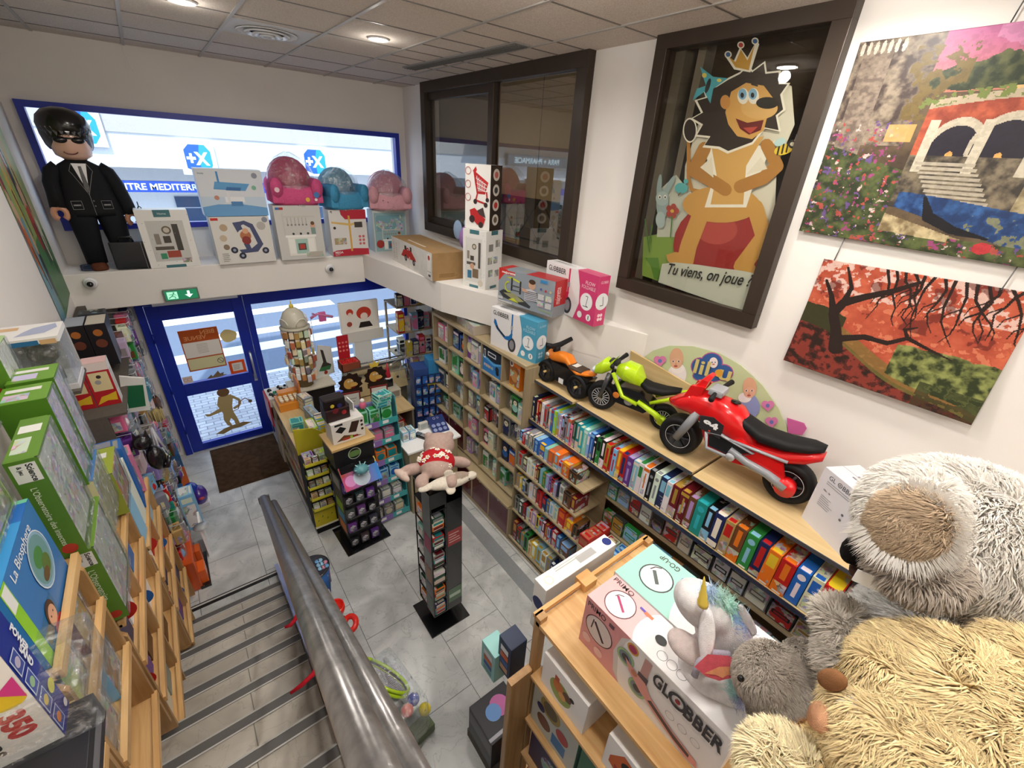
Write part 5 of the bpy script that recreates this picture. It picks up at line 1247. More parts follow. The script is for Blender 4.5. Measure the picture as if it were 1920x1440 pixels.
row('game_box', 'board game box', 'board game', 'board games on the upper game shelf', 'upper game shelf', 2.612, 2.90, 1.68, [
    ('navy', .042, .27), ('black', .035, .27), ('red', .03, .27), ('maroon', .035, .27), ('white', .045, .27), ('grey', .05, .26), ('terracotta', .03, .25), ('cream', .03, .26), ('blue', .035, .27),
    ('lime', .04, .27), ('light_blue', .04, .27), ('lilac', .035, .26), ('maroon', .03, .27), ('grey', .045, .27), ('terracotta', .045, .28), ('pink', .03, .24), ('dark_green', .04, .29, 'grey'), ('teal', .05, .29, 'cream'),
    ('turquoise', .045, .28), ('mint', .05, .28), ('light_blue', .035, .26), ('blue', .05, .29, 'light_blue'), ('black', .035, .28, 'white'), ('green', .05, .28), ('black', .055, .29, 'white'), ('gold', .05, .28), ('red', .03, .19),
    ('light_blue', .045, .28), ('orange', .05, .29, 'yellow'), ('red', .055, .29, 'navy'), ('purple', .06, .29, 'lilac'), ('light_blue', .055, .29), ('white', .05, .3, 'green'), ('white', .055, .3, 'orange'), ('black', .05, .3, 'grey'),
    ('white', .055, .3, 'grey'), ('navy', .06, .3, 'light_blue'), ('white', .05, .3), ('maroon', .07, .3, 'gold'), ('maroon', .07, .3, 'gold'), ('brown', .06, .29, 'lilac'), ('teal', .085, .3, 'turquoise'), ('black', .065, .29, 'light_blue'),
    ('navy', .075, .3, 'white'), ('tan', .07, .3, 'red'), ('brown', .08, .3, 'orange'), ('green', .08, .3, 'light_blue'), ('navy', .07, .3, 'red'), ('orange', .08, .29, 'yellow'), ('red', .09, .28, 'orange'), ('blue', .08, .28), ('cream', .07, .29, 'blue'), ('red', .09, .29, 'yellow'), ('grey', .06, .28), ('navy', .07, .29), ('maroon', .06, .28), ('red', .07, .27)], .3)

iu = thing('stepped_shelf', (2.45, 1.92, 0), 'open shelf unit with five rows of small games beside the cubby shelf', 'shelf')
for z, x0, ye in ((1.465, 0, 0), (1.14, 0, .05), (.85, 0, -.05), (.51, 0, -.0), (.06, -.02, .1)): part('shelf_board', 'lam', iu, (x0, ye, z - .02, .35, 1.0, z))
part('side_panel', 'lamz', iu, (0, .985, 0, .35, 1.0, 1.48)); part('back_panel', 'lam', iu, (.35, 0, 0, .36, 1.0, 1.46)); part('front_plinth', 'lam', iu, (-.02, .1, 0, 0, 1.0, .09))
NM = 'row of small games'
def mk(seed, n, wr, hr, pal):
    q = random.Random(seed); return [(q.choice(pal), q.uniform(*wr), q.uniform(*hr)) for _ in range(n)]
row('game_box', 'game box', 'game', 'games on the highest stepped shelf', 'highest small-game shelf', 2.46, 2.89, 1.465, [('navy', .05, .13), ('red', .05, .12), ('grey', .04, .16), ('grey', .02, .17), ('grey', .02, .17), ('grey', .02, .17), ('grey', .02, .17), ('grey', .02, .17), ('blue', .07, .17, 'light_blue'), ('blue', .09, .16, 'yellow'), ('mint', .05, .15), ('terracotta', .08, .16, 'orange'), ('orange', .07, .17), ('light_blue', .05, .12), ('orange', .1, .15, 'yellow'), ('brown', .1, .12)], .2)
row('game_box', 'game box', 'game', 'games on the second stepped shelf', 'second small-game shelf', 2.46, 2.89, 1.14, [('grey', .09, .19), ('brown', .07, .17), ('white', .07, .2), ('cream', .06, .17), ('red', .03, .2), ('black', .04, .18), ('light_blue', .05, .19), ('green', .05, .18), ('lilac', .05, .19), ('purple', .03, .17), ('red', .04, .2), ('lilac', .04, .16), ('navy', .04, .19), ('white', .06, .2, 'grey'), ('brown', .1, .17), ('maroon', .06, .16)], .2)
row('game_box', 'game box', 'game', 'games on the third stepped shelf', 'third small-game shelf', 2.46, 2.89, .85, [('grey', .06, .18), ('yellow', .04, .17), ('blue', .05, .17), ('grey', .07, .18), ('white', .06, .2), ('grey', .06, .19), ('maroon', .06, .18), ('red', .04, .2), ('navy', .06, .17), ('blue', .06, .18), ('white', .06, .19), ('cream', .06, .19), ('red', .1, .2, 'orange'), ('orange', .11, .14, 'yellow'), ('brown', .06, .16)], .2)
row('game_box', 'game box', 'game', 'games on the fourth stepped shelf', 'fourth small-game shelf', 2.46, 2.89, .51, [('grey', .08, .2), ('dark_green', .07, .2), ('maroon', .06, .2), ('light_blue', .06, .18), ('cream', .04, .2), ('lilac', .07, .2), ('yellow', .05, .22), ('light_blue', .05, .21), ('maroon', .05, .2), ('red', .04, .2), ('light_blue', .04, .19), ('purple', .03, .2), ('red', .07, .21), ('blue', .06, .19), ('brown', .13, .16)], .2)
row('game_box', 'large game box', 'game', 'games on the lowest stepped shelf', 'lowest small-game shelf', 2.44, 2.86, .06, [('maroon', .07, .3), ('dark_green', .08, .26), ('grey', .06, .24), ('green', .07, .28), ('cream', .06, .22), ('yellow', .09, .26), ('light_blue', .08, .28), ('white', .09, .27), ('grey', .07, .28), ('navy', .05, .25), ('white', .07, .24), ('green', .05, .16)], .24)
# rows below the long shelf
cov = ['grey', 'green', 'tan', 'dark_grey', 'mint', 'black', 'cream', 'light_blue', 'brown']
def flatrow(shelf, seed, z, xf, y0, y1):
    q = random.Random(seed); its = []; y = y0
    while y > y1: w = q.uniform(.11, .19); its.append((q.choice(cov) if len(its) else 'green', w, q.uniform(.15, .21))); y -= w
    row('strategy_game_box', 'game box facing out', 'board game', 'games facing out on the ' + shelf, shelf, xf, y0, z, its, .06, style='cover')
flatrow('upper dim shelf', 31, 1.30, 2.77, 1.90, -.35)
flatrow('lower dim shelf', 32, .95, 2.77, 1.90, -.35)
# counter of card game piles
cs = thing('card_game_table', (2.42, 1.15, 0), 'low wooden display table of small card games behind the white flat box', 'display table')
part('table_board', 'lam', cs, (0, 0, .88, .32, .72, .9)); part('front_panel', 'lam', cs, (0, 0, 0, .02, .72, .88)); part('side_panel', 'lamz', cs, (.02, 0, 0, .32, .02, .88))
i_ = 0
for (rw, col, col2, hgt, ny) in ((0, 'red', 'terracotta', .06, 7), (1, 'cream', 'red', .05, 7), (2, 'light_blue', 'blue', .05, 7), (3, 'orange', 'yellow', .045, 7), (4, 'maroon', 'red', .05, 7)):
    for k in range(3):
        m = MB(); h = hgt + (.05 if rw == 0 else 0) + rk.uniform(0, .02); d_ = (.1, .115, h); m.box((0, 0, h / 2), d_, jitter(col), bev=.002)
        T_ = m.side(B0, d_, 'TW'); T_.k = 2; T_.rect(.08, .08, .92, .92, jitter(col2), mi=1).rect(.2, .35, .8, .65, jitter(col)); F = m.side(B0, d_, 'W'); F.k = 2; F.rect(.1, .2, .9, .8, jitter(col2))
        tag(m.build('card_game_box', ['print', 'busy'], loc=(2.475 + .103 * k, 1.81 - .135 * rw, .9), rz=rk.uniform(-.05, .05)), f'{nm(col)} card game box, {["front", "second", "third", "back"][k]} of the {nm(col)} row on the card game table', 'card game', 'card games on the low table'); i_ += 1
# blue bingo-like boxes lower right
for k in range(7):
    m = MB(); d_ = (.28, .2, .07); m.box((0, 0, .035), d_, '2a9ccc', bev=.003); T_ = m.side(B0, d_, 'TW'); T_.k = 2; T_.rect(.05, .05, .95, .95, '2c88b8', mi=1).circ(.3, .7, .2, 'e8f2f6').circ(.7, .7, .2, 'e8f2f6'); F = m.side(B0, d_, 'W'); F.k = 2; F.rect(.1, .2, .9, .8, '1a6c98')
    tag(m.build('quiz_game_box', ['print', 'busy'], loc=(2.35 + .05 * (k % 2), .98 - .22 * k, .62 + .07 * (k % 2)), rz=.05 * (k - 3)), f'turquoise flat game box, {ordn(k)} from window in the low pile beside pine rack', 'board game', 'turquoise game boxes low down')
m = MB(); m.b2(2.2, -.6, 0, 2.6, 1.1, .62, '3a3a3c'); tag(m.build('low_plinth', 'matte'), 'dark low plinth under the turquoise game boxes', 'plinth')
# ------------------------------------------------------------------ checkout corner
rc = random.Random(77)
def jc(c, a=.1):
    r_, g_, b_ = lin(PAL.get(c, c)); return tuple(max(0, min(1, k * rc.uniform(1 - a, 1 + a))) for k in (r_, g_, b_))
def sbox(name, label, cat, group, loc, d, col, acc, rz=0, faces='SWT', mode=0):
    m = MB(); m.box((0, 0, d[2] / 2), d, jc(col), bev=.0015)
    for w_ in faces:
        F = m.side(B0, d, w_ if w_ != 'T' else 'TW'); F.k = 2
        if mode == 0: F.rect(.08, .08, .92, .72, jc(acc), mi=1).rect(.14, .78, .86, .92, jc(acc))
        elif mode == 1: F.circ(.5, .5, .3, jc(acc)).rect(.1, .86, .9, .95, jc(acc))
        else: F.rect(.1, .3, .9, .9, jc(acc)).rect(.1, .08, .9, .22, jc('white'))
    return tag(m.build(name, ['print', 'busy'], loc=loc, rz=rz), label, cat, group)

# wooden gondola left of the till
t = thing('counter_gondola', (.6, 4.56, 0), 'pale wooden counter shelf standing left of the yellow tiered stand', 'counter')
part('top_board', 'maple', t, (0, 0, 1.04, .42, 1.26, 1.07)); part('side_panel', 'lamz', t, (0.02, 1.24, 0, .4, 1.26, 1.04), (.02, 0, 0, .4, .02, 1.04))
part('core_panel', 'lamz', t, (.13, .02, 0, .15, 1.24, 1.04)); part('plinth', 'matte', t, (.03, .02, 0, .39, 1.24, .08))
for z in (.3, .55, .8): part('shelf_board', 'lam', t, (.01, .02, z - .012, .13, 1.24, z))
gp = ['cream', 'navy', 'lime', 'white', 'orange', 'lilac', 'grey', 'red']
for zi, z in enumerate((.3, .55, .8)):
    for k in range(7):
        c = gp[(k * 3 + zi * 2) % 8]
        sbox('notebook_pack', f'{nm(c)} stationery pack, {ordn(k)} from the stand on the {["low", "middle", "upper"][zi]} side shelf of the wooden counter', 'stationery', 'packs on the side of the wooden counter', (.66, 4.67 + .165 * k, z), (.05, .14, .2), c, gp[(k + 3) % 8], faces='WT')
for i, (x, y, w_, l_, h_, c, a, lab) in enumerate(((.72, 4.66, .14, .12, .07, 'pink', 'lilac', 'pink memo block on the wooden counter'), (.72, 4.98, .14, .14, .12, 'mint', 'teal', 'mint green box pile on the wooden counter'),
        (.84, 4.78, .1, .26, .14, 'lime', 'white', 'lime sticker book stack on the wooden counter'), (.92, 5.05, .1, .3, .16, 'light_blue', 'grey', 'light blue book row on the wooden counter'), (.93, 5.4, .12, .2, .2, 'grey', 'cream', 'grey picture book stack by the snack tray'))):
    sbox('counter_item', lab, 'stationery', 'goods on the wooden counter', (x, y, 1.07), (w_, l_, h_), c, a, rz=.1 * (i - 2))
for k in range(8): sbox('thin_book', f'thin {["blue", "white", "lime", "grey"][k % 4]} book, {ordn(k)} of the leaning row on the wooden counter', 'book', 'leaning books on the wooden counter', (.95 + .002 * k, 4.62 + .035 * k, 1.07), (.14, .024, .19 + .01 * (k % 3)), ['light_blue', 'white', 'lime', 'grey'][k % 4], ['yellow', 'grey', 'green', 'cream'][k % 4], faces='SWT')
t = thing('snack_tray', (.78, 5.62, 1.07), 'orange tiered tray of small white pots at the door end of the counter', 'tray')
m = MB(); m.box((0, 0, .05), (.3, .32, .1), 'd98a2e', bev=.004); m.box((.02, .1, .13), (.26, .12, .08), 'd98a2e', bev=.003); m.b2(.12, -.1, .1, .14, .18, .34, 'c9783a'); m.build('tray_body', 'print', t)
for i in range(4):
    for j in range(3):
        m = MB(); m.lathe([(.0, 0), (.022, 0), (.026, .04), (.024, .045), (0, .045)], (0, 0, 0), 'efe3c4', n=10)
        tag(m.build('small_pot', 'plastic', loc=(.68 + .06 * i, 5.52 + .055 * j, 1.17)), 'small cream pot standing in the orange tiered tray', 'pot', 'cream pots in the orange tray')
t = thing('toy_car_box', (.72, 6.05, .95), 'open box of black and white toy pieces next to the entrance door', 'box')
m = MB(); m.b2(-.12, -.14, -.95, .14, .2, 0, 'c9b9a6'); m.b2(-.14, -.16, 0, .16, .2, .12, 'd9d4cc', bev=.003); m.b2(-.16, -.17, -.3, -.14, .2, .1, 'b8303a'); m.build('carton_body', 'print', t)
m = MB()
for k in range(14): m.ball((rc.uniform(-.1, .12), rc.uniform(-.12, .16), .13), rc.uniform(.018, .035), rc.choice(['17171a', 'e9e6e0', '2f8a6a', '17171a']), n=8, m=5)
m.build('loose_pieces', 'plastic', t)

# yellow tiered stand
t = thing('tiered_stand', (.6, 4.28, 0), 'yellow cardboard tiered stand with small packets at the end of the counter', 'display stand')
m = MB(); m.b2(.0, 0, .11, .33, .27, 1.0, '2a2a2e'); m.b2(.005, -.005, 0, .34, .27, .11, '1a1a1c'); m.build('stand_body', 'matte', t)
m = MB(); m.b2(0, -.012, .11, .24, 0, .34, 'cdbd28'); F = Face(m, (0, -.0125, .11), (.24, 0, 0), (0, 0, .23))
for k in range(4): F.poly([(.1 + .22 * k, .3 + .2 * (k % 2)), (.2 + .22 * k, .36 + .2 * (k % 2)), (.17 + .22 * k, .44 + .2 * (k % 2))], '6a7a1c')
m.b2(-.005, -.02, .09, .34, -.0, .11, 'e9e4cf'); m.build('front_panel', 'print', t)
m = MB(); F = Face(m, (.245, -.0125, .34), (.09, 0, 0), (0, 0, .6)); F.rect(0, 0, 1, .2, '1f3f9c').rect(0, .2, 1, .36, 'dfe3ea').rect(0, .36, 1, .6, '1f3f9c').rect(0, .6, 1, .78, 'dfe3ea').rect(0, .78, 1, 1, '8c9a3a'); m.build('side_print', 'print', t)
for k, z in enumerate((.36, .52, .68, .84, 1.0)):
    m = MB(); y = -.05 + .0 * k; m.b2(0, y, z, .24, y + .05, z + .008, 'd6cc2c'); m.b2(0, y, z, .24, y + .006, z + .045, 'e2d83a'); m.b2(0, y, z, .006, y + .05, z + .045, 'd6cc2c'); m.b2(.234, y, z, .24, y + .05, z + .045, 'd6cc2c'); m.build('tray', 'print', t)
    for j in range(3): sbox('seed_packet', f'{["pale green", "cream", "brown"][(k + j) % 3]} packet, {["left", "middle", "right"][j]} on tray {ordn(k)} from the floor of the yellow stand', 'packet', 'packets on the yellow stand', (.645 + .075 * j, 4.257, z + .009), (.065, .035, .1), ['b4cf9a', 'cream', 'brown'][(k + j) % 3], ['white', 'tan', 'grey'][(k + 2 * j) % 3], faces='ST')
m = MB(); m.prism([(0, 1.0), (.33, 1.0), (.33, 1.18), (.2, 1.3), (.0, 1.34)], .24, .255, 'c7bb2e', axis='y'); m.build('header_board', 'print', t)
m = MB(); m.prism([(.25, 1.0), (.33, 1.0), (.33, 1.52), (.30, 1.42), (.27, 1.25)], .02, .03, 'cfc434', axis='y'); m.build('header_board', 'print', t)
for j in range(2): sbox('seed_packet', f'{["purple", "grey"][j]} flat box in the top of the yellow stand', 'packet', 'packets on the yellow stand', (.68 + .13 * j, 4.42, 1.0), (.11, .12, .05), ['lilac', 'grey'][j], ['purple', 'lime'][j], faces='ST')
# post-card strip with hanging film balls between stands
# tester stand
t = thing('tester_stand', (1.03, 4.0, 0), 'black puzzle display stand with rainbow panel reading tester-moi', 'display stand', rz=math.radians(3))
m = MB(); m.box((0, -.0, .006), (.52, .5, .012), '151417', bev=.003); m.build('base_plate', 'plastic', t)
m = MB(); m.b2(-.17, -.15, .012, .2, .2, 1.12, '17161a'); m.build('stand_body', 'print', t)
m = MB(); F = Face(m, (-.17, -.1505, .02), (.37, 0, 0), (0, 0, 1.0)); F.rect(.0, .0, 1, 1, '131216')
m.build('front_print', 'print', t)
for z in (.25, .45, .65, .83): m = MB(); m.b2(-.165, -.19, z, .195, -.15, z + .006, '2a2a2e'); m.b2(-.165, -.19, z, .195, -.187, z + .02, '3a3a3e'); m.build('hook_shelf', 'plastic', t)
m = MB(); m.b2(-.19, -.14, .15, -.172, .16, 1.0, '2a2a2e'); F = Face(m, (-.1905, .16, .15), (0, -.3, 0), (0, 0, .85))
for k, c in enumerate(['d9781e', '2f9ad0', '8cc42c', '3a3a3e', '9a9aa0']): F.rect(.2, .04 + .19 * k, .86, .2 + .19 * k, c)
m.build('side_pocket', 'print', t)
m = MB(); T_ = Matrix.Translation((0.02, -.18, 1.03)) @ Matrix.Rotation(math.radians(48), 4, 'X')
F = Face(m, T_ @ Vector((-.2, -.14, 0)), T_.to_3x3() @ Vector((.4, 0, 0)), T_.to_3x3() @ Vector((0, .3, 0)))
m.box((0, 0, 0), (.4, .3, .008), 'd8d8dc', T=T_ @ Matrix.Translation((0, .01, -.005)))
cols = ['c43a3a', 'd46a5a', 'c86ab0', '8f6ad0', '5a9ae0', '3a8ad8', 'e0c04a']
for i in range(10):
    for j in range(6):
        hh = (i / 9 * .55 + j / 5 * .1); c = tuple(np.array(lin('c22f6e' if j < 3 else 'b82a2a')) * (1 - i / 9) + np.array(lin('2f8ade' if j < 4 else 'd9b84a')) * (i / 9))
        F.rect(i / 10, j / 6, (i + 1) / 10, (j + 1) / 6, c); F.k -= 1
F.k += 1; F.circ(.2, .3, .2, 'd98ac8', mi=0); F.circ(.5, .3, .3, 'c9d8e8')
F.text('TESTER - MOI !', .12, .82, .1, 'f0e9e4', w=.66, bold=.02); m.build('rainbow_panel', 'print', t)
m = MB(); m.ball(T_ @ Vector((.01, .03, .05)), (.085, .08, .05), '5f9aa4', n=8, m=5); 
for k in range(8): m.cyl(T_ @ Vector((.01, .03, .05)), T_ @ Vector((.01 + .08 * math.cos(k * .785), .03 + .08 * math.sin(k * .785), .09)), .006, '9fd0d4', n=5)
m.build('demo_puzzle', 'plastic', t)
m = MB(); m.b2(-.2, -.1, 1.12, .23, .23, 1.36, '141316'); m.b2(-.22, -.14, 1.36, .24, .24, 1.385, 'c9a872'); F = Face(m, (-.2, -.1005, 1.12), (.43, 0, 0), (0, 0, .24)); F.circ(.5, .5, .3, '6a8a4a', .16); F.ring(.5, .5, .26, .03, 'c9d0b8'); m.build('header_block', 'print', t)
for r_ in range(5):
    for c_ in range(3):
        col = ['17171a', 'e6e6e8', '4a4a50'][(r_ + c_) % 3]
        m = MB(); d_ = (.09, .04, .12); m.box((0, 0, .06), d_, jc(['black', 'dark_grey', 'purple'][(r_ * 2 + c_) % 3], .3), bev=.002); F = m.side(B0, d_, 'S'); F.k = 2
        F.poly([(.5, .85), (.9, .65), (.5, .45), (.1, .65)], 'd9d9dc').poly([(.1, .6), (.48, .4), (.48, .08), (.1, .28)], 'a9a9ae').poly([(.9, .6), (.52, .4), (.52, .08), (.9, .28)], '77777c').line([(.3, .75), (.7, .55)], .03, '17171a')
        zz_ = (.04, .256, .456, .656, .836)[r_]
        tag(m.build('puzzle_pack', 'print', loc=(.90 + .12 * c_, 3.832, zz_), rz=.05), f'{["left", "middle", "right"][c_]} cube puzzle pack on the {["bottom", "second", "third", "fourth", "top"][r_]} level of the black tester stand', 'puzzle', 'cube puzzle packs on the tester stand')
t = thing('dice_game_display', (1.03, 4.05, 1.385), 'black and white counter box with striped dice pictures on the tester stand', 'display box', rz=math.radians(3))
m = MB(); m.box((0, 0, .12), (.34, .2, .24), 'dedbd6', bev=.003); F = m.side(B0, (.34, .2, .24), 'S'); F.k = 3
F.rect(0, 0, 1, 1, 'e3e0da').poly([(.1, .62), (.26, .82), (.44, .66), (.28, .46)], '17171a').poly([(.48, .4), (.62, .9), (.86, .86), (.72, .34)], '3a241c').poly([(.1, .1), (.34, .34), (.9, .1)], '5a3a24').rect(.3, .08, .5, .2, 'a33226').rect(.52, .08, .6, .22, 'a9c43a').rect(.62, .1, .76, .2, '8a2420').circ(.92, .8, .06, '2a1c16').circ(.92, .6, .06, '2a1c16').circ(.92, .4, .06, '2a1c16').rect(.1, .86, .34, .96, '17171a')
m.build('display_body', 'print', t)
m = MB(); m.box((-.06, .05, .3), (.24, .18, .14), '2a1414', bev=.01); m.box((-.07, .06, .42), (.22, .14, .12), '1d1416', bev=.02); F = Face(m, (-.18, -.0405, .23), (.24, 0, 0), (0, 0, .25)); F.circ(.4, .5, .12, '6a1a22').circ(.6, .7, .1, '2a2a60').circ(.3, .75, .08, 'c9b43a').circ(.75, .35, .1, 'a3222a'); m.build('top_header', 'print', t)
for s_ in range(6):
    m = MB(); m.box((0, 0, .05), (.012, .16, .1), 'e8e6e2' if s_ % 2 else '1c1c20'); tag(m.build('dice_card', 'print', loc=(.9 + .05 * s_, 4.18, 1.63), rz=.1), f'{"white" if s_ % 2 else "black"} upright card, {ordn(s_)} from the left behind the striped dice box', 'card', 'upright cards above the dice box')

# teal and purple tiered rack
t = thing('gift_rack', (1.42, 4.2, 0), 'tall teal and purple tiered rack with clear trays of small gadgets', 'display stand', rz=math.radians(2))
m = MB(); m.b2(-.22, .1, 0, .24, .14, 1.55, '6a6a9c'); m.build('back_panel', 'plastic', t)
for s_ in (-1, 1):
    m = MB(); m.prism([(-.2, 0), (.14, 0), (.14, 1.62), (.0, 1.62)], (-.225 if s_ < 0 else .235), (-.215 if s_ < 0 else .245), '7d6aa0' if s_ < 0 else '4aa0a4', axis='x'); m.build('side_panel', 'plastic', t)
tz = [.03, .28, .54, .80, 1.06, 1.3]
for k, z in enumerate(tz):
    y = -.2 + .2 * z / 1.6
    m = MB(); m.b2(-.21, y, z, .23, .1, z + .01, '5fb0b4'); m.b2(-.21, y - .008, z, .01, y, z + .075, '8a6ab4'); m.b2(.01, y - .008, z, .23, y, z + .075, '3aa4a8'); F = Face(m, (-.21, y - .0085, z), (.44, 0, 0), (0, 0, .075)); F.rect(.14, .3, .3, .85, 'eef0ee').rect(.6, .3, .76, .85, 'eef0ee'); m.build('tray', 'plastic', t)
    gp2 = [('grey', 'cream'), ('grey', 'white'), ('light_blue', 'blue'), ('orange', 'teal'), ('grey', 'pink'), ('mint', 'green')][k]
    for j in range(3):
        c = gp2[0]; h = (.14, .15, .17, .15, .14, .2)[k]
        sbox('gadget_box', f'{nm(c)} gadget box, {["left", "middle", "right"][j]} on the {["floor level", "second", "third", "fourth", "fifth", "top"][k]} tray of the teal and purple rack', 'gadget', 'gadget boxes on the teal and purple rack', (1.27 + .14 * j, 4.2 + y + .10, z + .011), (.125, .1, h), c, gp2[1], rz=.04, mode=(k + j) % 3)
for k in range(4): sbox('mint_box', f'mint green flat box, {["lowest", "second", "third", "topmost"][k]} of the pile on top of the teal rack', 'gadget', 'mint boxes on the teal rack', (1.51 + .006 * k, 4.25, 1.53 + .036 * k), (.17, .15, .034), 'mint', 'teal', rz=.06 * k)
m = MB(); m.ball((0, 0, .05), (.04, .03, .05), 'd9688a'); m.ball((0, 0, .11), (.025, .025, .025), 'e9e4e0'); tag(m.build('pink_figure', 'plastic', loc=(1.3, 4.25, 1.53)), 'small pink figure in the top left of the teal and purple rack', 'figurine')

# till desk
t = thing('checkout_desk', (1.68, 3.95, 0), 'grey laminate checkout desk with white top at the end of the aisle', 'desk')
m = MB(); m.b2(0, 0, 0, .66, .03, .94, '8c8880'); m.b2(0, .03, 0, .03, .7, .94, '8c8880'); m.b2(.63, .03, 0, .66, .7, .94, '8c8880'); m.build('desk_body', 'lamz', t)
part('desk_top', 'plastic', t, (-.02, -.02, .94, .7, .42, .965)); part('inner_shelf', 'lam', t, (.03, .3, .5, .63, .7, .52))
t = thing('card_terminal', (1.95, 4.16, .965), 'black card payment terminal on the white desk top', 'card terminal', rz=.5)
m = MB(); m.box((0, 0, .02), (.08, .17, .04), '17171a', bev=.01); m.build('terminal_body', 'plastic', t); m = MB(); F = Face(m, (-.032, -.07, .0405), (.064, 0, 0), (0, .14, 0)); F.rect(.0, .6, 1, 1, '5a6a70')
for a in range(3):
    for b_ in range(4): F.rect(.05 + .33 * a, .03 + .13 * b_, .28 + .33 * a, .12 + .13 * b_, 'c9c9cc')
m.build('keypad', 'print', t)
for j in range(2): sbox('blue_box', f'{["left", "right"][j]} sky blue boxed toy on the white desk top', 'box', 'blue boxes on the desk', (1.75 + .09 * j, 4.24, .965), (.08, .14, .13), 'light_blue', 'white', mode=0)
t = thing('card_holder', (2.05, 4.32, .965), 'small white leaflet holder on the desk', 'leaflet holder'); m = MB(); m.box((0, 0, .05), (.12, .05, .1), 'd9d6cc', bev=.004); m.build('holder', 'plastic', t); m = MB(); F = Face(m, (-.05, -.0255, .01), (.1, 0, 0), (0, 0, .08)); F.rect(0, 0, 1, 1, 'bfc4c0').lines(.1, .1, .9, .9, 4, '7f847f', rc); m.build('leaflet', 'print', t)
t = thing('button_badge_display', (2.22, 4.24, .965), 'navy blue tray with six pale round badges on the desk', 'display tray', rz=-.1); m = MB(); T_ = Matrix.Translation((0, 0, .06)) @ Matrix.Rotation(math.radians(25), 4, 'X'); m.box(B0, (.22, .26, .02), '2b3a72', T=T_, bev=.003); m.build('tray', 'plastic', t)
m = MB(); F = Face(m, T_ @ Vector((-.11, -.13, .0105)), T_.to_3x3() @ Vector((.22, 0, 0)), T_.to_3x3() @ Vector((0, .26, 0)))
for a in range(3):
    for b_ in range(2): F.circ(.2 + .3 * a, .16 + .26 * b_, .1, '8f9cc8'); F.k -= 1
F.ring(.4, .84, .05, .015, 'c9d0e8'); F.ring(.62, .84, .04, .012, 'c9d0e8'); m.build('badges', 'print', t)
m = MB(); F = Face(m, (2.0, 4.02, .9665), (.2, 0, 0), (0, .16, 0)); m.b2(2.02, 4.0, .965, 2.2, 4.18, .967, 'f3f3f1'); tag(m.build('paper_sheet', 'print'), 'white sheet of paper on the desk beside the card terminal', 'paper')

# back desk under the window
t = thing('till_counter', (1.45, 4.95, 0), 'cream topped till counter behind the white boards', 'counter')
part('counter_top', 'maple', t, (0, 0, .88, .78, .72, .91)); m = MB(); m.b2(0, .0, .0, .78, .02, .3, '4a4038'); m.b2(.0, .02, 0, .03, .7, .88, '8c8070'); m.b2(.75, .02, 0, .78, .7, .88, '8c8070'); m.build('counter_body', 'matte', t); part('shelf_board', 'maple', t, (.03, .1, .5, .75, .7, .52))
for j, (x, c) in enumerate(((1.62, 'white'), (1.84, 'grey'), (2.06, 'red'))): sbox('till_paper_box', f'{c} box on the shelf under the till counter', 'box', 'boxes under the till counter', (x, 5.2, .52), (.16, .2, .14), c, 'cream')
t = thing('gift_wrap_dispenser', (1.62, 5.72, .0), 'steel gift wrap roll dispenser with cream paper behind the till', 'paper dispenser')
m = MB(); m.b2(0, 0, 0, .85, .4, 1.15, 'a39a80'); m.build('cabinet', 'matte', t); m = MB(); m.cyl((.04, .1, 1.24), (.8, .1, 1.24), .07, 'd9caa4', n=20); m.build('paper_roll', 'print', t)
m = MB(); m.tube([(.0, .1, 1.15), (.0, .1, 1.34), (.86, .1, 1.34), (.86, .1, 1.15)], .012, '77777a'); m.b2(.02, .0, 1.30, .84, .03, 1.33, '9a9a9a'); m.build('steel_frame', 'metal', t)
m = MB(); m.prism([(-.02, 1.15), (-.12, .95), (-.13, .93), (-.0, 1.13)], .03, .82, 'cdb98a', axis='x'); m.build('hanging_paper', 'print', t)
for i, (x, y, z, lab) in enumerate(((1.47, 5.2, 1.23, 'left cut-out lion head sign on the till counter, without crown'), (1.81, 5.2, 1.25, 'right cut-out lion head sign wearing a yellow crown'))):
    t = thing('mascot_sign', (x, y, z), lab, 'sign', 'lion head signs on the till counter')
    m = MB(); P_ = [(.15 * math.cos(a) * (1.1 if k % 2 else .9), .16 + .14 * math.sin(a) * (1.1 if k % 2 else .9)) for k, a in enumerate([2 * math.pi * q / 20 for q in range(20)])]
    m.prism(P_, -.004, .004, '2c1d16', axis='y'); m.b2(-.12, -.006, -.0, .14, .006, .07, '33261f'); m.b2(-.05, -.004, .91 - z, .05, .004, .0, '5a4a3c'); m.build('mane_board', 'print', t)
    m = MB(); F = Face(m, (-.15, -.0075, .02), (.3, 0, 0), (0, 0, .28)); F.circ(.42, .5, .24, 'cf9f4c', .27).circ(.64, .42, .17, 'dcb060', .11).circ(.8, .5, .06, '17120e').circ(.42, .62, .05, 'f0ede4').circ(.55, .63, .05, 'f0ede4').circ(.43, .61, .02, '17120e').circ(.56, .62, .02, '17120e').poly([(.45, .3), (.75, .34), (.6, .22)], '7a1c1c'); m.build('face_print', 'print', t)
    if i: m = MB(); m.prism([(-.06, .3), (.04, .3), (.07, .38), (.03, .34), (0, .39), (-.03, .34), (-.08, .37)], -.005, .003, 'e0c24a', axis='y'); m.build('crown', 'print', t)
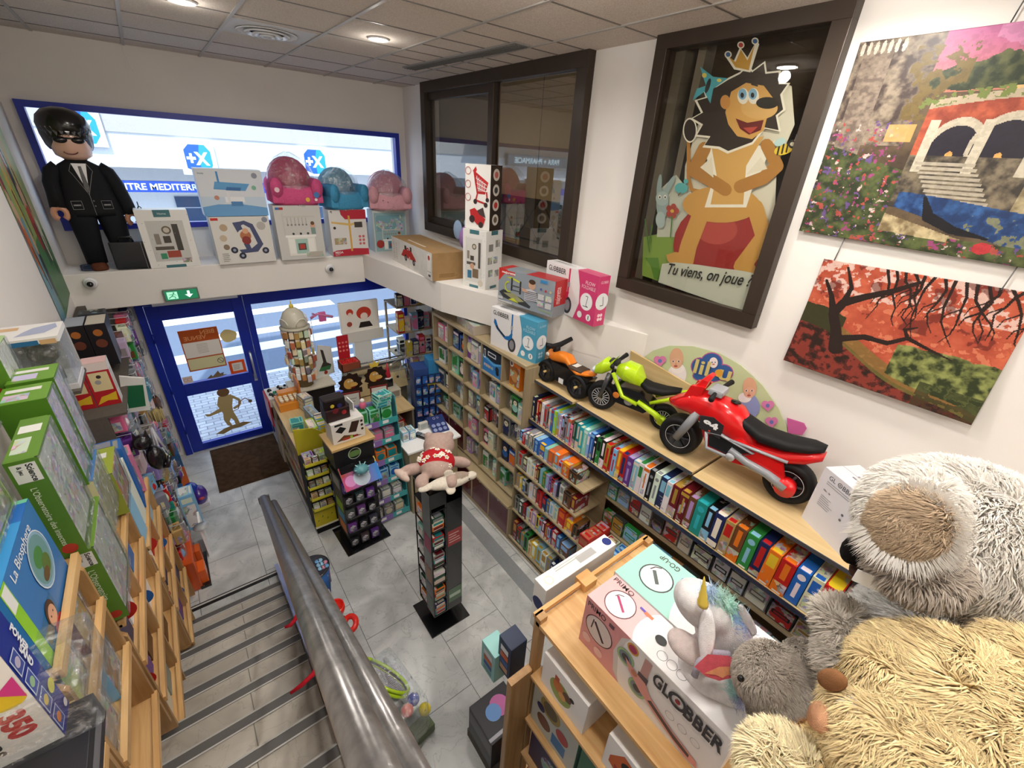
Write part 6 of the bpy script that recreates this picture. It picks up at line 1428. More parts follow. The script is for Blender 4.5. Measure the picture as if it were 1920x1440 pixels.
for i, (x, y, w_, lab) in enumerate(((1.36, 4.9, .24, 'white notice board with dark red frame in front of the left lion sign'), (1.73, 4.9, .22, 'smaller white notice board with dark red frame in front of the crowned lion'))):
    t = thing('notice_board', (x, y, .8), lab, 'notice board', rz=-.12); m = MB(); m.b2(-w_ / 2, -.01, 0, w_ / 2, .01, .62, '7a2420'); m.b2(-.05, -.02, -.8, .05, .02, 0, '4a3a34'); m.build('board_frame', 'print', t)
    m = MB(); F = Face(m, (-w_ / 2 + .015, -.0108, .015), (w_ - .03, 0, 0), (0, 0, .59)); F.rect(0, 0, 1, 1, 'dcd9d0').lines(.1, .1, .9, .92, 12, 'a9a69e', rc); m.build('notice_print', 'print', t)
t = thing('till_machine', (2.08, 5.45, .91), 'beige cash till with small printer at the right of the counter', 'cash register')
m = MB(); m.box((0, 0, .07), (.26, .24, .14), 'c9c0ae', bev=.01); m.box((.0, .05, .2), (.14, .08, .12), '17171a', bev=.005); m.build('till_body', 'plastic', t)
m = MB(); F = Face(m, (-.1, -.1205, .03), (.2, 0, 0), (0, 0, .09)); F.rect(0, 0, 1, 1, '8d857a'); m.build('key_panel', 'print', t)
t = thing('toy_rocket', (2.10, 5.52, 1.168), 'small red and white rocket ornament above the till', 'ornament'); m = MB(); m.lathe([(.0, 0), (.04, 0), (.045, .04), (.03, .12), (.005, .24), (0, .24)], B0, 'b8283a', n=12); m.build('rocket_body', 'plastic', t); m = MB(); m.lathe([(.06, 0), (.045, .02), (.0, .02)], B0, 'e9e4e0', n=8); m.cyl((0, 0, .24), (0, 0, .36), .003, 'c9a0a8', n=5); m.build('rocket_base', 'plastic', t)
t = thing('clear_umbrella', (2.45, 5.55, 1.38), 'open clear plastic umbrella with black knobs hanging by the till', 'umbrella'); m = MB(); 
rs = [[(.30 * r_ * math.cos(a), -.05 + .14 * (1 - r_ * r_), .30 * r_ * math.sin(a)) for a in [2 * math.pi * q / 16 for q in range(16)]] for r_ in (.02, .4, .75, 1.0)]; m.rings(rs, 'c9c9c9', cap=False); m.build('canopy', 'film', t)
m = MB()
for q in range(8): a = 2 * math.pi * q / 8; m.tube([(.3 * r_ * math.cos(a), -.052 + .14 * (1 - r_ * r_), .3 * r_ * math.sin(a)) for r_ in (.02, .5, 1.0)], .004, 'b9b4b0', n=5); m.ball((.3 * math.cos(a), -.06, .3 * math.sin(a)), .02, '1c1c20' if q % 2 else 'e9e6e2', n=8, m=5)
m.build('ribs', 'plastic', t)
# candy box and figurine counter box
t = thing('candy_box', (1.66, 5.82, 1.30), 'brown box of red sweets with upright red header card', 'sweet box'); m = MB(); 
for b_ in ((-.13, -.1, 0, .13, .1, .01), (-.13, -.1, 0, -.122, .1, .13), (.122, -.1, 0, .13, .1, .13), (-.13, -.1, 0, .13, -.092, .13), (-.13, .092, 0, .13, .1, .13)): m.b2(*b_, '8a4a34')
m.build('box_body', 'card', t); m = MB(); m.b2(-.1, .105, .1, .06, .115, .48, 'b8202c'); F = Face(m, (-.1, .1045, .1), (.16, 0, 0), (0, 0, .38))
for a in range(3):
    for b_ in range(3): F.circ(.2 + .3 * a, .4 + .16 * b_, .04, 'e88a80'); F.k -= 1
m.build('header_card', 'print', t)
m = MB()
for a in range(9):
    for b_ in range(7): m.ball((-.11 + .0275 * a, -.085 + .028 * b_, .1 + rc.uniform(0, .02)), .017, jc('red', .25), n=8, m=5)
o = tag(m.build('red_sweets', 'plastic', loc=(1.66, 5.82, 1.30)), 'heap of glossy red sweets in the brown box', 'sweets'); o['kind'] = 'stuff'
part('box_stand', 'matte', thing('box_pedestal', (1.52, 5.74, 0), 'plain pedestal cabinet under the sweets box', 'pedestal'), (0, 0, 1.15, .1, .3, 1.299)) if False else None
t = thing('window_monitor', (2.08, 6.45, 0), 'white pedestal screen seen from behind with a poster of red haired dolls', 'display screen')
m = MB(); m.b2(-.14, -.05, .0, .14, .05, 1.55, 'e6e6e4', bev=.01); m.build('pedestal', 'plastic', t); m = MB(); m.b2(-.3, -.03, 1.6, .3, .03, 2.08, 'efece4', bev=.008); m.b2(-.3, -.06, 1.45, .34, -.03, 1.62, 'e3e0d8'); m.build('screen_body', 'plastic', t)
m = MB(); F = Face(m, (-.28, -.0315, 1.62), (.56, 0, 0), (0, 0, .44)); F.rect(0, 0, 1, 1, 'f0ece2').circ(.62, .62, .26, 'c9402f', .22).circ(.62, .5, .13, 'f0ddd0').circ(.24, .7, .12, 'c9402f').circ(.24, .62, .07, 'f0ddd0').circ(.2, .28, .09, 'a8503f').poly([(.5, .3), (.76, .3), (.84, .1), (.44, .1)], '2a2422'); m.build('doll_poster', 'print', t)
t = thing('dinosaur_poster_board', (1.30, 6.12, 1.12), 'white board with a dark tree picture behind the carousel', 'board', rz=.3); m = MB(); m.prism([(-.1, 0), (.25, 0), (.25, .42), (.05, .5)], -.005, .005, 'e3e6e2', axis='y'); F = Face(m, (-.1, -.006, 0), (.35, 0, 0), (0, 0, .5)); F.poly([(.3, .2), (.6, .15), (.9, .3), (.7, .4), (.62, .8), (.5, .85), (.55, .45)], '3f3a34').poly([(.3, .2), (.8, .15), (.9, .28), (.4, .3)], '3f7a4c').circ(.6, .1, .06, 'a03a2c'); m.build('board_print', 'print', t)
m = MB(); m.tube([(0, 0, 0), (.1, 0, .05), (.3, -.02, -.02)], .02, 'e08ab8'); m.box((.16, 0, .0), (.1, .04, .14), 'e06aa8', bev=.01); m.box((.05, 0, .04), (.03, .1, .03), 'e08ab8'); m.cyl((0, 0, -1.95), (0, 0, 0), .005, 'c9c9c9', n=6); tag(m.build('pink_toy_plane', 'plastic', loc=(1.36, 6.35, 1.95)), 'pink toy plane beside the carousel in the shop window', 'toy plane')

# dome carousel
t = thing('keyring_carousel', (1.08, 6.02, 0), 'rotating bird cage carousel with cream dome and small bags', 'carousel')
m = MB(); m.b2(-.2, -.18, .4, .34, .2, 1.1, '2a2420'); m.b2(-.22, -.2, 1.1, .36, .22, 1.12, 'd9d2c0'); m.build('cabinet', 'matte', t); part('leg_frame', 'matte', t, (-.18, -.16, 0, .32, .18, .4))
m = MB(); m.lathe([(.16, 2.0), (.165, 2.03), (.155, 2.1), (.12, 2.18), (.06, 2.23), (.02, 2.24), (0, 2.24)], B0, 'c9c4b2', n=20); m.lathe([(.16, 2.0), (.19, 1.99), (.19, 1.97), (.15, 1.97)], B0, 'bdb8a6', n=20); m.build('dome', 'plastic', t)
m = MB(); m.ball((0, 0, 2.26), .03, 'e0c84a'); m.cyl((0, 0, 2.27), (0, 0, 2.34), .006, 'e0c84a'); m.build('finial', 'plastic', t)
for q in range(4): a = q * math.pi / 2 + .4; m = MB(); m.tube([(.165 * math.cos(a + .5 * math.cos(b_)), .165 * math.sin(a + .5 * math.cos(b_)), 2.03 + .09 * math.sin(b_)) for b_ in [math.pi * k / 8 for k in range(9)]], .006, 'efebdc', n=6); m.build('arch', 'plastic', t)
m = MB(); m.cyl((0, 0, 1.12), (0, 0, 2.0), .11, '8a7a5c', n=12); m.build('rack_core', 'matte', t)
for r_ in range(6):
    for c_ in range(12):
        a = math.radians(150 + c_ * 22); rr_ = rc.uniform(.13, .19); z = 1.24 + .125 * r_ + rc.uniform(-.03, .03)
        if c_ in (0, 11) and r_ % 2: continue
        m = MB(); m.box((0, 0, .045), (.03, .055, .09), jc(rc.choice(['cream', 'terracotta', 'cream', 'tan', 'white', 'grey']), .2), rz=rc.uniform(-.5, .5), bev=.01); m.box((0, 0, .1), (.012, .05, .022), jc('white'))
        tag(m.build('keyring_bag', 'print', loc=(1.08 + rr_ * math.cos(a), 6.02 + rr_ * math.sin(a), z), rz=a), 'small bagged keyring hanging on the domed carousel', 'keyring', 'keyrings on the carousel')

# blue card column and window shelving at the right
t = thing('trading_card_tower', (2.42, 5.0, 0), 'blue column of hanging trading card packs right of the till', 'display stand', rz=-.2)
m = MB(); m.b2(-.16, -.1, 0, .2, .16, 1.5, '2f4a86'); m.b2(.04, -.12, 1.3, .22, .1, 1.62, '2f7fb4'); m.build('tower_body', 'print', t)
m = MB(); m.b2(.02, -.14, 1.18, .2, -.1, 1.26, 'd9c43a'); m.build('yellow_strip', 'print', t)
for r_ in range(6):
    for c_ in range(4):
        sbox('card_pack', f'blue card pack in column {["one", "two", "three", "four"][c_]}, {ordn(r_)} row from the bottom of the blue tower', 'card pack', 'card packs on the blue tower', (2.27 + .09 * c_, 4.87 - .018 * c_, .45 + .17 * r_), (.075, .03, .13), 'navy', 'blue', rz=-.2, faces='S')
t = thing('window_shelf', (2.55, 6.1, 0), 'three level window shelf full of toys at the right of the shop window', 'shelf')
for z in (.75, 1.15, 1.58, 2.0): part('shelf_board', 'lam', t, (0, 0, z - .02, .6, .5, z))
part('side_panel', 'lamz', t, (.6, 0, .0, .62, .5, 2.25)); part('leg', 'lamz', t, (0.0, .46, 0, .03, .5, 2.0))
wp = ['light_blue', 'white', 'red', 'black', 'yellow', 'cream', 'pink', 'navy']
for zi, z in enumerate((.75, 1.15, 1.58, 2.0)):
    for k in range(5):
        c = wp[(k * 3 + zi) % 8]; h = rc.uniform(.2, .34) if zi < 3 else .2
        sbox('window_toy_box', f'{nm(c)} toy box, {["far left", "left", "middle", "right", "far right"][k]} on the {["lowest", "second", "third", "top"][zi]} level of the window shelf', 'toy box', 'boxes on the window shelf', (2.62 + .115 * k, 6.16 + rc.uniform(0, .06), z), (.1, .12, h), c, wp[(k + zi + 2) % 8], rz=rc.uniform(-.15, .15), faces='SW')

# black square tower with plushes on top
t = thing('book_tower', (1.32, 2.56, 0), 'square black revolving tower of mini books on a black floor plate', 'display stand', rz=0)
m = MB(); m.box((.0, .0, .006), (.33, .33, .012), '0d0d0f', T=Matrix.Translation((0, 0, .006)) @ Matrix.Rotation(math.radians(4), 4, 'Z') @ Matrix.Rotation(0, 4, 'X'), bev=.005)
m = MB(); m.box((.0, -.0, .006), (.42, .42, .012), '0d0d0f', bev=.005); m.build('floor_plate', 'plastic', t)
m = MB(); m.cyl((0, 0, .01), (0, 0, .2), .03, '0d0d0f'); m.build('pole', 'plastic', t)
tw = MB(); hw = .15
for b_ in ((-hw, -hw, .19, hw, hw, .2), (-hw, -hw, 1.68, hw, hw, 1.70), (-.015, -hw, .2, 0, hw, 1.68), (-hw, -.015, .2, hw, 0, 1.68)): tw.b2(*b_, '0c0c0e')
for x_, y_ in ((-hw, -hw), (hw - .01, -hw), (-hw, hw - .01), (hw - .01, hw - .01)): tw.b2(x_, y_, .2, x_ + .01, y_ + .01, 1.68, '0c0c0e')
for z in (.4, .62, .84, 1.06, 1.28, 1.5): tw.b2(-hw, -hw, z, hw, hw, z + .006, '0c0c0e')
tw.b2(.0, -hw - .002, .2, hw, -hw + .004, 1.70, '0c0c0e'); tw.b2(-hw - .002, -hw, .2, -hw + .004, -.01, 1.70, '0c0c0e'); tw.b2(-hw, -hw - .002, 1.55, hw, -hw + .004, 1.7, '0c0c0e')
tw.build('tower_frame', 'plastic', t)
m = MB(); F = Face(m, (0, -hw - .0025, .2), (hw, 0, 0), (0, 0, 1.5)); F.rect(.04, .56, .98, .68, 'a03a3e').lines(.12, .58, .9, .66, 4, 'e0c0b8', rc).rect(.04, .06, .98, .18, '5f7a60').rect(.1, .1, .9, .13, 'b8c8b4')
F = Face(m, (-hw - .0025, -.01, .2), (0, -.14, 0), (0, 0, 1.5)); F.rect(.1, .56, .9, .68, '9c3a5a').rect(.1, .3, .9, .42, '8f6a52').rect(.1, .04, .9, .16, '5a6a5c').rect(.1, .17, .9, .28, '6a6a70'); m.build('printed_panels', 'print', t)
tc_ = ['teal', 'grey', 'navy', 'mint', 'red', 'orange', 'cream', 'dark_green', 'white', 'maroon']
for zi, z in enumerate((.2, .406, .626, .846, 1.066, 1.286)):
    for k in range(3):
        c = tc_[(zi * 3 + k) % 10]; sbox('mini_book', f'{nm(c)} mini book, {["low", "mid", "top"][k]} of front pile, {["lowest", "second", "third", "fourth", "fifth", "top"][zi]} level of the black tower', 'mini book', 'mini books in the black tower', (1.245, 2.47, z + .046 * k + .001), (.11, .1, .042), c, tc_[(zi + k + 4) % 10], faces='SWT', mode=2)
    c = tc_[(zi * 2 + 5) % 10]; sbox('mini_book', f'{nm(c)} mini book facing the stairs on the {["lowest", "second", "third", "fourth", "fifth", "top"][zi]} level of the black tower', 'mini book', 'mini books in the black tower', (1.24, 2.63, z + .001), (.12, .11, .13), c, 'white', faces='WS', mode=0)

# ------------------------------------------------------------------ soft bodies: one remeshed skin from ellipsoids
def soft(name, ells, parent, voxel, mt='velvet', sm=2):
    """ells: (centre, radii, euler, colour)"""
    mb = MB()
    for c, r_, e, col in ells: mb.ball(c, r_, 'ffffff', n=20, m=14, rot=Euler(e))
    me = bpy.data.meshes.new('s'); me.from_pydata(mb.v, [], mb.f); o = bpy.data.objects.new('s', me); COL.objects.link(o)
    r = o.modifiers.new('r', 'REMESH'); r.mode = 'VOXEL'; r.voxel_size = voxel
    s_ = o.modifiers.new('s', 'SMOOTH'); s_.iterations = sm * 3; s_.factor = .5
    bpy.context.view_layer.update()
    m2 = bpy.data.meshes.new_from_object(o.evaluated_get(bpy.context.evaluated_depsgraph_get()))
    bpy.data.objects.remove(o); bpy.data.meshes.remove(me); m2.name = name
    co = np.empty(len(m2.vertices) * 3, np.float32); m2.vertices.foreach_get('co', co); co = co.reshape(-1, 3)
    best = np.full(len(co), 1e9); cc = np.zeros((len(co), 3))
    for c, r_, e, col in ells:
        if not isinstance(r_, (tuple, list)): r_ = (r_,) * 3
        q = (co - np.array(c)) @ np.array(Euler(e).to_matrix()); d = np.sqrt(((q / np.array(r_)) ** 2).sum(1)); d = (d - 1) * min(r_)
        k = d < best; best[k] = d[k]; cc[k] = lin(PAL.get(col, col))
    for a_ in [a for a in m2.color_attributes]: m2.color_attributes.remove(a_)
    ca = m2.color_attributes.new('Col', 'FLOAT_COLOR', 'POINT'); a4 = np.ones((len(co), 4), np.float32); a4[:, :3] = cc; ca.data.foreach_set('color', a4.ravel())
    m2.materials.clear(); m2.materials.append(M[mt]); m2.polygons.foreach_set('use_smooth', [True] * len(m2.polygons))
    ob = bpy.data.objects.new(name, m2); COL.objects.link(ob)
    if parent: ob.parent = parent
    return ob
# pink-grey hippo in a red flowered shirt, lying head away; dolphin in front
t = thing('plush_bear', (1.36, 2.64, 1.72), 'grey pink plush animal in a red flowered shirt lying on the black tower', 'soft toy', rz=-.5); t.scale = (1.15, 1.15, 1.15)
pk = 'b39a90'
soft('plush_body', [((0, .0, .07), (.13, .15, .09), (0, 0, 0), pk), ((.02, .16, .11), (.12, .1, .1), (.3, 0, 0), pk), ((-.06, .22, .16), (.035, .03, .03), (0, 0, 0), pk), ((.1, .22, .16), (.035, .03, .03), (0, 0, 0), pk),
     ((-.17, -.04, .05), (.1, .045, .045), (0, 0, .3), pk), ((.17, .02, .05), (.09, .04, .045), (0, 0, -.3), pk), ((-.1, -.17, .04), (.05, .07, .045), (0, 0, 0), pk), ((.1, -.17, .04), (.05, .07, .045), (0, 0, 0), pk), ((-.24, -.1, .05), (.03, .09, .03), (0, 0, .7), 'c9b4a8')], t, .011)
sh = soft('flowered_shirt', [((0, .0, .075), (.137, .12, .095), (0, 0, 0), 'b3222a')], t, .011)
m = MB(); rf = random.Random(4)
for k in range(26):
    a, b_ = rf.uniform(0, 6.28), rf.uniform(.15, 1.4); nrm = Vector((math.cos(a) * math.cos(b_) , math.sin(a) * math.cos(b_), math.sin(b_))); p_ = Vector((0, 0, .075)) + Vector((nrm.x * .136, nrm.y * .119, nrm.z * .094))
    u = nrm.cross(Vector((0, 0, 1))).normalized(); v_ = nrm.cross(u)
    for q in range(5): c_ = p_ + nrm * .002 + u * .012 * math.cos(q * 1.257) + v_ * .012 * math.sin(q * 1.257); m.ball(c_, (.008, .008, .005), 'f0e9e0', n=6, m=4)
    m.ball(p_ + nrm * .004, .005, 'e0c24a', n=6, m=4)
m.build('shirt_flowers', 'matte', sh)
t = thing('plush_dolphin', (1.36, 2.42, 1.70), 'cream and grey plush dolphin draped over the front of the black tower', 'soft toy', rz=-.15)
soft('plush_body', [((0, 0, .05), (.19, .065, .05), (0, .05, 0), 'd8cfc0'), ((.04, .01, .075), (.13, .05, .03), (0, 0, 0), '9a8a7c'), ((.19, 0, .05), (.05, .04, .035), (0, 0, 0), 'd8cfc0'), ((-.2, .0, .06), (.07, .04, .02), (0, 0, .2), 'd8cfc0'), ((-.02, -.08, .03), (.05, .04, .018), (0, 0, .9), 'd8cfc0'), ((.0, .02, .12), (.05, .012, .04), (0, .6, 0), 'd8cfc0')], t, .009)
m = MB(); m.ball((.15, -.052, .065), .007, '111111', n=8, m=5); m.build('eye', 'plastic', t)
# ------------------------------------------------------------------ pine racks and toys along the left wall
rl2 = random.Random(99)
XW, XFR = -.93, -.62
def jl(c, a=.1):
    r_, g_, b_ = lin(PAL.get(c, c)); return tuple(max(0, min(1, k * rl2.uniform(1 - a, 1 + a))) for k in (r_, g_, b_))
def rack(label, y0, y1, zs, ztop, zb, mid=False):
    t = thing('pine_rack', (XFR, y0, 0), label, 'rack', 'pine racks beside the stairs')
    for y_ in ((0, (y1 - y0) / 2, y1 - y0) if mid else (0, y1 - y0)):
        m = MB(); zz0 = max(zb, (3.97 - (y0 + y_)) * .567 + .02 if y0 + y_ < 3.97 else .02)
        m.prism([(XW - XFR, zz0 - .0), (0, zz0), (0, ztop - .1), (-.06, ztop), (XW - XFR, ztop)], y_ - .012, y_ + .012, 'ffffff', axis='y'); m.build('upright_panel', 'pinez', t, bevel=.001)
    for z in zs:
        m = MB(); m.b2(XW - XFR, 0, z - .018, 0, y1 - y0, z); m.build('shelf_board', 'pine', t)
        m = MB(); m.b2(-.012, -.0, z - .02, .012, y1 - y0, z + .02); m.build('shelf_lip', 'pine', t, bevel=.001)
rack('pine rack nearest the viewer at the top of the stairs', .7, 1.46, (2.12, 2.395), 2.42, 1.5)
rack('second pine rack down the stairs, under the blue dome kit', 1.5, 2.08, (2.23, 1.90, 1.48, 2.51), 2.53, 1.2)
rack('pine rack in the middle of the staircase', 2.14, 3.15, (1.98, 1.66, 1.32, .95), 2.0, .5, True)
rack('pine rack at the foot of the stairs', 3.2, 4.1, (1.52, 1.2, .86, .42), 1.54, .05, True)

def clearbox(name, label, cat, group, loc, d, col, spine, text_s=None, text_c='e9efe0', badge=None, rz=0, window='c9cfc4', top=None, wface='E', tsize=.4, inner=None):
    """box with printed card body and a clear window toward the stairs (+x)"""
    t = thing(name, loc, label, cat, group, rz)
    w, l, h = d
    m = MB(); m.b2(-w, 0, 0, -.012, l, h, jl(col, .04))
    F = Face(m, (-w, -.0003, 0), (w - .004, 0, 0), (0, 0, h)); F.rect(0, 0, 1, 1, spine)
    if badge: F.rect(.12, .80, .88, .97, 'e9e9e6'); F.text(badge[0], .56, .96, .04, '2a2a2c', rot=-90, bold=.03); F.text(badge[1], .25, .95, .035, '2a2a2c', rot=-90, bold=.03) if len(badge) > 1 else None
    if text_s: F.text(text_s, .34, .74 if badge else .93, tsize * w / h, text_c, rot=-90, bold=.005)
    F.circ(.5, .09, .05, 'b83a2c')
    T_ = Face(m, (-w, 0, h + .0003), (w, 0, 0), (0, l, 0)); T_.rect(.02, .02, .98, .98, top or col); T_.rect(.1, .15, .6, .5, jl(window), mi=1); T_.rect(.1, .62, .8, .8, 'e6e6e0')
    E_ = Face(m, (-.0118, 0, 0), (0, l, 0), (0, 0, h), 0); E_.rect(.08, .06, .92, .94, window, mi=1)
    if inner:
        for q in inner: E_.circ(*q)
    m.build('carton_body', ['print', 'busy'], t)
    m = MB(); m.b2(-.012, .004, .004, .0, l - .004, h - .004, 'ffffff', bev=.003); m.build('clear_window', 'film', t)
    return t
g = 'science kits on the pine racks'
clearbox('science_kit', 'green insect observatory kit reading L\'Observatoire des insectes', 'science kit', g, (-.58, 2.1, 2.50), (.095, .36, .50), '5f8a2c', '55802a', "L'Observatoire des insectes", 'dfe8d0', ('Science', '& jeu'), tsize=.21)
clearbox('science_kit', 'green observatory kit below the insect observatory, leaning on the middle rack', 'science kit', g, (-.575, 2.14, 2.02), (.085, .40, .46), '6a8f38', '5c8630', "L'Observatoire", 'dfe8d0', ('Science', '& jeu'), tsize=.28)
clearbox('science_kit', 'lime and grey boxed kit with clear window left of the green observatory kit', 'science kit', g, (XFR - .04, 1.64, 2.88), (.2, .38, .30), '9cc63a', '7fb02e', None, badge=('Science', '& jeu'), window='8f8a7a', top='4a5a66')
# the biosphere kit
t = thing('biosphere_kit', (XFR - .02, 1.54, 2.515), 'bright blue box reading La Biosphere with a plant dome and a child on its front', 'science kit', g)
m = MB(); m.b2(-.24, 0, 0, 0, .49, .36, '2f7fc4', bev=.003)
T_ = Face(m, (0, 0, .3603), (0, .49, 0), (-.24, 0, 0)); T_.rect(0, 0, 1, 1, '3a92d2').rect(.72, .0, .98, .9, '2668b8'); T_.rect(.95, 0, 1, 1, '6fc0a0'); T_.text('La Biosphere', .08, .2, .34, 'eef4f8', bold=.015)
E_ = Face(m, (.0003, 0, 0), (0, .49, 0), (0, 0, .36)); E_.rect(0, 0, 1, 1, '3b78b8'); E_.rect(0, .0, .12, 1, '8fcb2f').rect(.01, .72, .11, .97, 'e6e8e4').rect(.12, 0, .5, .3, '2a6ea0'); E_.rect(.14, .06, .3, .2, '6a5a3c').rect(.32, .06, .44, .2, '8a7a4c')
E_.text('La Biosphere', .2, .8, .14, 'e9eff4', bold=.01); E_.circ(.66, .55, .3, '8fb4cc').circ(.66, .55, .26, '6f9a9c').circ(.64, .6, .14, '4f8a4a', .1).circ(.7, .45, .12, '5f7a3a', .1).circ(.62, .4, .1, '6a5230', .06); E_.ring(.66, .55, .29, .015, 'd9e6ee')
E_.circ(.36, .2, .13, '4a2e22').circ(.36, .16, .11, 'd9a486').circ(.33, .18, .012, '2a1a14').circ(.39, .18, .012, '2a1a14').poly([(.24, .0), (.5, .0), (.44, .07), (.3, .07)], 'b83a3a')
S_ = Face(m, (-.24, -.0003, 0), (.24, 0, 0), (0, 0, .36)); S_.rect(0, 0, 1, 1, '2f7fc4').rect(.1, .7, .9, .95, '8fcb2f').lines(.1, .1, .9, .6, 8, 'c9dae6', rl2)
m.build('carton_body', 'print', t)
# the 350 turns box
t = thing('craft_kit', (XFR + .0, 1.34, 2.42), 'navy and white box reading de 350 TOURS at the lower left edge', 'craft kit')
m = MB(); m.b2(-.34, 0, 0, 0, .115, .47, 'eeece6', bev=.002)
S_ = Face(m, (-.34, -.0003, 0), (.34, 0, 0), (0, 0, .47)); S_.rect(0, 0, 1, 1, 'f0eeea'); S_.text('de', .52, .82, .17, '17171a', rot=-90, bold=.05); S_.text('350', .74, .42, .13, 'c4242e', rot=-90, bold=.06); S_.text('TOURS', .58, .40, .075, '17171a', rot=-90, bold=.04); S_.circ(.86, .52, .09, 'e0c22c', .07); S_.poly([(.98, .7), (.98, .5), (.84, .6)], 'd23a8a')
E_ = Face(m, (.0003, 0, 0), (0, .115, 0), (0, 0, .47)); E_.rect(0, 0, 1, 1, '1d2f8c')
for k in range(4): E_.rect(.06, .04 + .2 * k, .5, .2 + .2 * k, 'c9d4ea').rect(.1, .05 + .2 * k, .47, .19 + .2 * k, '3a4c9c', mi=0).circ(.28, .12 + .2 * k, .035, ['d9803a', 'e0c23a', '8fb48a', 'b8b0c8'][k])
E_.text('POWER', .78, .88, .055, 'eef0f6', rot=-90, bold=.05); E_.text('SAND', .58, .74, .055, 'eef0f6', rot=-90, bold=.05); E_.circ(.75, .3, .05, 'e0d83a').circ(.8, .08, .03, 'e9e4e6')
T_ = Face(m, (-.34, 0, .4703), (.34, 0, 0), (0, .115, 0)); T_.rect(0, 0, 1, 1, '1d2f8c')
m.build('carton_body', 'print', t)
t = thing('wrapped_game', (XFR + .06, 1.15, 2.3), 'dark box in crinkled clear film below the 350 TOURS box', 'game'); m = MB(); m.b2(-.3, 0, 0, 0, .30, .12, '2a2a30', bev=.003); E_ = Face(m, (.0003, 0, 0), (0, .3, 0), (0, 0, .12)); E_.rect(.1, .3, .9, .7, '77777c', mi=0); m.build('carton_body', 'print', t); m = MB(); m.b2(-.29, .16, .12, .04, .46, .34, 'ffffff', bev=.02); m.build('film_wrap', 'film', t)
for k, (y, z, h, c, a, lab) in enumerate(((1.53, 2.235, .26, 'black', 'lime', 'black science box with lime lettering in the nearest rack'), (1.80, 2.235, .26, 'maroon', 'gold', 'dark red game box in the nearest rack beside the black one'), (1.2, 2.125, .25, 'grey', 'green', 'grey comic album in the nearest rack'),
        (1.53, 1.905, .28, 'navy', 'grey', 'navy book under the black science box'), (1.80, 1.905, .28, 'light_blue', 'brown', 'pale blue book on the lower shelf of the nearest rack'))):
    clearbox('boxed_game', lab, 'boxed game', 'boxed games inside the pine racks', (XFR - .01, y, z), (.12, .2, h), PAL[c], PAL[c], window=PAL[a], rz=.02)
bk = ['navy', 'grey', 'light_blue', 'white', 'purple', 'dark_green', 'red', 'brown', 'cream', 'blue']
for ri, (y0, zs, nmk) in enumerate(((2.2, (1.665, 1.325, .955), 'the middle pine rack'), (3.26, (1.205, .865, .425), 'the lowest pine rack'))):
    for zi, z in enumerate(zs):
        for k in range(4):
            c = bk[(ri * 3 + zi * 4 + k * 3) % 10]; h = rl2.uniform(.2, .27)
            sbox('picture_book', f'{nm(c)} picture book, {["nearest", "second", "third", "farthest"][k]} on the {["upper", "middle", "lower"][zi]} shelf of {nmk}', 'book', 'picture books in the pine racks', (XFR - .07, y0 + .11 + .2 * k + (.02 if k > 1 else 0), z), (.06, .17, h), c, bk[(zi + k + 5) % 10], faces='ET' if False else 'ST', rz=0, mode=(k + zi) % 3)
            o = ALL[-1]
# toys standing on the middle rack and beyond
t = thing('puppet_theatre_box', (XFR, 2.62, 2.5), 'x', 'x'); ALL.pop(); bpy.data.objects.remove(t)
for k, (y, lab) in enumerate(((2.60, 'green Il faut robot box with lilac front, nearer of the two'), (2.84, 'green Il faut robot box with lilac front, farther of the two'))):
    clearbox('building_kit', lab, 'building kit', 'green kits with lilac fronts', (XFR + .02, y, 2.52), (.17, .2, .50), '5a8a24', '4f8020', None, 'e0e8d0', None, window='cfc4dc', top='6a9a2e', tsize=.3)
for k in range(4): clearbox('building_kit', f'green and white hanging kit, {["leftmost", "second", "third", "rightmost"][k]} of those against the wall above the near rack', 'building kit', 'green kits against the wall', (-.80 + .05 * (k % 2), 2.05 + .28 * k, 2.98 - .02 * (k % 2)), (.10, .22, .22), '5f8f2a', '5f8f2a', window='e4e6dc', top='a9c88a')
clearbox('discovery_kit', 'cream and blue kit with magnifier picture behind the green observatory', 'science kit', g, (XFR + .03, 2.62, 2.18), (.2, .34, .34), 'd9d2a4', 'd9d2a4', 'Insectes', '8c8430', None, window='a9a880', top='4a78b0')
clearbox('alien_game', 'green and dark game box with a smiling insect face in the middle of the racks', 'game', None, (XFR + .04, 2.98, 2.02), (.2, .34, .30), '3a3630', '8f9a3a', window='c47a4a', top='9aa83a', inner=[(.5, .5, .16, 'b8c83a'), (.42, .55, .05, '17171a'), (.6, .55, .05, '17171a')])
for k, (y, z, c, lab) in enumerate(((3.2, 1.56, 'light_blue', 'light blue and white tall box on the rack at the stair foot'), (3.42, 1.56, 'white', 'white box with blue flash on the rack at the stair foot'), (3.62, 1.56, 'blue', 'dark blue board behind the white box at the stair foot'), (3.84, 1.56, 'pink', 'pink and grey box on the rack at the stair foot'))):
    sbox('boxed_toy', lab, 'boxed toy', 'boxed toys on the lowest rack', (XFR - .1, y + .1, z), (.2, .17, (.42, .5, .55, .36)[k]), c, 'grey', faces='ST', rz=.06 * (k - 1))
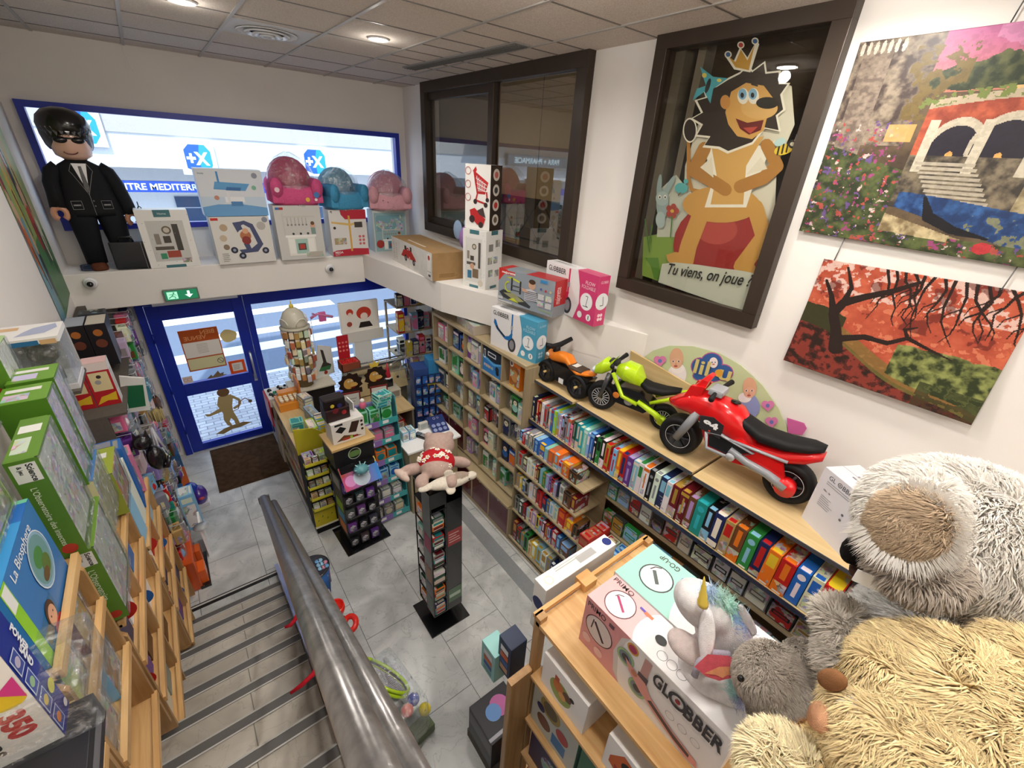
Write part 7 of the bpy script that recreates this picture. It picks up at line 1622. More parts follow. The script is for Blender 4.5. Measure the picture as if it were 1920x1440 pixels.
# figurine box with clear corner
t = thing('collector_figure_box', (XFR, 3.34, 2.74), 'large white collector figure box with clear corner window, on top at the left wall', 'boxed figure')
m = MB(); m.b2(-.30, .0, .30, -.0, .28, .335, 'e4e2df', bev=.002); m.b2(-.30, 0, 0, 0, .28, .035, 'cfcdd0', bev=.002); m.b2(-.30, 0, .03, -.215, .28, .30, 'd9d9d9'); m.b2(-.3, .27, .03, 0, .28, .3, 'b9b6b4')
S_ = Face(m, (-.3, -.0004, 0), (.3, 0, 0), (0, 0, .335)); S_.rect(.04, .86, .3, .98, 'cf9f5a').rect(.3, .88, .72, .96, '2f6c98').rect(.74, .88, .96, .96, 'cfa878'); S_.rect(.04, .14, .27, .8, '2f7fa4').rect(.04, .14, .27, .4, '6fa0b0').poly([(.05, .4), (.2, .5), (.26, .3), (.1, .2)], '8f7a5c')
T_ = Face(m, (-.3, 0, .3354), (.3, 0, 0), (0, .28, 0)); T_.rect(.12, .66, .4, .86, 'cfa878').poly([(.4, .2), (.8, .3), (.95, .6), (.9, .9), (.6, .7), (.5, .5)], 'a4acc8'); m.build('carton_body', 'print', t)
m = MB(); m.b2(-.21, .002, .035, -.003, .26, .30, 'ffffff', bev=.004); m.build('clear_window', 'film', t)
m = MB(); m.ball((-.11, .12, .2), (.07, .06, .06), '55524f'); m.ball((-.11, .12, .1), (.05, .04, .06), '6a625c'); m.cyl((-.15, .12, .035), (-.15, .12, .09), .012, '55524f'); m.cyl((-.07, .12, .035), (-.07, .12, .09), .012, '55524f'); m.build('figure_inside', 'plastic', t)
t2 = thing('wall_bracket_shelf', (XW, 2.45, 2.74), 'narrow dark shelf against the left wall carrying the collector box', 'shelf'); part('shelf_board', 'matte', t2, (-.02, .85, -.02, .31, 1.22, 0))
for k in range(2):
    t = thing('monkey_game_box', (XFR - .155 + .155 * k, 4.4, 2.12), f'{["left", "right"][k]} red and yellow dinosaur figure box of the standing pair on the left', 'boxed figure', 'pair of red boxes')
    m = MB(); m.b2(-.15, 0, 0, 0, .14, .38, 'b8202a', bev=.002); S_ = Face(m, (-.15, -.0004, 0), (.15, 0, 0), (0, 0, .38)); S_.rect(0, .82, 1, 1, 'e6d9d4').rect(.12, .36, .9, .78, 'e0d0a0').circ(.5, .68, .04, '3a2a2a').circ(.4, .56, .05, 'a3a0a0').poly([(.05, .05), (.3, .22), (.6, .25), (.95, .3), (.9, .1), (.5, .12)], 'e0b82c')
    T_ = Face(m, (-.15, 0, .3804), (.15, 0, 0), (0, .14, 0)); T_.rect(.0, 0, 1, 1, 'd9b4b0' if k else 'c0484a'); E_ = Face(m, (.0004, 0, 0), (0, .14, 0), (0, 0, .38)); E_.rect(0, 0, 1, 1, 'dcd9d6').rect(.2, .3, .8, .8, 'c9c0b4', mi=0); m.build('carton_body', 'print', t)
    t = thing('black_figure_box', (XFR - .145 + .145 * k, 5.1, 2.2), f'{["left", "right"][k]} silver topped black box of the pair behind the red boxes', 'boxed figure', 'pair of black boxes')
    m = MB(); m.b2(-.14, 0, 0, 0, .3, .4, '1d1b1f', bev=.002); T_ = Face(m, (-.14, 0, .4004), (.14, 0, 0), (0, .3, 0)); T_.rect(.03, .03, .97, .97, 'a4a9b0' if not k else 'c9bfae'); S_ = Face(m, (-.14, -.0004, 0), (.14, 0, 0), (0, 0, .4)); S_.circ(.5, .8, .08, 'a3622a').circ(.5, .55, .1, '6a3a2a'); m.build('carton_body', 'print', t)
sbox('toy_speaker_box', 'small dark grey box high on the left under the dome camera', 'boxed toy', None, (-.78, 5.9, 2.36), (.2, .16, .14), 'dark_grey', 'black', faces='ST')
part('support_case', 'matte', thing('display_cabinet', (XW, 4.2, 0), 'dark tall display case filled with hanging toys between the racks and the door', 'display case'), (-.01, .0, 0, .06, 2.66, 2.45), (.06, 0, 0, .22, .03, 2.1))
tcab = bpy.data.objects['display_cabinet']
for z in (2.1, ): part('case_shelf', 'matte', tcab, (.06, .0, z, .34, 1.5, z + .02))
for k in range(12):
    m = MB(); y = .14 + .215 * k; m.b2(.07, y - .006, .3, .075, y + .006, 2.3, '9a9a9a'); m.build('hook_rail', 'plastic', tcab)
# hanging toys on hooks, sticking out into the aisle
hk = ['red', 'grey', 'black', 'pink', 'light_blue', 'tan', 'navy', 'lilac', 'green', 'white', 'brown', 'teal', 'dark_grey', 'cream', 'purple', 'grey']
for r_ in range(9):
    z = .3 + .225 * r_
    for c_ in range(11):
        y = 4.34 + .24 * c_ + (.05 if r_ % 2 else 0); c = hk[(r_ * 5 + c_ * 3) % 16]; c2 = hk[(r_ * 3 + c_ * 7 + 4) % 16]
        dpt = rl2.uniform(.02, .12); X = -.60 - rl2.uniform(0, .1)
        if z > 2.0 and y < 5.5: continue
        t = thing('hanging_toy', (X, y, z), f'{nm(c)} and {nm(c2)} toy pack, row {ordn(r_)} up, {ordn(c_)} from the racks', 'hanging toy', 'toy packs on the left display hooks')
        m = MB(); m.box((0, 0, .1), (.09, .15, .17), jl(c, .2), rz=rl2.uniform(-.3, .3), bev=.01)
        F = Face(m, (-.06, -.0765, .02), (.10, 0, 0), (0, 0, .16)); F.rect(.1, .1, .9, .6, jl(c2), mi=1)
        if (r_ + c_) % 3 == 0: m.ball((.03, 0, .1), (.04, .05, .06), jl(c2, .2), n=8, m=6)
        elif (r_ + c_) % 3 == 1: m.ball((.02, .0, .13), (.03, .03, .03), jl('tan'), n=8, m=6); m.ball((.03, 0, .07), (.03, .035, .045), jl(c2, .2), n=8, m=6)
        m.build('toy_body', ['print', 'busy'], t)
        m = MB(); m.tube([(-.2, 0, .2), (.06, 0, .2), (.075, 0, .215)], .004, 'd9d9dc', n=5); m.box((.078, 0, .2), (.003, .03, .04), 'f2f2f2'); m.build('hook', 'plastic', t)
        if rl2.random() < .45: m = MB(); m.box((.02, 0, .1), (.12, .14, .17), 'ffffff', bev=.02); m.build('blister', 'film', t)
# pieces that stand out
t = thing('green_playing_set', (-.52, 4.75, 1.86), 'white and green board game bag hanging in front of the red boxes', 'hanging toy'); m = MB(); m.prism([(-.16, 0), (.02, -.02), (.06, .3), (-.1, .36)], -.01, .01, 'e3e4de', axis='y'); m.prism([(-.12, .04), (.0, .03), (.035, .24), (-.09, .26)], -.013, -.01, '1f6a44', axis='y'); m.build('bag', 'print', t)
t = thing('plush_hedgehog', (-.50, 5.05, 1.62), 'small tan spiky toy hanging by the display hooks', 'hanging toy'); m = MB(); m.tube([(-.32, 0, .1), (0, 0, .1), (.0, 0, .07)], .004, 'd9d9dc', n=5); m.ball((0, 0, 0), (.05, .05, .075), 'a39260', n=12, m=8)
for k in range(10): m.box((.05 * math.cos(k * .63), .05 * math.sin(k * .63), 0), (.006, .006, .13), 'c9b886')
m.build('toy_body', 'matte', t)
m = MB(); 
for k in range(9): a = k * .1; m.tube([(0, 0, 0), (.02 * math.cos(k), .06 * math.sin(k), -.14), (.06 * math.cos(k), .09 * math.sin(k), -.30)], [.012, .01, .004], 'b4b4bc', n=5)
tag(m.build('silver_streamers', 'plastic', loc=(-.52, 4.55, 1.75)), 'bundle of silver grey plastic streamers hanging below the red boxes', 'hanging toy')
t = thing('face_ball_box', (-.52, 6.0, .25), 'orange, blue and yellow box with a face ball near the door bottom', 'boxed toy', rz=.1); m = MB(); m.b2(-.3, 0, 0, 0, .3, .36, 'd9682c', bev=.004); m.b2(-.3, .0, .36, 0, .3, .56, '2b5a8a', bev=.003); S_ = Face(m, (-.3, -.0004, 0), (.3, 0, 0), (0, 0, .36)); S_.rect(.1, .62, .9, .95, 'e6dcd0').circ(.36, .78, .09, 'c0504a').circ(.66, .78, .09, 'c0504a').circ(.5, .3, .2, '2f6fb0'); E_ = Face(m, (.0004, 0, 0), (0, .3, 0), (0, 0, .36)); E_.rect(.05, .05, .95, .95, 'c9c43a').circ(.5, .5, .24, '4a8a4a').rect(0, .62, 1, .95, 'd98a4a'); m.build('carton_body', 'print', t); t.location.z = .0
t = thing('purple_toy_lantern', (-.44, 5.6, 0), 'round purple and blue toy on the floor beside the orange face box', 'toy'); m = MB(); m.ball((0, 0, .14), (.09, .13, .13), '4a2a8c'); m.ball((-.06, .02, .24), (.08, .1, .09), '1d3a9c'); m.box((0, 0, .03), (.16, .2, .06), 'd9d4da', bev=.01); m.build('toy_body', 'plastic', t); m = MB(); F = Face(m, (.03, -.14, .1), (.05, .0, 0), (0, 0, .06)); m.ball((.02, -.12, .16), (.035, .02, .02), 'b03a4a'); m.build('badge', 'plastic', t)
sbox('stationery_carton', 'pale blue and white carton standing on the floor by the display hooks', 'carton', None, (-.53, 5.25, 0), (.14, .2, .5), 'light_blue', 'white', faces='SET' if False else 'ST')
t = thing('black_cat_toy', (-.52, 4.2, 1.54), 'black cat shaped toy with cream belly hanging at the left', 'hanging toy'); m = MB(); m.ball((0, 0, .1), (.07, .08, .12), '17161a'); m.ball((-.05, 0, .28), (.07, .07, .07), '17161a'); m.ball((.04, .02, .06), (.04, .05, .06), 'd9cf8a'); m.tube([(0, 0, 0), (.06, -.06, .02), (.09, -.02, .1)], .018, '17161a'); m.prism([(-.1, .32), (-.06, .33), (-.09, .40)], -.02, .0, '17161a', axis='y'); m.prism([(-.03, .33), (0.01, .31), (.0, .4)], -.02, .0, '17161a', axis='y'); m.build('toy_body', 'plastic', t)
# orange tool case at the stair foot
t = thing('orange_play_case', (-.55, 4.18, 0), 'orange and black play case on the floor at the foot of the stairs', 'toy case'); m = MB(); m.b2(-.14, 0, 0, .0, .52, .38, 'd0541c', bev=.01); m.build('case_body', 'plastic', t); m = MB(); m.b2(-.01, .04, .02, .06, .2, .2, 'e0641f', bev=.008); m.b2(0, .28, .1, .05, .4, .26, 'c9602c', bev=.008); m.build('clasp', 'plastic', t); m = MB(); m.b2(-.02, -.01, 0, .07, .5, .03, '1a1a1c'); m.build('base_trim', 'plastic', t)
m = MB(); m.lathe([(0, 0), (.07, 0), (.075, .006), (.0, .008)], B0, 'b4b6b8', n=20); tag(m.build('clear_disc', 'plastic', loc=(-.44, 4.62, .42)), 'small grey disc sticking out above the orange play case', 'disc')
m = MB(); m.b2(0, 0, 0, .02, .3, .42); tag(m.build('grey_pillar_box', 'matte', loc=(-.46, 4.60, 0)), 'narrow grey board under the small disc', 'board')

# ------------------------------------------------------------------ toys on the floor right of the stair railing
t = thing('racket_set', (.55, 1.98, 0), 'lime and black junior racket set with three balls on the floor beside the stairs', 'racket set', rz=math.radians(8))
m = MB(); T_ = Matrix.Translation((-.04, .06, .48)) @ Matrix.Rotation(math.radians(16), 4, 'Z') @ Matrix.Rotation(math.radians(48), 4, 'Y')
def el(rx, ry, z, n=30): return [T_ @ Vector((rx * math.cos(2 * math.pi * i / n), ry * math.sin(2 * math.pi * i / n), z)) for i in range(n)]
m.tube(el(.17, .25, 0), .013, 'a6c81e', n=8, closed=True); m.tube(el(.17, .25, .028), .013, 'a6c81e', n=8, closed=True); m.build('racket_hoop', 'plastic', t)
m = MB(); m.tube(el(.158, .238, .014), .008, '17171a', n=6, closed=True); m.build('inner_hoop', 'plastic', t)
m = MB()
for k in range(-6, 7):
    x = k * .025; yy_ = .24 * math.sqrt(max(0, 1 - (x / .16) ** 2)); m.cyl(T_ @ Vector((x, -yy_, .0)), T_ @ Vector((x, yy_, .0)), .0014, 'c9c9cc', n=4)
for k in range(-9, 10):
    y = k * .025; xx_ = .16 * math.sqrt(max(0, 1 - (y / .24) ** 2)); m.cyl(T_ @ Vector((-xx_, y, .0)), T_ @ Vector((xx_, y, .0)), .0014, 'c9c9cc', n=4)
m.build('strings', 'plastic', t)
m = MB(); m.prism([(.02, -.36), (.2, -.3), (.14, .24), (-.0, .2)], .0, .03, '8f938e'); m.b2(.02, -.34, .03, .18, -.22, .12, '4a5a32', bev=.005); m.b2(.1, -.05, .03, .13, .28, .3, '9a9c98', bev=.004); m.build('package_card', 'print', t)
m = MB(); m.box((.02, -.06, .28), (.26, .56, .5), 'ffffff', bev=.05); m.build('clear_packaging', 'film', t)
for (x, y, z, c) in ((.02, -.22, .36, 'd23a2c'), (.1, -.18, .34, '2240a8'), (.14, -.27, .28, 'e6cf1e')):
    m = MB(); m.ball((x, y, z), .047, c, n=14, m=10); m.build('ball', 'plastic', t)
m = MB(); m.tube([(-.1, .2, .3), (-.18, .32, .2), (-.2, .36, .02)], .02, '9a9ca0'); m.build('racket_handle', 'plastic', t)
t = thing('red_toy_mugs', (.44, 2.84, 0), 'two bright red toy scoops stacked beside the railing', 'toy'); m = MB(); m.lathe([(.0, .22), (.05, .22), (.075, .3), (.07, .36), (.062, .35), (.045, .25), (0, .24)], (0, .1, 0), 'd8281c'); m.tube([(.05 * math.cos(a) + .06, -.08 + .07 * math.sin(a), .26 + .02 * math.cos(a)) for a in [2 * math.pi * i / 16 for i in range(16)]], .026, 'd8281c', n=10, closed=True); m.build('scoop', 'plastic', t); m = MB(); m.cyl((0, 0, 0), (0, 0, .26), .05, 'b8241c'); m.build('stem', 'plastic', t)
t = thing('brown_toy_crate', (.37, 3.08, 0), 'small brown box with pale lid beside the red scoops', 'box'); m = MB(); m.box((0, 0, .16), (.14, .16, .32), '5a463a', bev=.005); m.build('box_body', 'print', t); m = MB(); m.box((0, 0, .33), (.15, .17, .02), 'a49a98', bev=.004); m.ball((.07, -.1, .24), .03, '7fc46a'); m.build('lid', 'print', t)
t = thing('bubble_tube_basket', (.37, 3.34, 0), 'round blue fabric tub holding bubble tubes behind the railing end', 'basket'); m = MB(); m.lathe([(0, 0), (.1, 0), (.13, .3), (.145, .5), (.138, .5), (.12, .3), (.09, .02), (0, .02)], B0, '3d6cb0', n=24); m.build('tub', 'velvet', t); m = MB(); m.lathe([(.138, .5), (.15, .5), (.15, .515), (.138, .515)], B0, '24242c', n=24); m.build('rim', 'plastic', t)
m = MB(); m.b2(-.02, -.1, .42, .1, .1, .45, 'c9c9cc'); m.build('divider_card', 'print', t)
for k in range(8):
    m = MB(); m.cyl((0, 0, 0), (0, 0, .2), .018, '6a4a7c'); m.cyl((0, 0, .2), (0, 0, .225), .02, ['8fc0e0', 'c98aa0', '6fa8dc', '8fc0e0'][k % 4]); tag(m.build('bubble_tube', 'plastic', loc=(.42 + .03 * (k % 3), 3.28 + .05 * (k // 3), .3)), f'bubble tube with {["pale blue", "pink", "blue", "pale blue"][k % 4]} cap standing in the blue tub', 'bubble tube', 'bubble tubes in the blue tub')
# ------------------------------------------------------------------ ride-on bikes on the boards
def se(x, zc, hw, hh, n=20, p=2.6, yc=0):
    r = []
    for i in range(n):
        a = 2 * math.pi * i / n; c, s_ = math.cos(a), math.sin(a)
        r.append((x, yc + hw * math.copysign(abs(c) ** (2 / p), c), zc + hh * math.copysign(abs(s_) ** (2 / p), s_)))
    return r
def wheel(t, x, R_, W_, rimc, hubc, spokes=7, tw='2'):
    m = MB(); m.lathe([(R_ * .66, -W_ * .42), (R_ * .9, -W_ * .5), (R_ * .985, -W_ * .3), (R_, 0), (R_ * .985, W_ * .3), (R_ * .9, W_ * .5), (R_ * .66, W_ * .42), (R_ * .64, 0), (R_ * .66, -W_ * .42)], (x, 0, R_), '151517', n=36, axis='y'); w = m.build('wheel', 'rubber', t)
    m = MB()
    m.lathe([(0, -W_ * .36), (R_ * .62, -W_ * .36), (R_ * .67, -W_ * .42), (R_ * .67, W_ * .42), (R_ * .62, W_ * .36), (0, W_ * .36)], (x, 0, R_), '1b1b1e', n=30, axis='y')
    for s_ in (-1, 1):
        F = Face(m, (x + R_ * s_, s_ * W_ * .425, 0), (-2 * R_ * s_, 0, 0), (0, 0, 2 * R_)); F.k = 3
        F.ring(.5, .5, .30, .012, rimc, n=30)
        for k in range(spokes): a = 2 * math.pi * k / spokes; F.line([(.5 + .08 * math.cos(a), .5 + .08 * math.sin(a)), (.5 + .28 * math.cos(a + .15), .5 + .28 * math.sin(a + .15))], .05 if spokes < 9 else .02, '3a3a40' if spokes < 9 else rimc); F.k -= 1
    m.build('rim', 'plastic', w)
    m = MB()
    for s_ in (-1, 1): m.cyl((x, s_ * W_ * .3, R_), (x, s_ * W_ * .55, R_), R_ * .1, hubc, n=12)
    m.build('hub', 'plastic', w)
def heading(pf, pr): return math.atan2(pf[1] - pr[1], pf[0] - pr[0])
def place(pf, pr, z, label):
    a, b_ = Vector((pf[0], pf[1], 0)), Vector((pr[0], pr[1], 0)); c = (a + b_) / 2
    return thing('ride_on_motorbike', (c.x, c.y, z), label, 'ride-on bike', 'ride-on bikes on the display boards', heading(pf, pr)), (a - b_).length / 2
def sides(m, poly, y0, y1, col, mi=0):
    for s_ in (-1, 1): m.prism(poly, s_ * y0, s_ * y1, col, mi, axis='y') if s_ > 0 else m.prism(poly, -y1, -y0, col, mi, axis='y')
# red
t, w = place((2.82, 1.38), (2.94, .63), 2.13, 'big glossy red ride-on motorbike with black seat and number 94')
rd_ = 'd3161a'; R_ = .155
wheel(t, w, R_, .15, 'c9c9cc', '8a8a90', 6); wheel(t, -w, R_, .12, 'c9c9cc', rd_, 6)
m = MB(); m.rings([se(*q) for q in ((w + .15, .40, .015, .012), (w + .12, .405, .06, .03), (w + .05, .43, .09, .06), (w - .03, .46, .1, .09), (w - .13, .45, .1, .12), (w - .25, .44, .12, .125), (w - .35, .42, .12, .12), (w - .43, .37, .085, .10), (w - .5, .32, .05, .06))][::-1], rd_)
m.rings([se(*q) for q in ((w - .36, .31, .06, .05), (w - .5, .29, .08, .05), (w - .66, .32, .085, .055), (w - .80, .38, .075, .05), (w - .88, .42, .04, .03))][::-1], rd_); m.build('fairing', 'plastic', t)
m = MB(); m.rings([[(w + .03, .07, .50), (w + .05, -.07, .50), (w - .06, -.07, .54), (w - .08, .07, .54)], [(w - .055, .055, .66), (w - .05, -.055, .66), (w - .10, -.05, .66), (w - .105, .05, .66)], [(w - .09, .03, .71), (w - .09, -.03, .71), (w - .12, -.03, .70), (w - .12, .03, .70)]][::-1], rd_, smooth=False)
for s_ in (-1, 1): m.prism([(w + .13, .42), (w + .03, .50), (w + .0, .60), (w - .1, .62), (w - .04, .48)], s_ * .06 - .015, s_ * .06 + .015, rd_, axis='y')
m.build('windscreen', 'plastic', t, bevel=.006)
m = MB(); sides(m, [(w - .12, .40), (w - .22, .20), (w - .42, .165), (w - .62, .20), (w - .72, .13), (w - .76, .16), (w - .70, .30), (w - .5, .33)], .07, .1, rd_); m.build('side_fairing', 'plastic', t, bevel=.008)
m = MB()
for s_ in (-1, 1): 
    m.tube([(-w, s_ * .105, R_), (-w + .12, s_ * .11, .2), (w - .5, s_ * .11, .22), (w - .38, s_ * .11, .26)], [.035, .03, .028, .025], '8b8d92', n=8)
    m.tube([(w - .2, s_ * .11, .32), (w - .23, s_ * .115, .2), (w - .4, s_ * .115, .20), (w - .52, s_ * .11, .30), (w - .3, s_ * .11, .34), (w - .2, s_ * .11, .32)], .013, '9c9ea3', n=6); m.tube([(w - .36, s_ * .112, .33), (w - .72, s_ * .1, .335)], .011, '9c9ea3', n=6)
    m.cyl((w - .4, s_ * .1, .215), (w - .4, s_ * .135, .215), .03, 'a9abb0')
m.build('side_frame', 'plastic', t)
m = MB(); sides(m, [(w - .22, .30), (w - .24, .215), (w - .38, .21), (w - .5, .29), (w - .32, .32)], .085, .104, '1b1b1d'); m.build('engine_block', 'plastic', t)
m = MB()
for s_ in (-1, 1): m.cyl((-w, s_ * .06, R_), (-w, s_ * .125, R_), .062, rd_, n=20)
m.build('wheel_cover', 'plastic', t)
m = MB(); m.rings([se(*q) for q in ((w - .33, .50, .05, .03), (w - .4, .455, .085, .04), (w - .52, .41, .095, .045), (w - .68, .42, .095, .042), (w - .80, .455, .08, .035), (w - .87, .475, .04, .02))][::-1], '111112'); m.build('seat', 'rubber', t)
m = MB()
for s_ in (-1, 1): m.cyl((w, s_ * .085, R_), (w - .1, s_ * .075, .42), .032, '84868b', n=12)
m.build('front_fork', 'plastic', t)
m = MB(); m.box((w - .17, 0, .60), (.1, .14, .05), '9c9ea3', bev=.015); m.cyl((w - .17, 0, .5), (w - .17, 0, .6), .03, '84868b'); m.build('dashboard', 'plastic', t)
m = MB(); m.tube([(w - .19, -.2, .61), (w - .17, -.07, .60), (w - .17, .07, .60), (w - .19, .2, .61)], [.02, .013, .013, .02], '151517', n=10); m.build('handlebar', 'rubber', t)
m = MB(); m.ball((w - .3, 0, .565), (.035, .03, .01), '111112'); m.build('fuel_cap', 'plastic', t)
m = MB(); yy_ = .1215; m.prism([(w - .13, .42), (w - .15, .33), (w - .3, .31), (w - .3, .42), (w - .22, .45)], .095, yy_, '2a2a2d', axis='y'); F = Face(m, (w - .15, yy_ + .001, .33), (-.14, 0, 0), (0, 0, .1)); F.text('94', .1, .32, .52, 'f2f2f2', w=.75, bold=.06); F.text('94', .14, .35, .46, '2a2a2d', w=.67, bold=.01) if False else None; F.circ(.5, .1, .08, 'b83a2a'); m.build('number_panel', 'print', t)
# lime
t, w = place((2.80, 2.17), (2.98, 1.64), 2.13, 'lime green ride-on motorbike with black seat and silver spoked wheels')
lc_ = 'b9dc1c'; R_ = .115
wheel(t, w, R_ * 1.15, .11, 'd9d9dc', 'd9d48a', 16); wheel(t, -w, R_, .09, 'd9d9dc', lc_, 16)
m = MB(); m.rings([se(*q) for q in ((w + .12, .36, .02, .02), (w + .09, .37, .06, .045), (w + .02, .42, .09, .075), (w - .05, .44, .05, .04))][::-1], lc_); m.rings([se(*q) for q in ((w - .1, .42, .05, .045), (w - .18, .43, .1, .085), (w - .28, .42, .1, .08), (w - .34, .37, .05, .04))][::-1], lc_)
m.prism([(w + .06, .40), (w - .02, .46), (w - .08, .53), (w - .04, .44), (w + .02, .38)], -.05, .05, lc_, axis='y'); m.build('fairing', 'plastic', t, bevel=.003)
m = MB()
for s_ in (-1, 1):
    m.tube([(w - .08, s_ * .06, .40), (w - .2, s_ * .08, .22), (w - .34, s_ * .08, .19)], .018, lc_, n=7); m.tube([(-w + .12, s_ * .08, .24), (-w - .0, s_ * .075, .31), (-w - .16, s_ * .05, .39)], [.014, .016, .02], lc_, n=7); m.tube([(w - .34, s_ * .085, .22), (-w + .06, s_ * .085, .16), (-w, s_ * .075, R_)], [.02, .026, .034], lc_, n=8); m.cyl((-w, s_ * .05, R_), (-w, s_ * .1, R_), .035, lc_)
m.build('side_frame', 'plastic', t)
m = MB(); m.rings([se(*q) for q in ((w - .3, .38, .05, .03), (w - .4, .34, .08, .04), (w - .52, .35, .075, .035), (w - .64, .39, .04, .02))][::-1], '121213'); m.build('seat', 'rubber', t)
m = MB(); m.prism([(w - .1, .3), (w - .14, .14), (w - .4, .12), (w - .48, .2), (w - .34, .3)], -.07, .07, '17171a', axis='y'); m.build('engine_block', 'plastic', t, bevel=.01)
m = MB()
for s_ in (-1, 1): m.cyl((w, s_ * .07, .14), (w - .05, s_ * .06, .38), .02, '3c3d42'); 
m.build('front_fork', 'plastic', t)
m = MB(); m.tube([(w - .1, -.17, .50), (w - .06, -.05, .46), (w - .06, .05, .46), (w - .1, .17, .50)], [.02, .014, .014, .02], '1a1a1c', n=8); m.box((w - .06, 0, .475), (.08, .09, .04), '2a2a2d', bev=.01); m.build('handlebar', 'rubber', t)
m = MB(); m.ball((w + .1, .03, .37), (.02, .035, .03), 'c9d2dc'); m.ball((w + .1, -.03, .37), (.02, .035, .03), 'c9d2dc'); m.build('headlight', 'plastic', t)
m = MB(); m.ball((w - .23, 0, .475), (.035, .03, .01), '121213'); m.build('fuel_cap', 'plastic', t)
m = MB(); m.ball((w - .15, .094, .22), (.03, .004, .03), 'c9742c', n=10, m=6); m.ball((w - .26, .075, .18), (.04, .01, .03), '8a8c92', n=10, m=6); m.build('side_sticker', 'plastic', t)
# small orange
t, w = place((2.76, 2.84), (2.78, 2.42), 2.13, 'small orange and black ride-on bike with wide black wheels')
oc = 'e8801e'; R_ = .115
wheel(t, w, R_, .15, '1f1f22', 'd0b070', 3); wheel(t, -w, R_ * 1.05, .17, '1f1f22', 'd0b070', 3)
m = MB(); m.rings([se(*q) for q in ((w + .04, .29, .02, .02), (w + .0, .3, .055, .05), (w - .06, .29, .06, .05), (w - .14, .31, .065, .055), (w - .24, .32, .06, .045), (w - .3, .27, .055, .03), (w - .4, .25, .075, .025), (w - .5, .27, .06, .02), (w - .56, .285, .03, .012))][::-1], oc); m.build('body_shell', 'plastic', t)
m = MB(); m.rings([se(*q) for q in ((w - .26, .29, .05, .02), (w - .32, .275, .07, .02), (w - .45, .275, .065, .02))][::-1], '4a3a30'); F = Face(m, (w - .3, -.04, .296), (0, .08, 0), (-.07, 0, -.0)); F.n = Vector((0, 0, 1)); F.poly([(0, 0), (1, 0), (1, 1), (0, 1)], 'd9d6d0'); m.build('seat', 'rubber', t)
m = MB(); m.prism([(w - .05, .25), (w - .12, .08), (w - .3, .07), (w - .5, .14), (w - .55, .24), (w - .3, .25)], -.06, .06, '19191b', axis='y'); m.build('frame', 'plastic', t, bevel=.01)
m = MB(); m.cyl((w - .04, 0, .3), (w - .07, 0, .40), .03, '19191b'); m.tube([(w - .1, -.16, .45), (w - .06, -.05, .40), (w - .06, .05, .40), (w - .1, .16, .45)], [.022, .026, .026, .022], '1c1c1e', n=10); m.build('handlebar', 'rubber', t)
m = MB(); m.cyl((w + .0, .05, .30), (w + .0, .058, .30), .022, 'efe6dc'); m.box((w - .22, .066, .10), (.06, .004, .05), 'efefec'); m.build('sticker', 'print', t)
# white scooter carton by the bear
def a_wsc(m, d):
    F = m.side(B0, d, 'W'); F.k = 2; F.rect(0, 0, 1, 1, 'dedde4')
    F.text('GL', .1, .87, .07, '55555c', bold=.01); F.ring(.25, .905, .025, .012, '55555c').circ(.25, .905, .012, '55555c'); F.text('BBER', .29, .87, .07, '55555c', bold=.01); F.lines(.1, .78, .62, .85, 2, '9a9aa2', rd)
    F.text('10m - 5y', .1, .66, .035, '3a3a40', bold=.02); F.lines(.1, .4, .3, .6, 6, '9a9aa2', rd); F.circ(.42, .55, .02, '6a6a70').circ(.42, .46, .02, '6a6a70')
    F.line([(.62, .5), (.72, .44), (.84, .4)], .01, '4a4a50').line([(.72, .44), (.7, .52)], .01, '4a4a50').line([(.84, .4), (.82, .47)], .01, '4a4a50').circ(.72, .43, .012, '3a3a40').circ(.86, .38, .012, '3a3a40')
    F.circ(.66, .22, .055, '5a5a60').circ(.66, .22, .035, 'c9c9cf').poly([(.7, .25), (.95, .14), (.97, .06), (.7, .19)], '3a3a40'); F.rect(.8, .0, .98, .05, 'e8e8ea')
    T_ = m.side(B0, d, 'TW'); T_.k = 3; T_.lines(.2, .3, .5, .8, 3, '7a7a80', rd)
carton('white_scooter_box', 'tall pale grey scooter carton at the end of the boards beside the giant plush', 'box', (2.845, .185, 2.13), (.24, .52, .41), 'd9d8df', math.radians(-29), a_wsc)
# ------------------------------------------------------------------ pine display rack in the foreground
TZ = 2.285
t = thing('pine_display_rack', (.9, -.45, 0), 'pine display rack in the foreground carrying the scooter boxes and plush toys', 'rack')
m = MB(); m.b2(0, 0, TZ - .025, .80, 1.30, TZ); m.build('top_board', 'pine', t, bevel=.003)
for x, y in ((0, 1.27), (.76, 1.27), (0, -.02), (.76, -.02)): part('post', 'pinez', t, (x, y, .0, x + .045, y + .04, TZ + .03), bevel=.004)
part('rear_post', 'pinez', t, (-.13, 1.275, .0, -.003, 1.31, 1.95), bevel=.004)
part('end_rail', 'pinex', t, (0, 1.30, TZ + .005, .80, 1.32, TZ + .03), bevel=.003); part('rail_clamp', 'pinex', t, (.28, 1.27, TZ, .36, 1.34, TZ + .045), bevel=.003)
for z in (1.93, 1.55, 1.2, .8): part('shelf_board', 'pine', t, (-.02, .02, z - .02, .76, 1.27, z), bevel=.002)
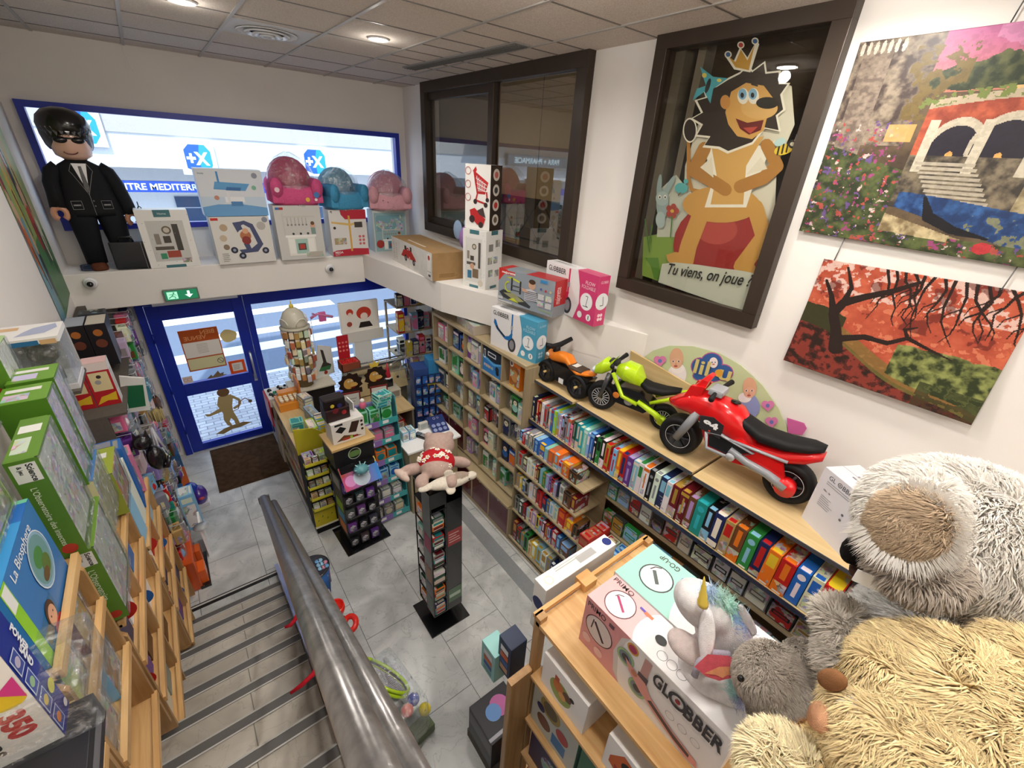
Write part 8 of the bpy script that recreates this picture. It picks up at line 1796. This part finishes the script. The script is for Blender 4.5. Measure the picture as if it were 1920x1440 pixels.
def primo(name, label, loc, d, c1, c2, word1, rz=0, front=True, dark='4a3a40'):
    t = thing(name, loc, label, 'scooter box', 'scooter boxes on the pine rack', rz); m = MB(); m.box((0, 0, d[2] / 2), d, 'efeceb', bev=.003)
    T_ = m.side(B0, d, 'TW'); T_.k = 3
    T_.rect(0, 0, .42, 1, c1); T_.circ(.52, .2, .62, 'f1efee', n=30) if False else None
    T_.poly([(.30 + .16 * (1 - math.cos(a)) , .5 + .5 * math.sin(a)) if False else (.44 - .12 * math.cos(a), .5 + .62 * math.sin(a) if abs(.5 + .62 * math.sin(a) - .5) <= .5 else (1 if math.sin(a) > 0 else 0)) for a in [(-math.pi / 2) + math.pi * k / 20 for k in range(21)]] + [(.46, 1), (.46, 0)], 'f1efee')
    q_ = .34 if front else .24; T_.circ(.17, .45, q_, 'f4f2f1').ring(.17, .45, q_ + .01, .02, dark); T_.line([(.12, .58), (.22, .34)] if front else [(.13, .55), (.2, .36)], .06, 'b03a68' if front else '55605c'); T_.line([(.11, .52), (.12, .62), (.15, .68)], .02, dark)
    T_.text(word1, .02, .82, .13, dark, w=.16, bold=.005) if front else T_.text(word1, .22, .93, .10, dark, w=.13, bold=.005, rot=180); T_.rect(.30, .72, .36, .80, 'd8704a').rect(.26, .74, .30, .80, '5a4ab0')
    T_.circ(.47, .5, .13, '1b1b1d', .11)
    for k in range(3): T_.ring(.53 + .065 * k, .24, .10, .012, '8c8c90', n=16)
    S_ = m.side(B0, d, 'N'); S_.k = 2; S_.rect(0, 0, 1, 1, c2)
    if front:
        W_ = m.side(B0, d, 'W'); W_.k = 2; W_.rect(0, 0, .36, 1, c2)
        W_.poly([(.36, 0), (.36, 1), (.3, .86), (.27, .5), (.3, .14)], 'c9c3c0'); W_.poly([(.36, 0), (.36, 1), (.335, .86), (.31, .5), (.335, .14)], 'e2dddb'); W_.rect(.355, 0, 1, 1, 'e2dddb')
        W_.text(word1, .02, .84, .1, dark, w=.15, bold=.005); W_.rect(.2, .85, .24, .92, '6a5060')
        W_.circ(.14, .56, .23, 'd0c2be').ring(.14, .56, .235, .012, dark).line([(.1, .68), (.19, .42)], .045, '3a2a34').line([(.08, .5), (.09, .7)], .02, dark)
        for a, b_ in ((.06, .22), (.17, .16)): W_.circ(a, b_, .08, 'dbb0ac')
        W_.circ(.39, .88, .09, 'c8903a').circ(.39, .88, .065, 'a03a5c')
        pk_ = 'cf8f88'
        for a, b_ in ((.36, .62), (.48, .30)): W_.circ(a, b_, .14, '6f7d86').ring(a, b_, .105, .03, '8fb07a').circ(a, b_, .06, '3a3a40')
        W_.poly([(.475, .95), (.525, .95), (.52, .62), (.47, .62)], 'b58a86').rect(.46, .52, .53, .64, '4a4048')
        W_.poly([(.36, .64), (.45, .56), (.52, .54), (.57, .4), (.74, .24), (.9, .17), (.92, .07), (.84, .05), (.62, .2), (.5, .32), (.4, .48)], pk_); W_.poly([(.58, .36), (.74, .22), (.86, .16), (.86, .1), (.76, .13), (.56, .3)], '4a3c40'); W_.circ(.44, .52, .05, 'b0705c')
        W_.text('GL', .55, .68, .23, '3a3a3e', w=.11, bold=.03); W_.ring(.71, .795, .08, .045, '3a3a3e').circ(.71, .795, .035, '8a2a34'); W_.text('BBER', .755, .68, .23, '3a3a3e', w=.225, bold=.03)
        for k in range(3): W_.ring(.7 + .08 * k, .46, .055, .008, '9a9a9c')
    m.build('carton_body', 'print', t); return t
primo('scooter_box', 'long pink and white scooter box at the front edge of the pine rack', (1.085, .375, TZ), (.17, .61, .28), 'efb4b4', 'cf8f90', 'PRIMO')
primo('scooter_box', 'long mint and white scooter box behind the pink one on the pine rack', (1.315, .33, TZ), (.265, .73, .275), '9fd4c6', '5f8f86', 'GO-UP', front=False)
t2 = thing('white_flat_box', (1.28, .97, TZ - .31), 'white flat box with small navy oval mark at the far end of the pine rack', 'box', rz=0)
m = MB(); m.box((0, 0, .15), (.50, .085, .34), 'eceae6', bev=.003); F = m.side((0, 0, -.02), (.50, .085, .34), 'T'); F.k = 3; F.circ(.94, .5, .3, '28357a').circ(.1, .45, .3, 'd9d5c9').circ(.1, .45, .22, 'ece9e2').rect(.5, .25, .74, .75, 'b0aeac', mi=0).lines(.22, .6, .6, .9, 2, 'b9b7b2', rd); F = m.side((0, 0, -.02), (.5, .085, .34), 'W'); F.k = 2; F.circ(.5, .6, .12, '2a2a60'); m.build('carton_body', 'print', t2)
def simple_t(name, label, loc, d, col, drawer, rz=0, top=None):
    t = thing(name, loc, label, 'boxed toy', 'wooden toys in white boxes on the pine rack', rz); m = MB(); m.box((0, 0, d[2] / 2), d, col, bev=.002); F = m.side(B0, d, 'W'); F.k = 2; drawer(F); T_ = m.side(B0, d, 'TW'); T_.k = 2
    if top: T_.rect(.02, .02, .98, .98, top)
    m.build('carton_body', ['print', 'busy'], t); return m
def d_animals(F): F.circ(.45, .4, .3, '8fa45c').circ(.4, .5, .16, 'c9743a').circ(.6, .5, .12, '6a4a3a').circ(.5, .36, .1, 'd9a05a').rect(.3, .62, .4, .78, 'b85a3a').circ(.7, .6, .06, '17171a')
simple_t('wooden_toy_box', 'white box showing small wooden animals, on the second shelf of the pine rack', (1.0, .64, 1.93), (.19, .27, .22), 'efece8', d_animals)
def d_penguin(F): F.poly([(.1, .5), (.3, .9), (.6, .8), (.7, .2), (.5, .1), (.1, .3)], 'c9602c').circ(.42, .62, .16, '17171a').circ(.42, .55, .1, 'efece8').poly([(.2, .3), (.8, .1), (.8, .2), (.2, .42)], 'a33226').circ(.86, .3, .07, '2a3a7a').circ(.7, .4, .07, 'a34a3a')
simple_t('penguin_toy_box', 'white box with an orange and black penguin toy on the pine rack\'s second shelf', (1.0, .26, 1.93), (.19, .27, .22), 'efece8', d_penguin)
def d_pink(F): F.poly([(.1, .2), (.5, .8), (.9, .3)], 'd8708a').circ(.5, .4, .15, '8a3a5c')
simple_t('pink_toy_box', 'white box with a pink picture, cut by the bottom edge on the second shelf', (1.0, -.08, 1.93), (.19, .26, .22), 'efece8', d_pink)
def d_farm(F): F.rect(0, .0, 1, 1, 'c9ccc2').circ(.4, .72, .2, 'a9904a').circ(.4, .72, .14, '6a5a3c').circ(.3, .3, .14, '7a4a34').rect(.5, .1, .8, .35, '3a7ab0').circ(.7, .5, .12, 'b83a3a').circ(.2, .55, .08, '2c2a5c')
simple_t('farm_play_box', 'turquoise topped box with farm pictures on the third shelf of the pine rack', (.98, .66, 1.55), (.14, .30, .34), '6fb8ae', d_farm, top='7fc4b8')
def d_ov(F): F.rect(0, 0, 1, 1, '3f7a5c').circ(.4, .5, .3, 'e9e0c0', .16).circ(.4, .5, .22, 'a86a3a', .1).circ(.7, .2, .1, '28357a')
simple_t('green_play_box', 'dark green and orange box beside the turquoise topped box on the third shelf', (.98, .34, 1.55), (.14, .30, .32), 'c9843a', d_ov)
simple_t('vehicle_play_box', 'white box with navy oval mark on the third shelf, cut by the bottom edge', (.98, .02, 1.55), (.14, .3, .28), 'd9d9d6', d_ov)
simple_t('night_sky_box', 'dark purple box on the fourth shelf of the pine rack', (.98, .62, 1.2), (.14, .34, .26), '2c1d4c', lambda F: F.circ(.5, .5, .3, '5a2a6a', mi=1))
simple_t('wooden_game_box', 'dark red box behind the animal box on the second shelf', (1.22, .68, 1.93), (.18, .2, .24), '8a3a2c', d_pink)
for nme, lab, loc, d, c, a in (('tablet_box', 'dark navy box with small pictures hooked on the end of the pine rack', (.90, .985, 1.74), (.1, .1, .25), '1a2848', 'cfa07a'), ('teal_flat_box', 'pale teal box below the navy box at the rack end', (.87, 1.08, 1.62), (.1, .12, .22), '8fc4c0', '6a9a98')):
    m = MB(); m.box((0, 0, d[2] / 2), d, c, bev=.003); F = m.side(B0, d, 'W'); F.k = 2
    for k in range(4): F.rect(.2, .08 + .2 * k, .8, .24 + .2 * k, [a, '3a5a9a', 'c9602c', 'd9d9dc'][k])
    tag(m.build(nme, 'print', loc=loc), lab, 'boxed toy')

m = MB(); m.b2(0, 0, 0, .32, .3, .34, '24242a', bev=.004); F = Face(m, (.32, .3, .3404), (-.32, 0, 0), (0, -.3, 0)); F.circ(.4, .4, .25, 'c46aa8').circ(.6, .45, .2, '6a9ad8'); F.rect(.0, .86, 1, .94, 'a9a9b0'); F = Face(m, (-.0005, .3, 0), (0, -.3, 0), (0, 0, .34)); F.rect(.05, .5, .95, .9, '55555c').rect(.1, .1, .9, .3, '3a3a40'); tag(m.build('light_toy_box', 'print', loc=(.97, 1.18, .1)), 'black box with pink and blue glow picture on the floor behind the pine rack', 'box')
part('floor_riser', 'matte', t, (.07, 1.6, 0, .4, 1.95, .099)); m = MB(); m.b2(0, 0, 0, .2, .2, .3, 'd8814c', bev=.004); m.b2(.01, .01, .3, .19, .19, .31, 'cfa878'); tag(m.build('orange_box', 'print', loc=(1.08, .94, .1)), 'small orange box in front of the black box behind the pine rack', 'box')

# ------------------------------------------------------------------ plush fur built from small tapered tufts
def fur(body, parent, n, length, width, seed, comb=(0, 0, -1), name='fur', keep=None, jit=.18, curl=.5, dark=.35):
    me = body.data; me.calc_loop_triangles(); rg = np.random.default_rng(seed)
    nv = len(me.vertices); co = np.empty(nv * 3, np.float32); me.vertices.foreach_get('co', co); co = co.reshape(-1, 3)
    no = np.empty(nv * 3, np.float32); me.vertex_normals.foreach_get('vector', no); no = no.reshape(-1, 3)
    cl = np.empty(nv * 4, np.float32); me.color_attributes['Col'].data.foreach_get('color', cl); cl = cl.reshape(-1, 4)[:, :3]
    tr = np.empty(len(me.loop_triangles) * 3, np.int32); me.loop_triangles.foreach_get('vertices', tr); tr = tr.reshape(-1, 3)
    a, b_, c = co[tr[:, 0]], co[tr[:, 1]], co[tr[:, 2]]; ar = np.linalg.norm(np.cross(b_ - a, c - a), axis=1)
    if keep is not None: ar = ar * keep((a + b_ + c) / 3)
    k = rg.choice(len(tr), n, p=ar / ar.sum()); u = rg.random((n, 2)); f = u.sum(1) > 1; u[f] = 1 - u[f]; w0 = 1 - u.sum(1)
    mix = lambda q: q[tr[k, 0]] * w0[:, None] + q[tr[k, 1]] * u[:, :1] + q[tr[k, 2]] * u[:, 1:]
    P = mix(co); N = mix(no); N /= np.linalg.norm(N, axis=1)[:, None] + 1e-9; Cc = mix(cl)
    s = 34.0
    V = np.stack([vnoise(P[:, 0] * s + P[:, 2] * s * .7, P[:, 1] * s + P[:, 2] * s * .6, seed + q) - .5 for q in range(3)], 1)
    C0 = np.array(comb, float) + V * 3.2 * curl + rg.normal(0, .25, (n, 3)); T = C0 - N * (C0 * N).sum(1)[:, None]; T /= np.linalg.norm(T, axis=1)[:, None] + 1e-9
    L_ = length * rg.uniform(.6, 1.15, n)[:, None]; B = np.cross(N, T); W_ = width * rg.uniform(.6, 1.3, n)[:, None]
    p1 = P + N * L_ * .42 + T * L_ * .22; p2 = P + N * L_ * .58 + T * L_ * .78
    vs = np.stack([P - B * W_ - N * .002, P + B * W_ - N * .002, p1 - B * W_ * .8, p1 + B * W_ * .8, p2], 1).reshape(-1, 3)
    i0 = np.arange(n)[:, None] * 5; q4 = (i0 + np.array([[0, 1, 3, 2]])); q3 = (i0 + np.array([[2, 3, 4]]))
    mesh = bpy.data.meshes.new(name); mesh.vertices.add(n * 5); mesh.vertices.foreach_set('co', vs.astype(np.float32).ravel())
    mesh.loops.add(n * 7); li = np.concatenate([q4, q3], 1).ravel(); mesh.loops.foreach_set('vertex_index', li.astype(np.int32))
    mesh.polygons.add(n * 2); st = (np.arange(n)[:, None] * 7 + np.array([[0, 4]])).ravel(); mesh.polygons.foreach_set('loop_start', st.astype(np.int32))
    mesh.polygons.foreach_set('use_smooth', np.ones(n * 2, bool))
    mesh.update(calc_edges=True); mesh.validate()
    ca = mesh.color_attributes.new('Col', 'FLOAT_COLOR', 'POINT'); h = (1 + rg.normal(0, jit, n))[:, None]; Cc = np.clip(Cc * h, 0, 1)
    a4 = np.ones((n, 5, 4), np.float32); a4[:, :, :3] = Cc[:, None, :]
    ca.data.foreach_set('color', a4.ravel()); mesh.materials.append(M['fur']); o = bpy.data.objects.new(name, mesh); COL.objects.link(o); o.parent = parent; o['kind'] = 'stuff'; return o
def E3(p, r_, col, rot=(0, 0, 0)): return (tuple(p), r_, rot, col)

# giant grey white bear: sits on the rack behind the yellow one
G0 = Vector((1.62, -.08, TZ)); t = thing('giant_plush_bear', G0, 'giant grey and white plush bear with a pale ear, at the right edge', 'soft toy')
def gl(px, py, dep): return pd(px, py, dep) - G0
gw, gg, gt = 'd9d3ca', 'a99e93', 'bfa98f'
ear = gl(1705, 985, .915); hd = gl(1800, 1000, 1.1)
body = soft('bear_body', [E3(hd, (.18, .215, .175), gw), E3(gl(1715, 1062, 1.0), (.10, .09, .065), gg), E3(gl(1850, 1080, 1.1), (.16, .18, .10), gg), E3(gl(1655, 1010, 1.1), (.04, .05, .06), gg), E3(gl(1722, 955, .985), (.08, .07, .09), gw),
    E3(gl(1850, 1230, 1.25), (.20, .24, .2), 'e4e1dd'), E3(gl(1700, 1185, 1.15), (.12, .12, .12), 'ebe9e6'), E3(gl(1578, 1168, 1.13), (.075, .065, .045), 'bdb5aa', (.2, 0, .3)), E3(gl(1592, 1238, 1.1), (.09, .07, .06), 'bdb5aa'), E3(gl(1650, 1310, 1.2), (.12, .11, .13), 'b0a89d')], t, .016)
fur(body, t, 90000, .034, .0017, 3, comb=(.3, .2, -1), curl=.45)
er = soft('ear', [E3(ear, (.03, .062, .075), gt)], t, .010); fur(er, er, 14000, .03, .0016, 5, comb=(0, .6, -.6), name='ear_fur')
e2 = MB(); rgE = random.Random(1); cE = ear + Vector((.01, .01, 0))
for k in range(2600):
    a = rgE.uniform(1.2, 5.6); dir_ = (Vector((0, 1, 0)) * math.cos(a) + Vector((.2, 0, 1)).normalized() * math.sin(a)); b0 = cE + dir_ * rgE.uniform(.058, .07) + Vector((rgE.uniform(-.03, .03), 0, 0)); tip = b0 + dir_ * rgE.uniform(.02, .045) + Vector((-.015, rgE.uniform(-.01, .01), rgE.uniform(-.015, .005))); sd = Vector((1, 0, 0)).cross(dir_) * .0016
    e2.add([b0 - sd, b0 + sd, tip], [(0, 1, 2)], 'e6e2dc')
o_ = e2.build('ear_fringe', 'fur', er); o_['kind'] = 'stuff'
m = MB(); m.ball(gl(1614, 1030, 1.06), (.03, .035, .055), '141213', rot=Euler((.3, 0, 0))); m.build('eye_patch', 'velvet', t); m = MB(); m.ball(gl(1624, 1000, 1.03), .012, '1a1413'); m.build('eye', 'plastic', t)
m = MB(); m.ball(gl(1618, 1075, 1.08), (.03, .03, .022), '4a342c'); m.build('nose', 'velvet', t)
m = MB(); q = gl(1627, 1088, 1.0); m.box(q, (.004, .05, .035), 'e9e9e6', rz=.3); m.build('price_tag', 'print', t)
# big yellow teddy at the bottom right
Y0 = Vector((1.12, -.30, TZ)); t = thing('yellow_teddy_bear', Y0, 'large golden cream teddy bear at the bottom right corner', 'soft toy')
def yl(px, py, dep): return pd(px, py, dep) - Y0
yc, yd = 'e6cf9e', 'd6b77e'
body = soft('teddy_body', [E3(yl(1800, 1350, .86), (.14, .18, .15), yc), E3(yl(1690, 1290, .88), (.07, .08, .07), yc), E3(yl(1905, 1245, .86), (.06, .06, .055), yc), E3(yl(1740, 1430, .84), (.15, .17, .13), yc), E3(yl(1880, 1400, .8), (.13, .13, .12), yc), E3(yl(1650, 1425, .9), (.06, .07, .07), yd),
    E3(yl(1560, 1450, 1.05), (.12, .1, .08), 'a87848'), E3(yl(1620, 1520, .9), (.14, .13, .13), yd), E3(yl(1468, 1448, .93), (.078, .08, .07), 'ecdcb4'), E3(yl(1560, 1520, 1.0), (.13, .11, .09), 'ecdcb4')], t, .013)
fur(body, t, 90000, .040, .0018, 8, comb=(-.1, .3, -.9), curl=.75)
m = soft('muzzle', [E3(yl(1590, 1345, .885), (.036, .034, .07), 'dfd6c6')], t, .01); m2 = MB(); m2.ball(yl(1560, 1275, .90), (.017, .022, .032), '8a6040', rot=Euler((.4, 0, 0))); m2.build('nose', 'velvet', m)
m = MB(); a, b_, c = yl(1530, 1340, .9), yl(1610, 1385, .88), yl(1560, 1385, .9); m.tube([a, (a + b_) / 2 + Vector((0, 0, -.005)), b_, yl(1640, 1440, .86)], [.028, .024, .026, .03], 'd9a27c', n=10); m.build('ribbon', 'velvet', t)
# grey plush dog between the unicorn and the bears
D0 = Vector((1.25, -.02, TZ + .28)); t = thing('grey_plush_dog', D0, 'grey plush animal with a small black eye between the unicorn and the yellow teddy', 'soft toy')
def dl(px, py, dep): return pd(px, py, dep) - D0
body = soft('plush_body', [E3(dl(1440, 1270, 1.22), (.09, .085, .09), 'a79d92'), E3(dl(1480, 1330, 1.2), (.1, .1, .12), 'a79d92'), E3(dl(1530, 1390, 1.15), (.1, .12, .12), '95897c'), E3(dl(1500, 1240, 1.25), (.06, .05, .06), 'a79d92')], t, .012)
fur(body, t, 40000, .02, .0013, 12, comb=(.2, -.6, -.6), curl=.5)
m = MB(); m.ball(dl(1389, 1272, 1.14), .009, '0d0d0d'); m.build('eye', 'plastic', t)

# unicorn
U0 = Vector((1.24, .29, TZ + .28)); t = thing('unicorn_plush', U0, 'white unicorn plush with gold horn, pastel mane and pink orange wing on the scooter boxes', 'soft toy')
def ul(px, py, dep): return pd(px, py, dep) - U0
def uc(cx, cy, dep): return ul(880 + cx / 3.2, 1000 + cy / 3.2, dep)
W1 = 'e6e2e2'
body = soft('unicorn_body', [E3(uc(1400, 430, 1.42), (.075, .10, .07), W1), E3(uc(1345, 400, 1.40), (.05, .055, .05), W1), E3(uc(1520, 560, 1.43), (.085, .09, .10), W1), E3(uc(1560, 700, 1.45), (.08, .09, .08), W1), E3(uc(1540, 850, 1.47), (.10, .10, .08), W1), E3(uc(1300, 680, 1.44), (.045, .07, .04), 'e3d3cf'), E3(uc(1400, 840, 1.46), (.06, .09, .045), W1), E3(uc(1600, 880, 1.46), (.08, .06, .06), W1)], t, .009)
m = MB(); m.rings([[v for v in (uc(1400, 430, 1.3) + (uc(1410, 260, 1.28) - uc(1400, 430, 1.3)) * k / 8 + Vector((.017 * (1 - k / 8.6) * math.cos(a) * (1.1 if k % 2 else .95), .017 * (1 - k / 8.6) * math.sin(a) * (1.1 if k % 2 else .95), 0)) for a in [2 * math.pi * i / 12 for i in range(12)])] for k in range(9)], 'd8bc4c'); m.build('horn', 'plastic', t)
for p_, q_, c_ in (((1440, 470), (1400, 780), W1), ((1640, 450), (1700, 600), 'd9d2d6')):
    a, b_ = uc(*p_, 1.33), uc(*q_, 1.31); m = MB(); m.rings([[(a + (b_ - a) * k / 6) + Vector((.004 * math.cos(an), w_ * math.cos(an), .012 * math.sin(an))) for an in [2 * math.pi * i / 10 for i in range(10)]] for k, w_ in enumerate((.012, .026, .03, .03, .026, .018, .006))], c_); m.build('ear', 'velvet', t)
mn = MB(); rgm = random.Random(6)
path = [(1440, 370, 'b9d2ee'), (1500, 400, 'c4e8dc'), (1560, 450, 'b4e6d8'), (1600, 520, 'a9ccf2'), (1620, 590, 'b4c4f2'), (1640, 640, 'e6d6ee'), (1640, 700, 'c4e4dc'), (1600, 940, 'b4dedc'), (1640, 1000, 'b0b8dc')]
for (x_, y_, c_) in path:
    for k in range(420 if y_ < 900 else 300):
        p_ = uc(x_ + rgm.gauss(0, 24), y_ + rgm.gauss(0, 24), 1.345 + rgm.uniform(0, .03)); d_ = Vector((rgm.uniform(-.4, 1), rgm.uniform(-.6, .8), rgm.uniform(-.9, .7))).normalized() * rgm.uniform(.02, .045); sd = d_.cross(Vector((.57, .69, -.45))).normalized() * .0013
        mn.add([p_ - sd, p_ + sd, p_ + d_], [(0, 1, 2)], c_)
o_ = mn.build('mane', 'fur', t); o_['kind'] = 'stuff'
m = MB(); q = [uc(a, b_, 1.27) for a, b_ in ((1350, 800), (1430, 725), (1560, 735), (1630, 790), (1600, 860), (1500, 885), (1420, 860))]; n3 = (ray(1340, 1240)); n3 = Vector(n3 / np.linalg.norm(n3)) * .02
m.add([v for v in q] + [v + n3 for v in q], [list(range(7))[::-1], list(range(7, 14))] + [(i, (i + 1) % 7, 7 + (i + 1) % 7, 7 + i) for i in range(7)], 'd8606c'); q2 = [uc(a, b_, 1.266) for a, b_ in ((1410, 840), (1500, 800), (1610, 800), (1590, 855), (1550, 850), (1520, 868), (1480, 850))]
m.add(q2, [list(range(7))[::-1]], 'e39a70'); wg = m.build('wing', 'velvet', t); m = MB(); m.tube([uc(1350, 860, 1.32), uc(1380, 770, 1.32), uc(1450, 715, 1.32), uc(1560, 725, 1.32)], .01, 'b0aab8'); m.build('wing_edge', 'velvet', wg)
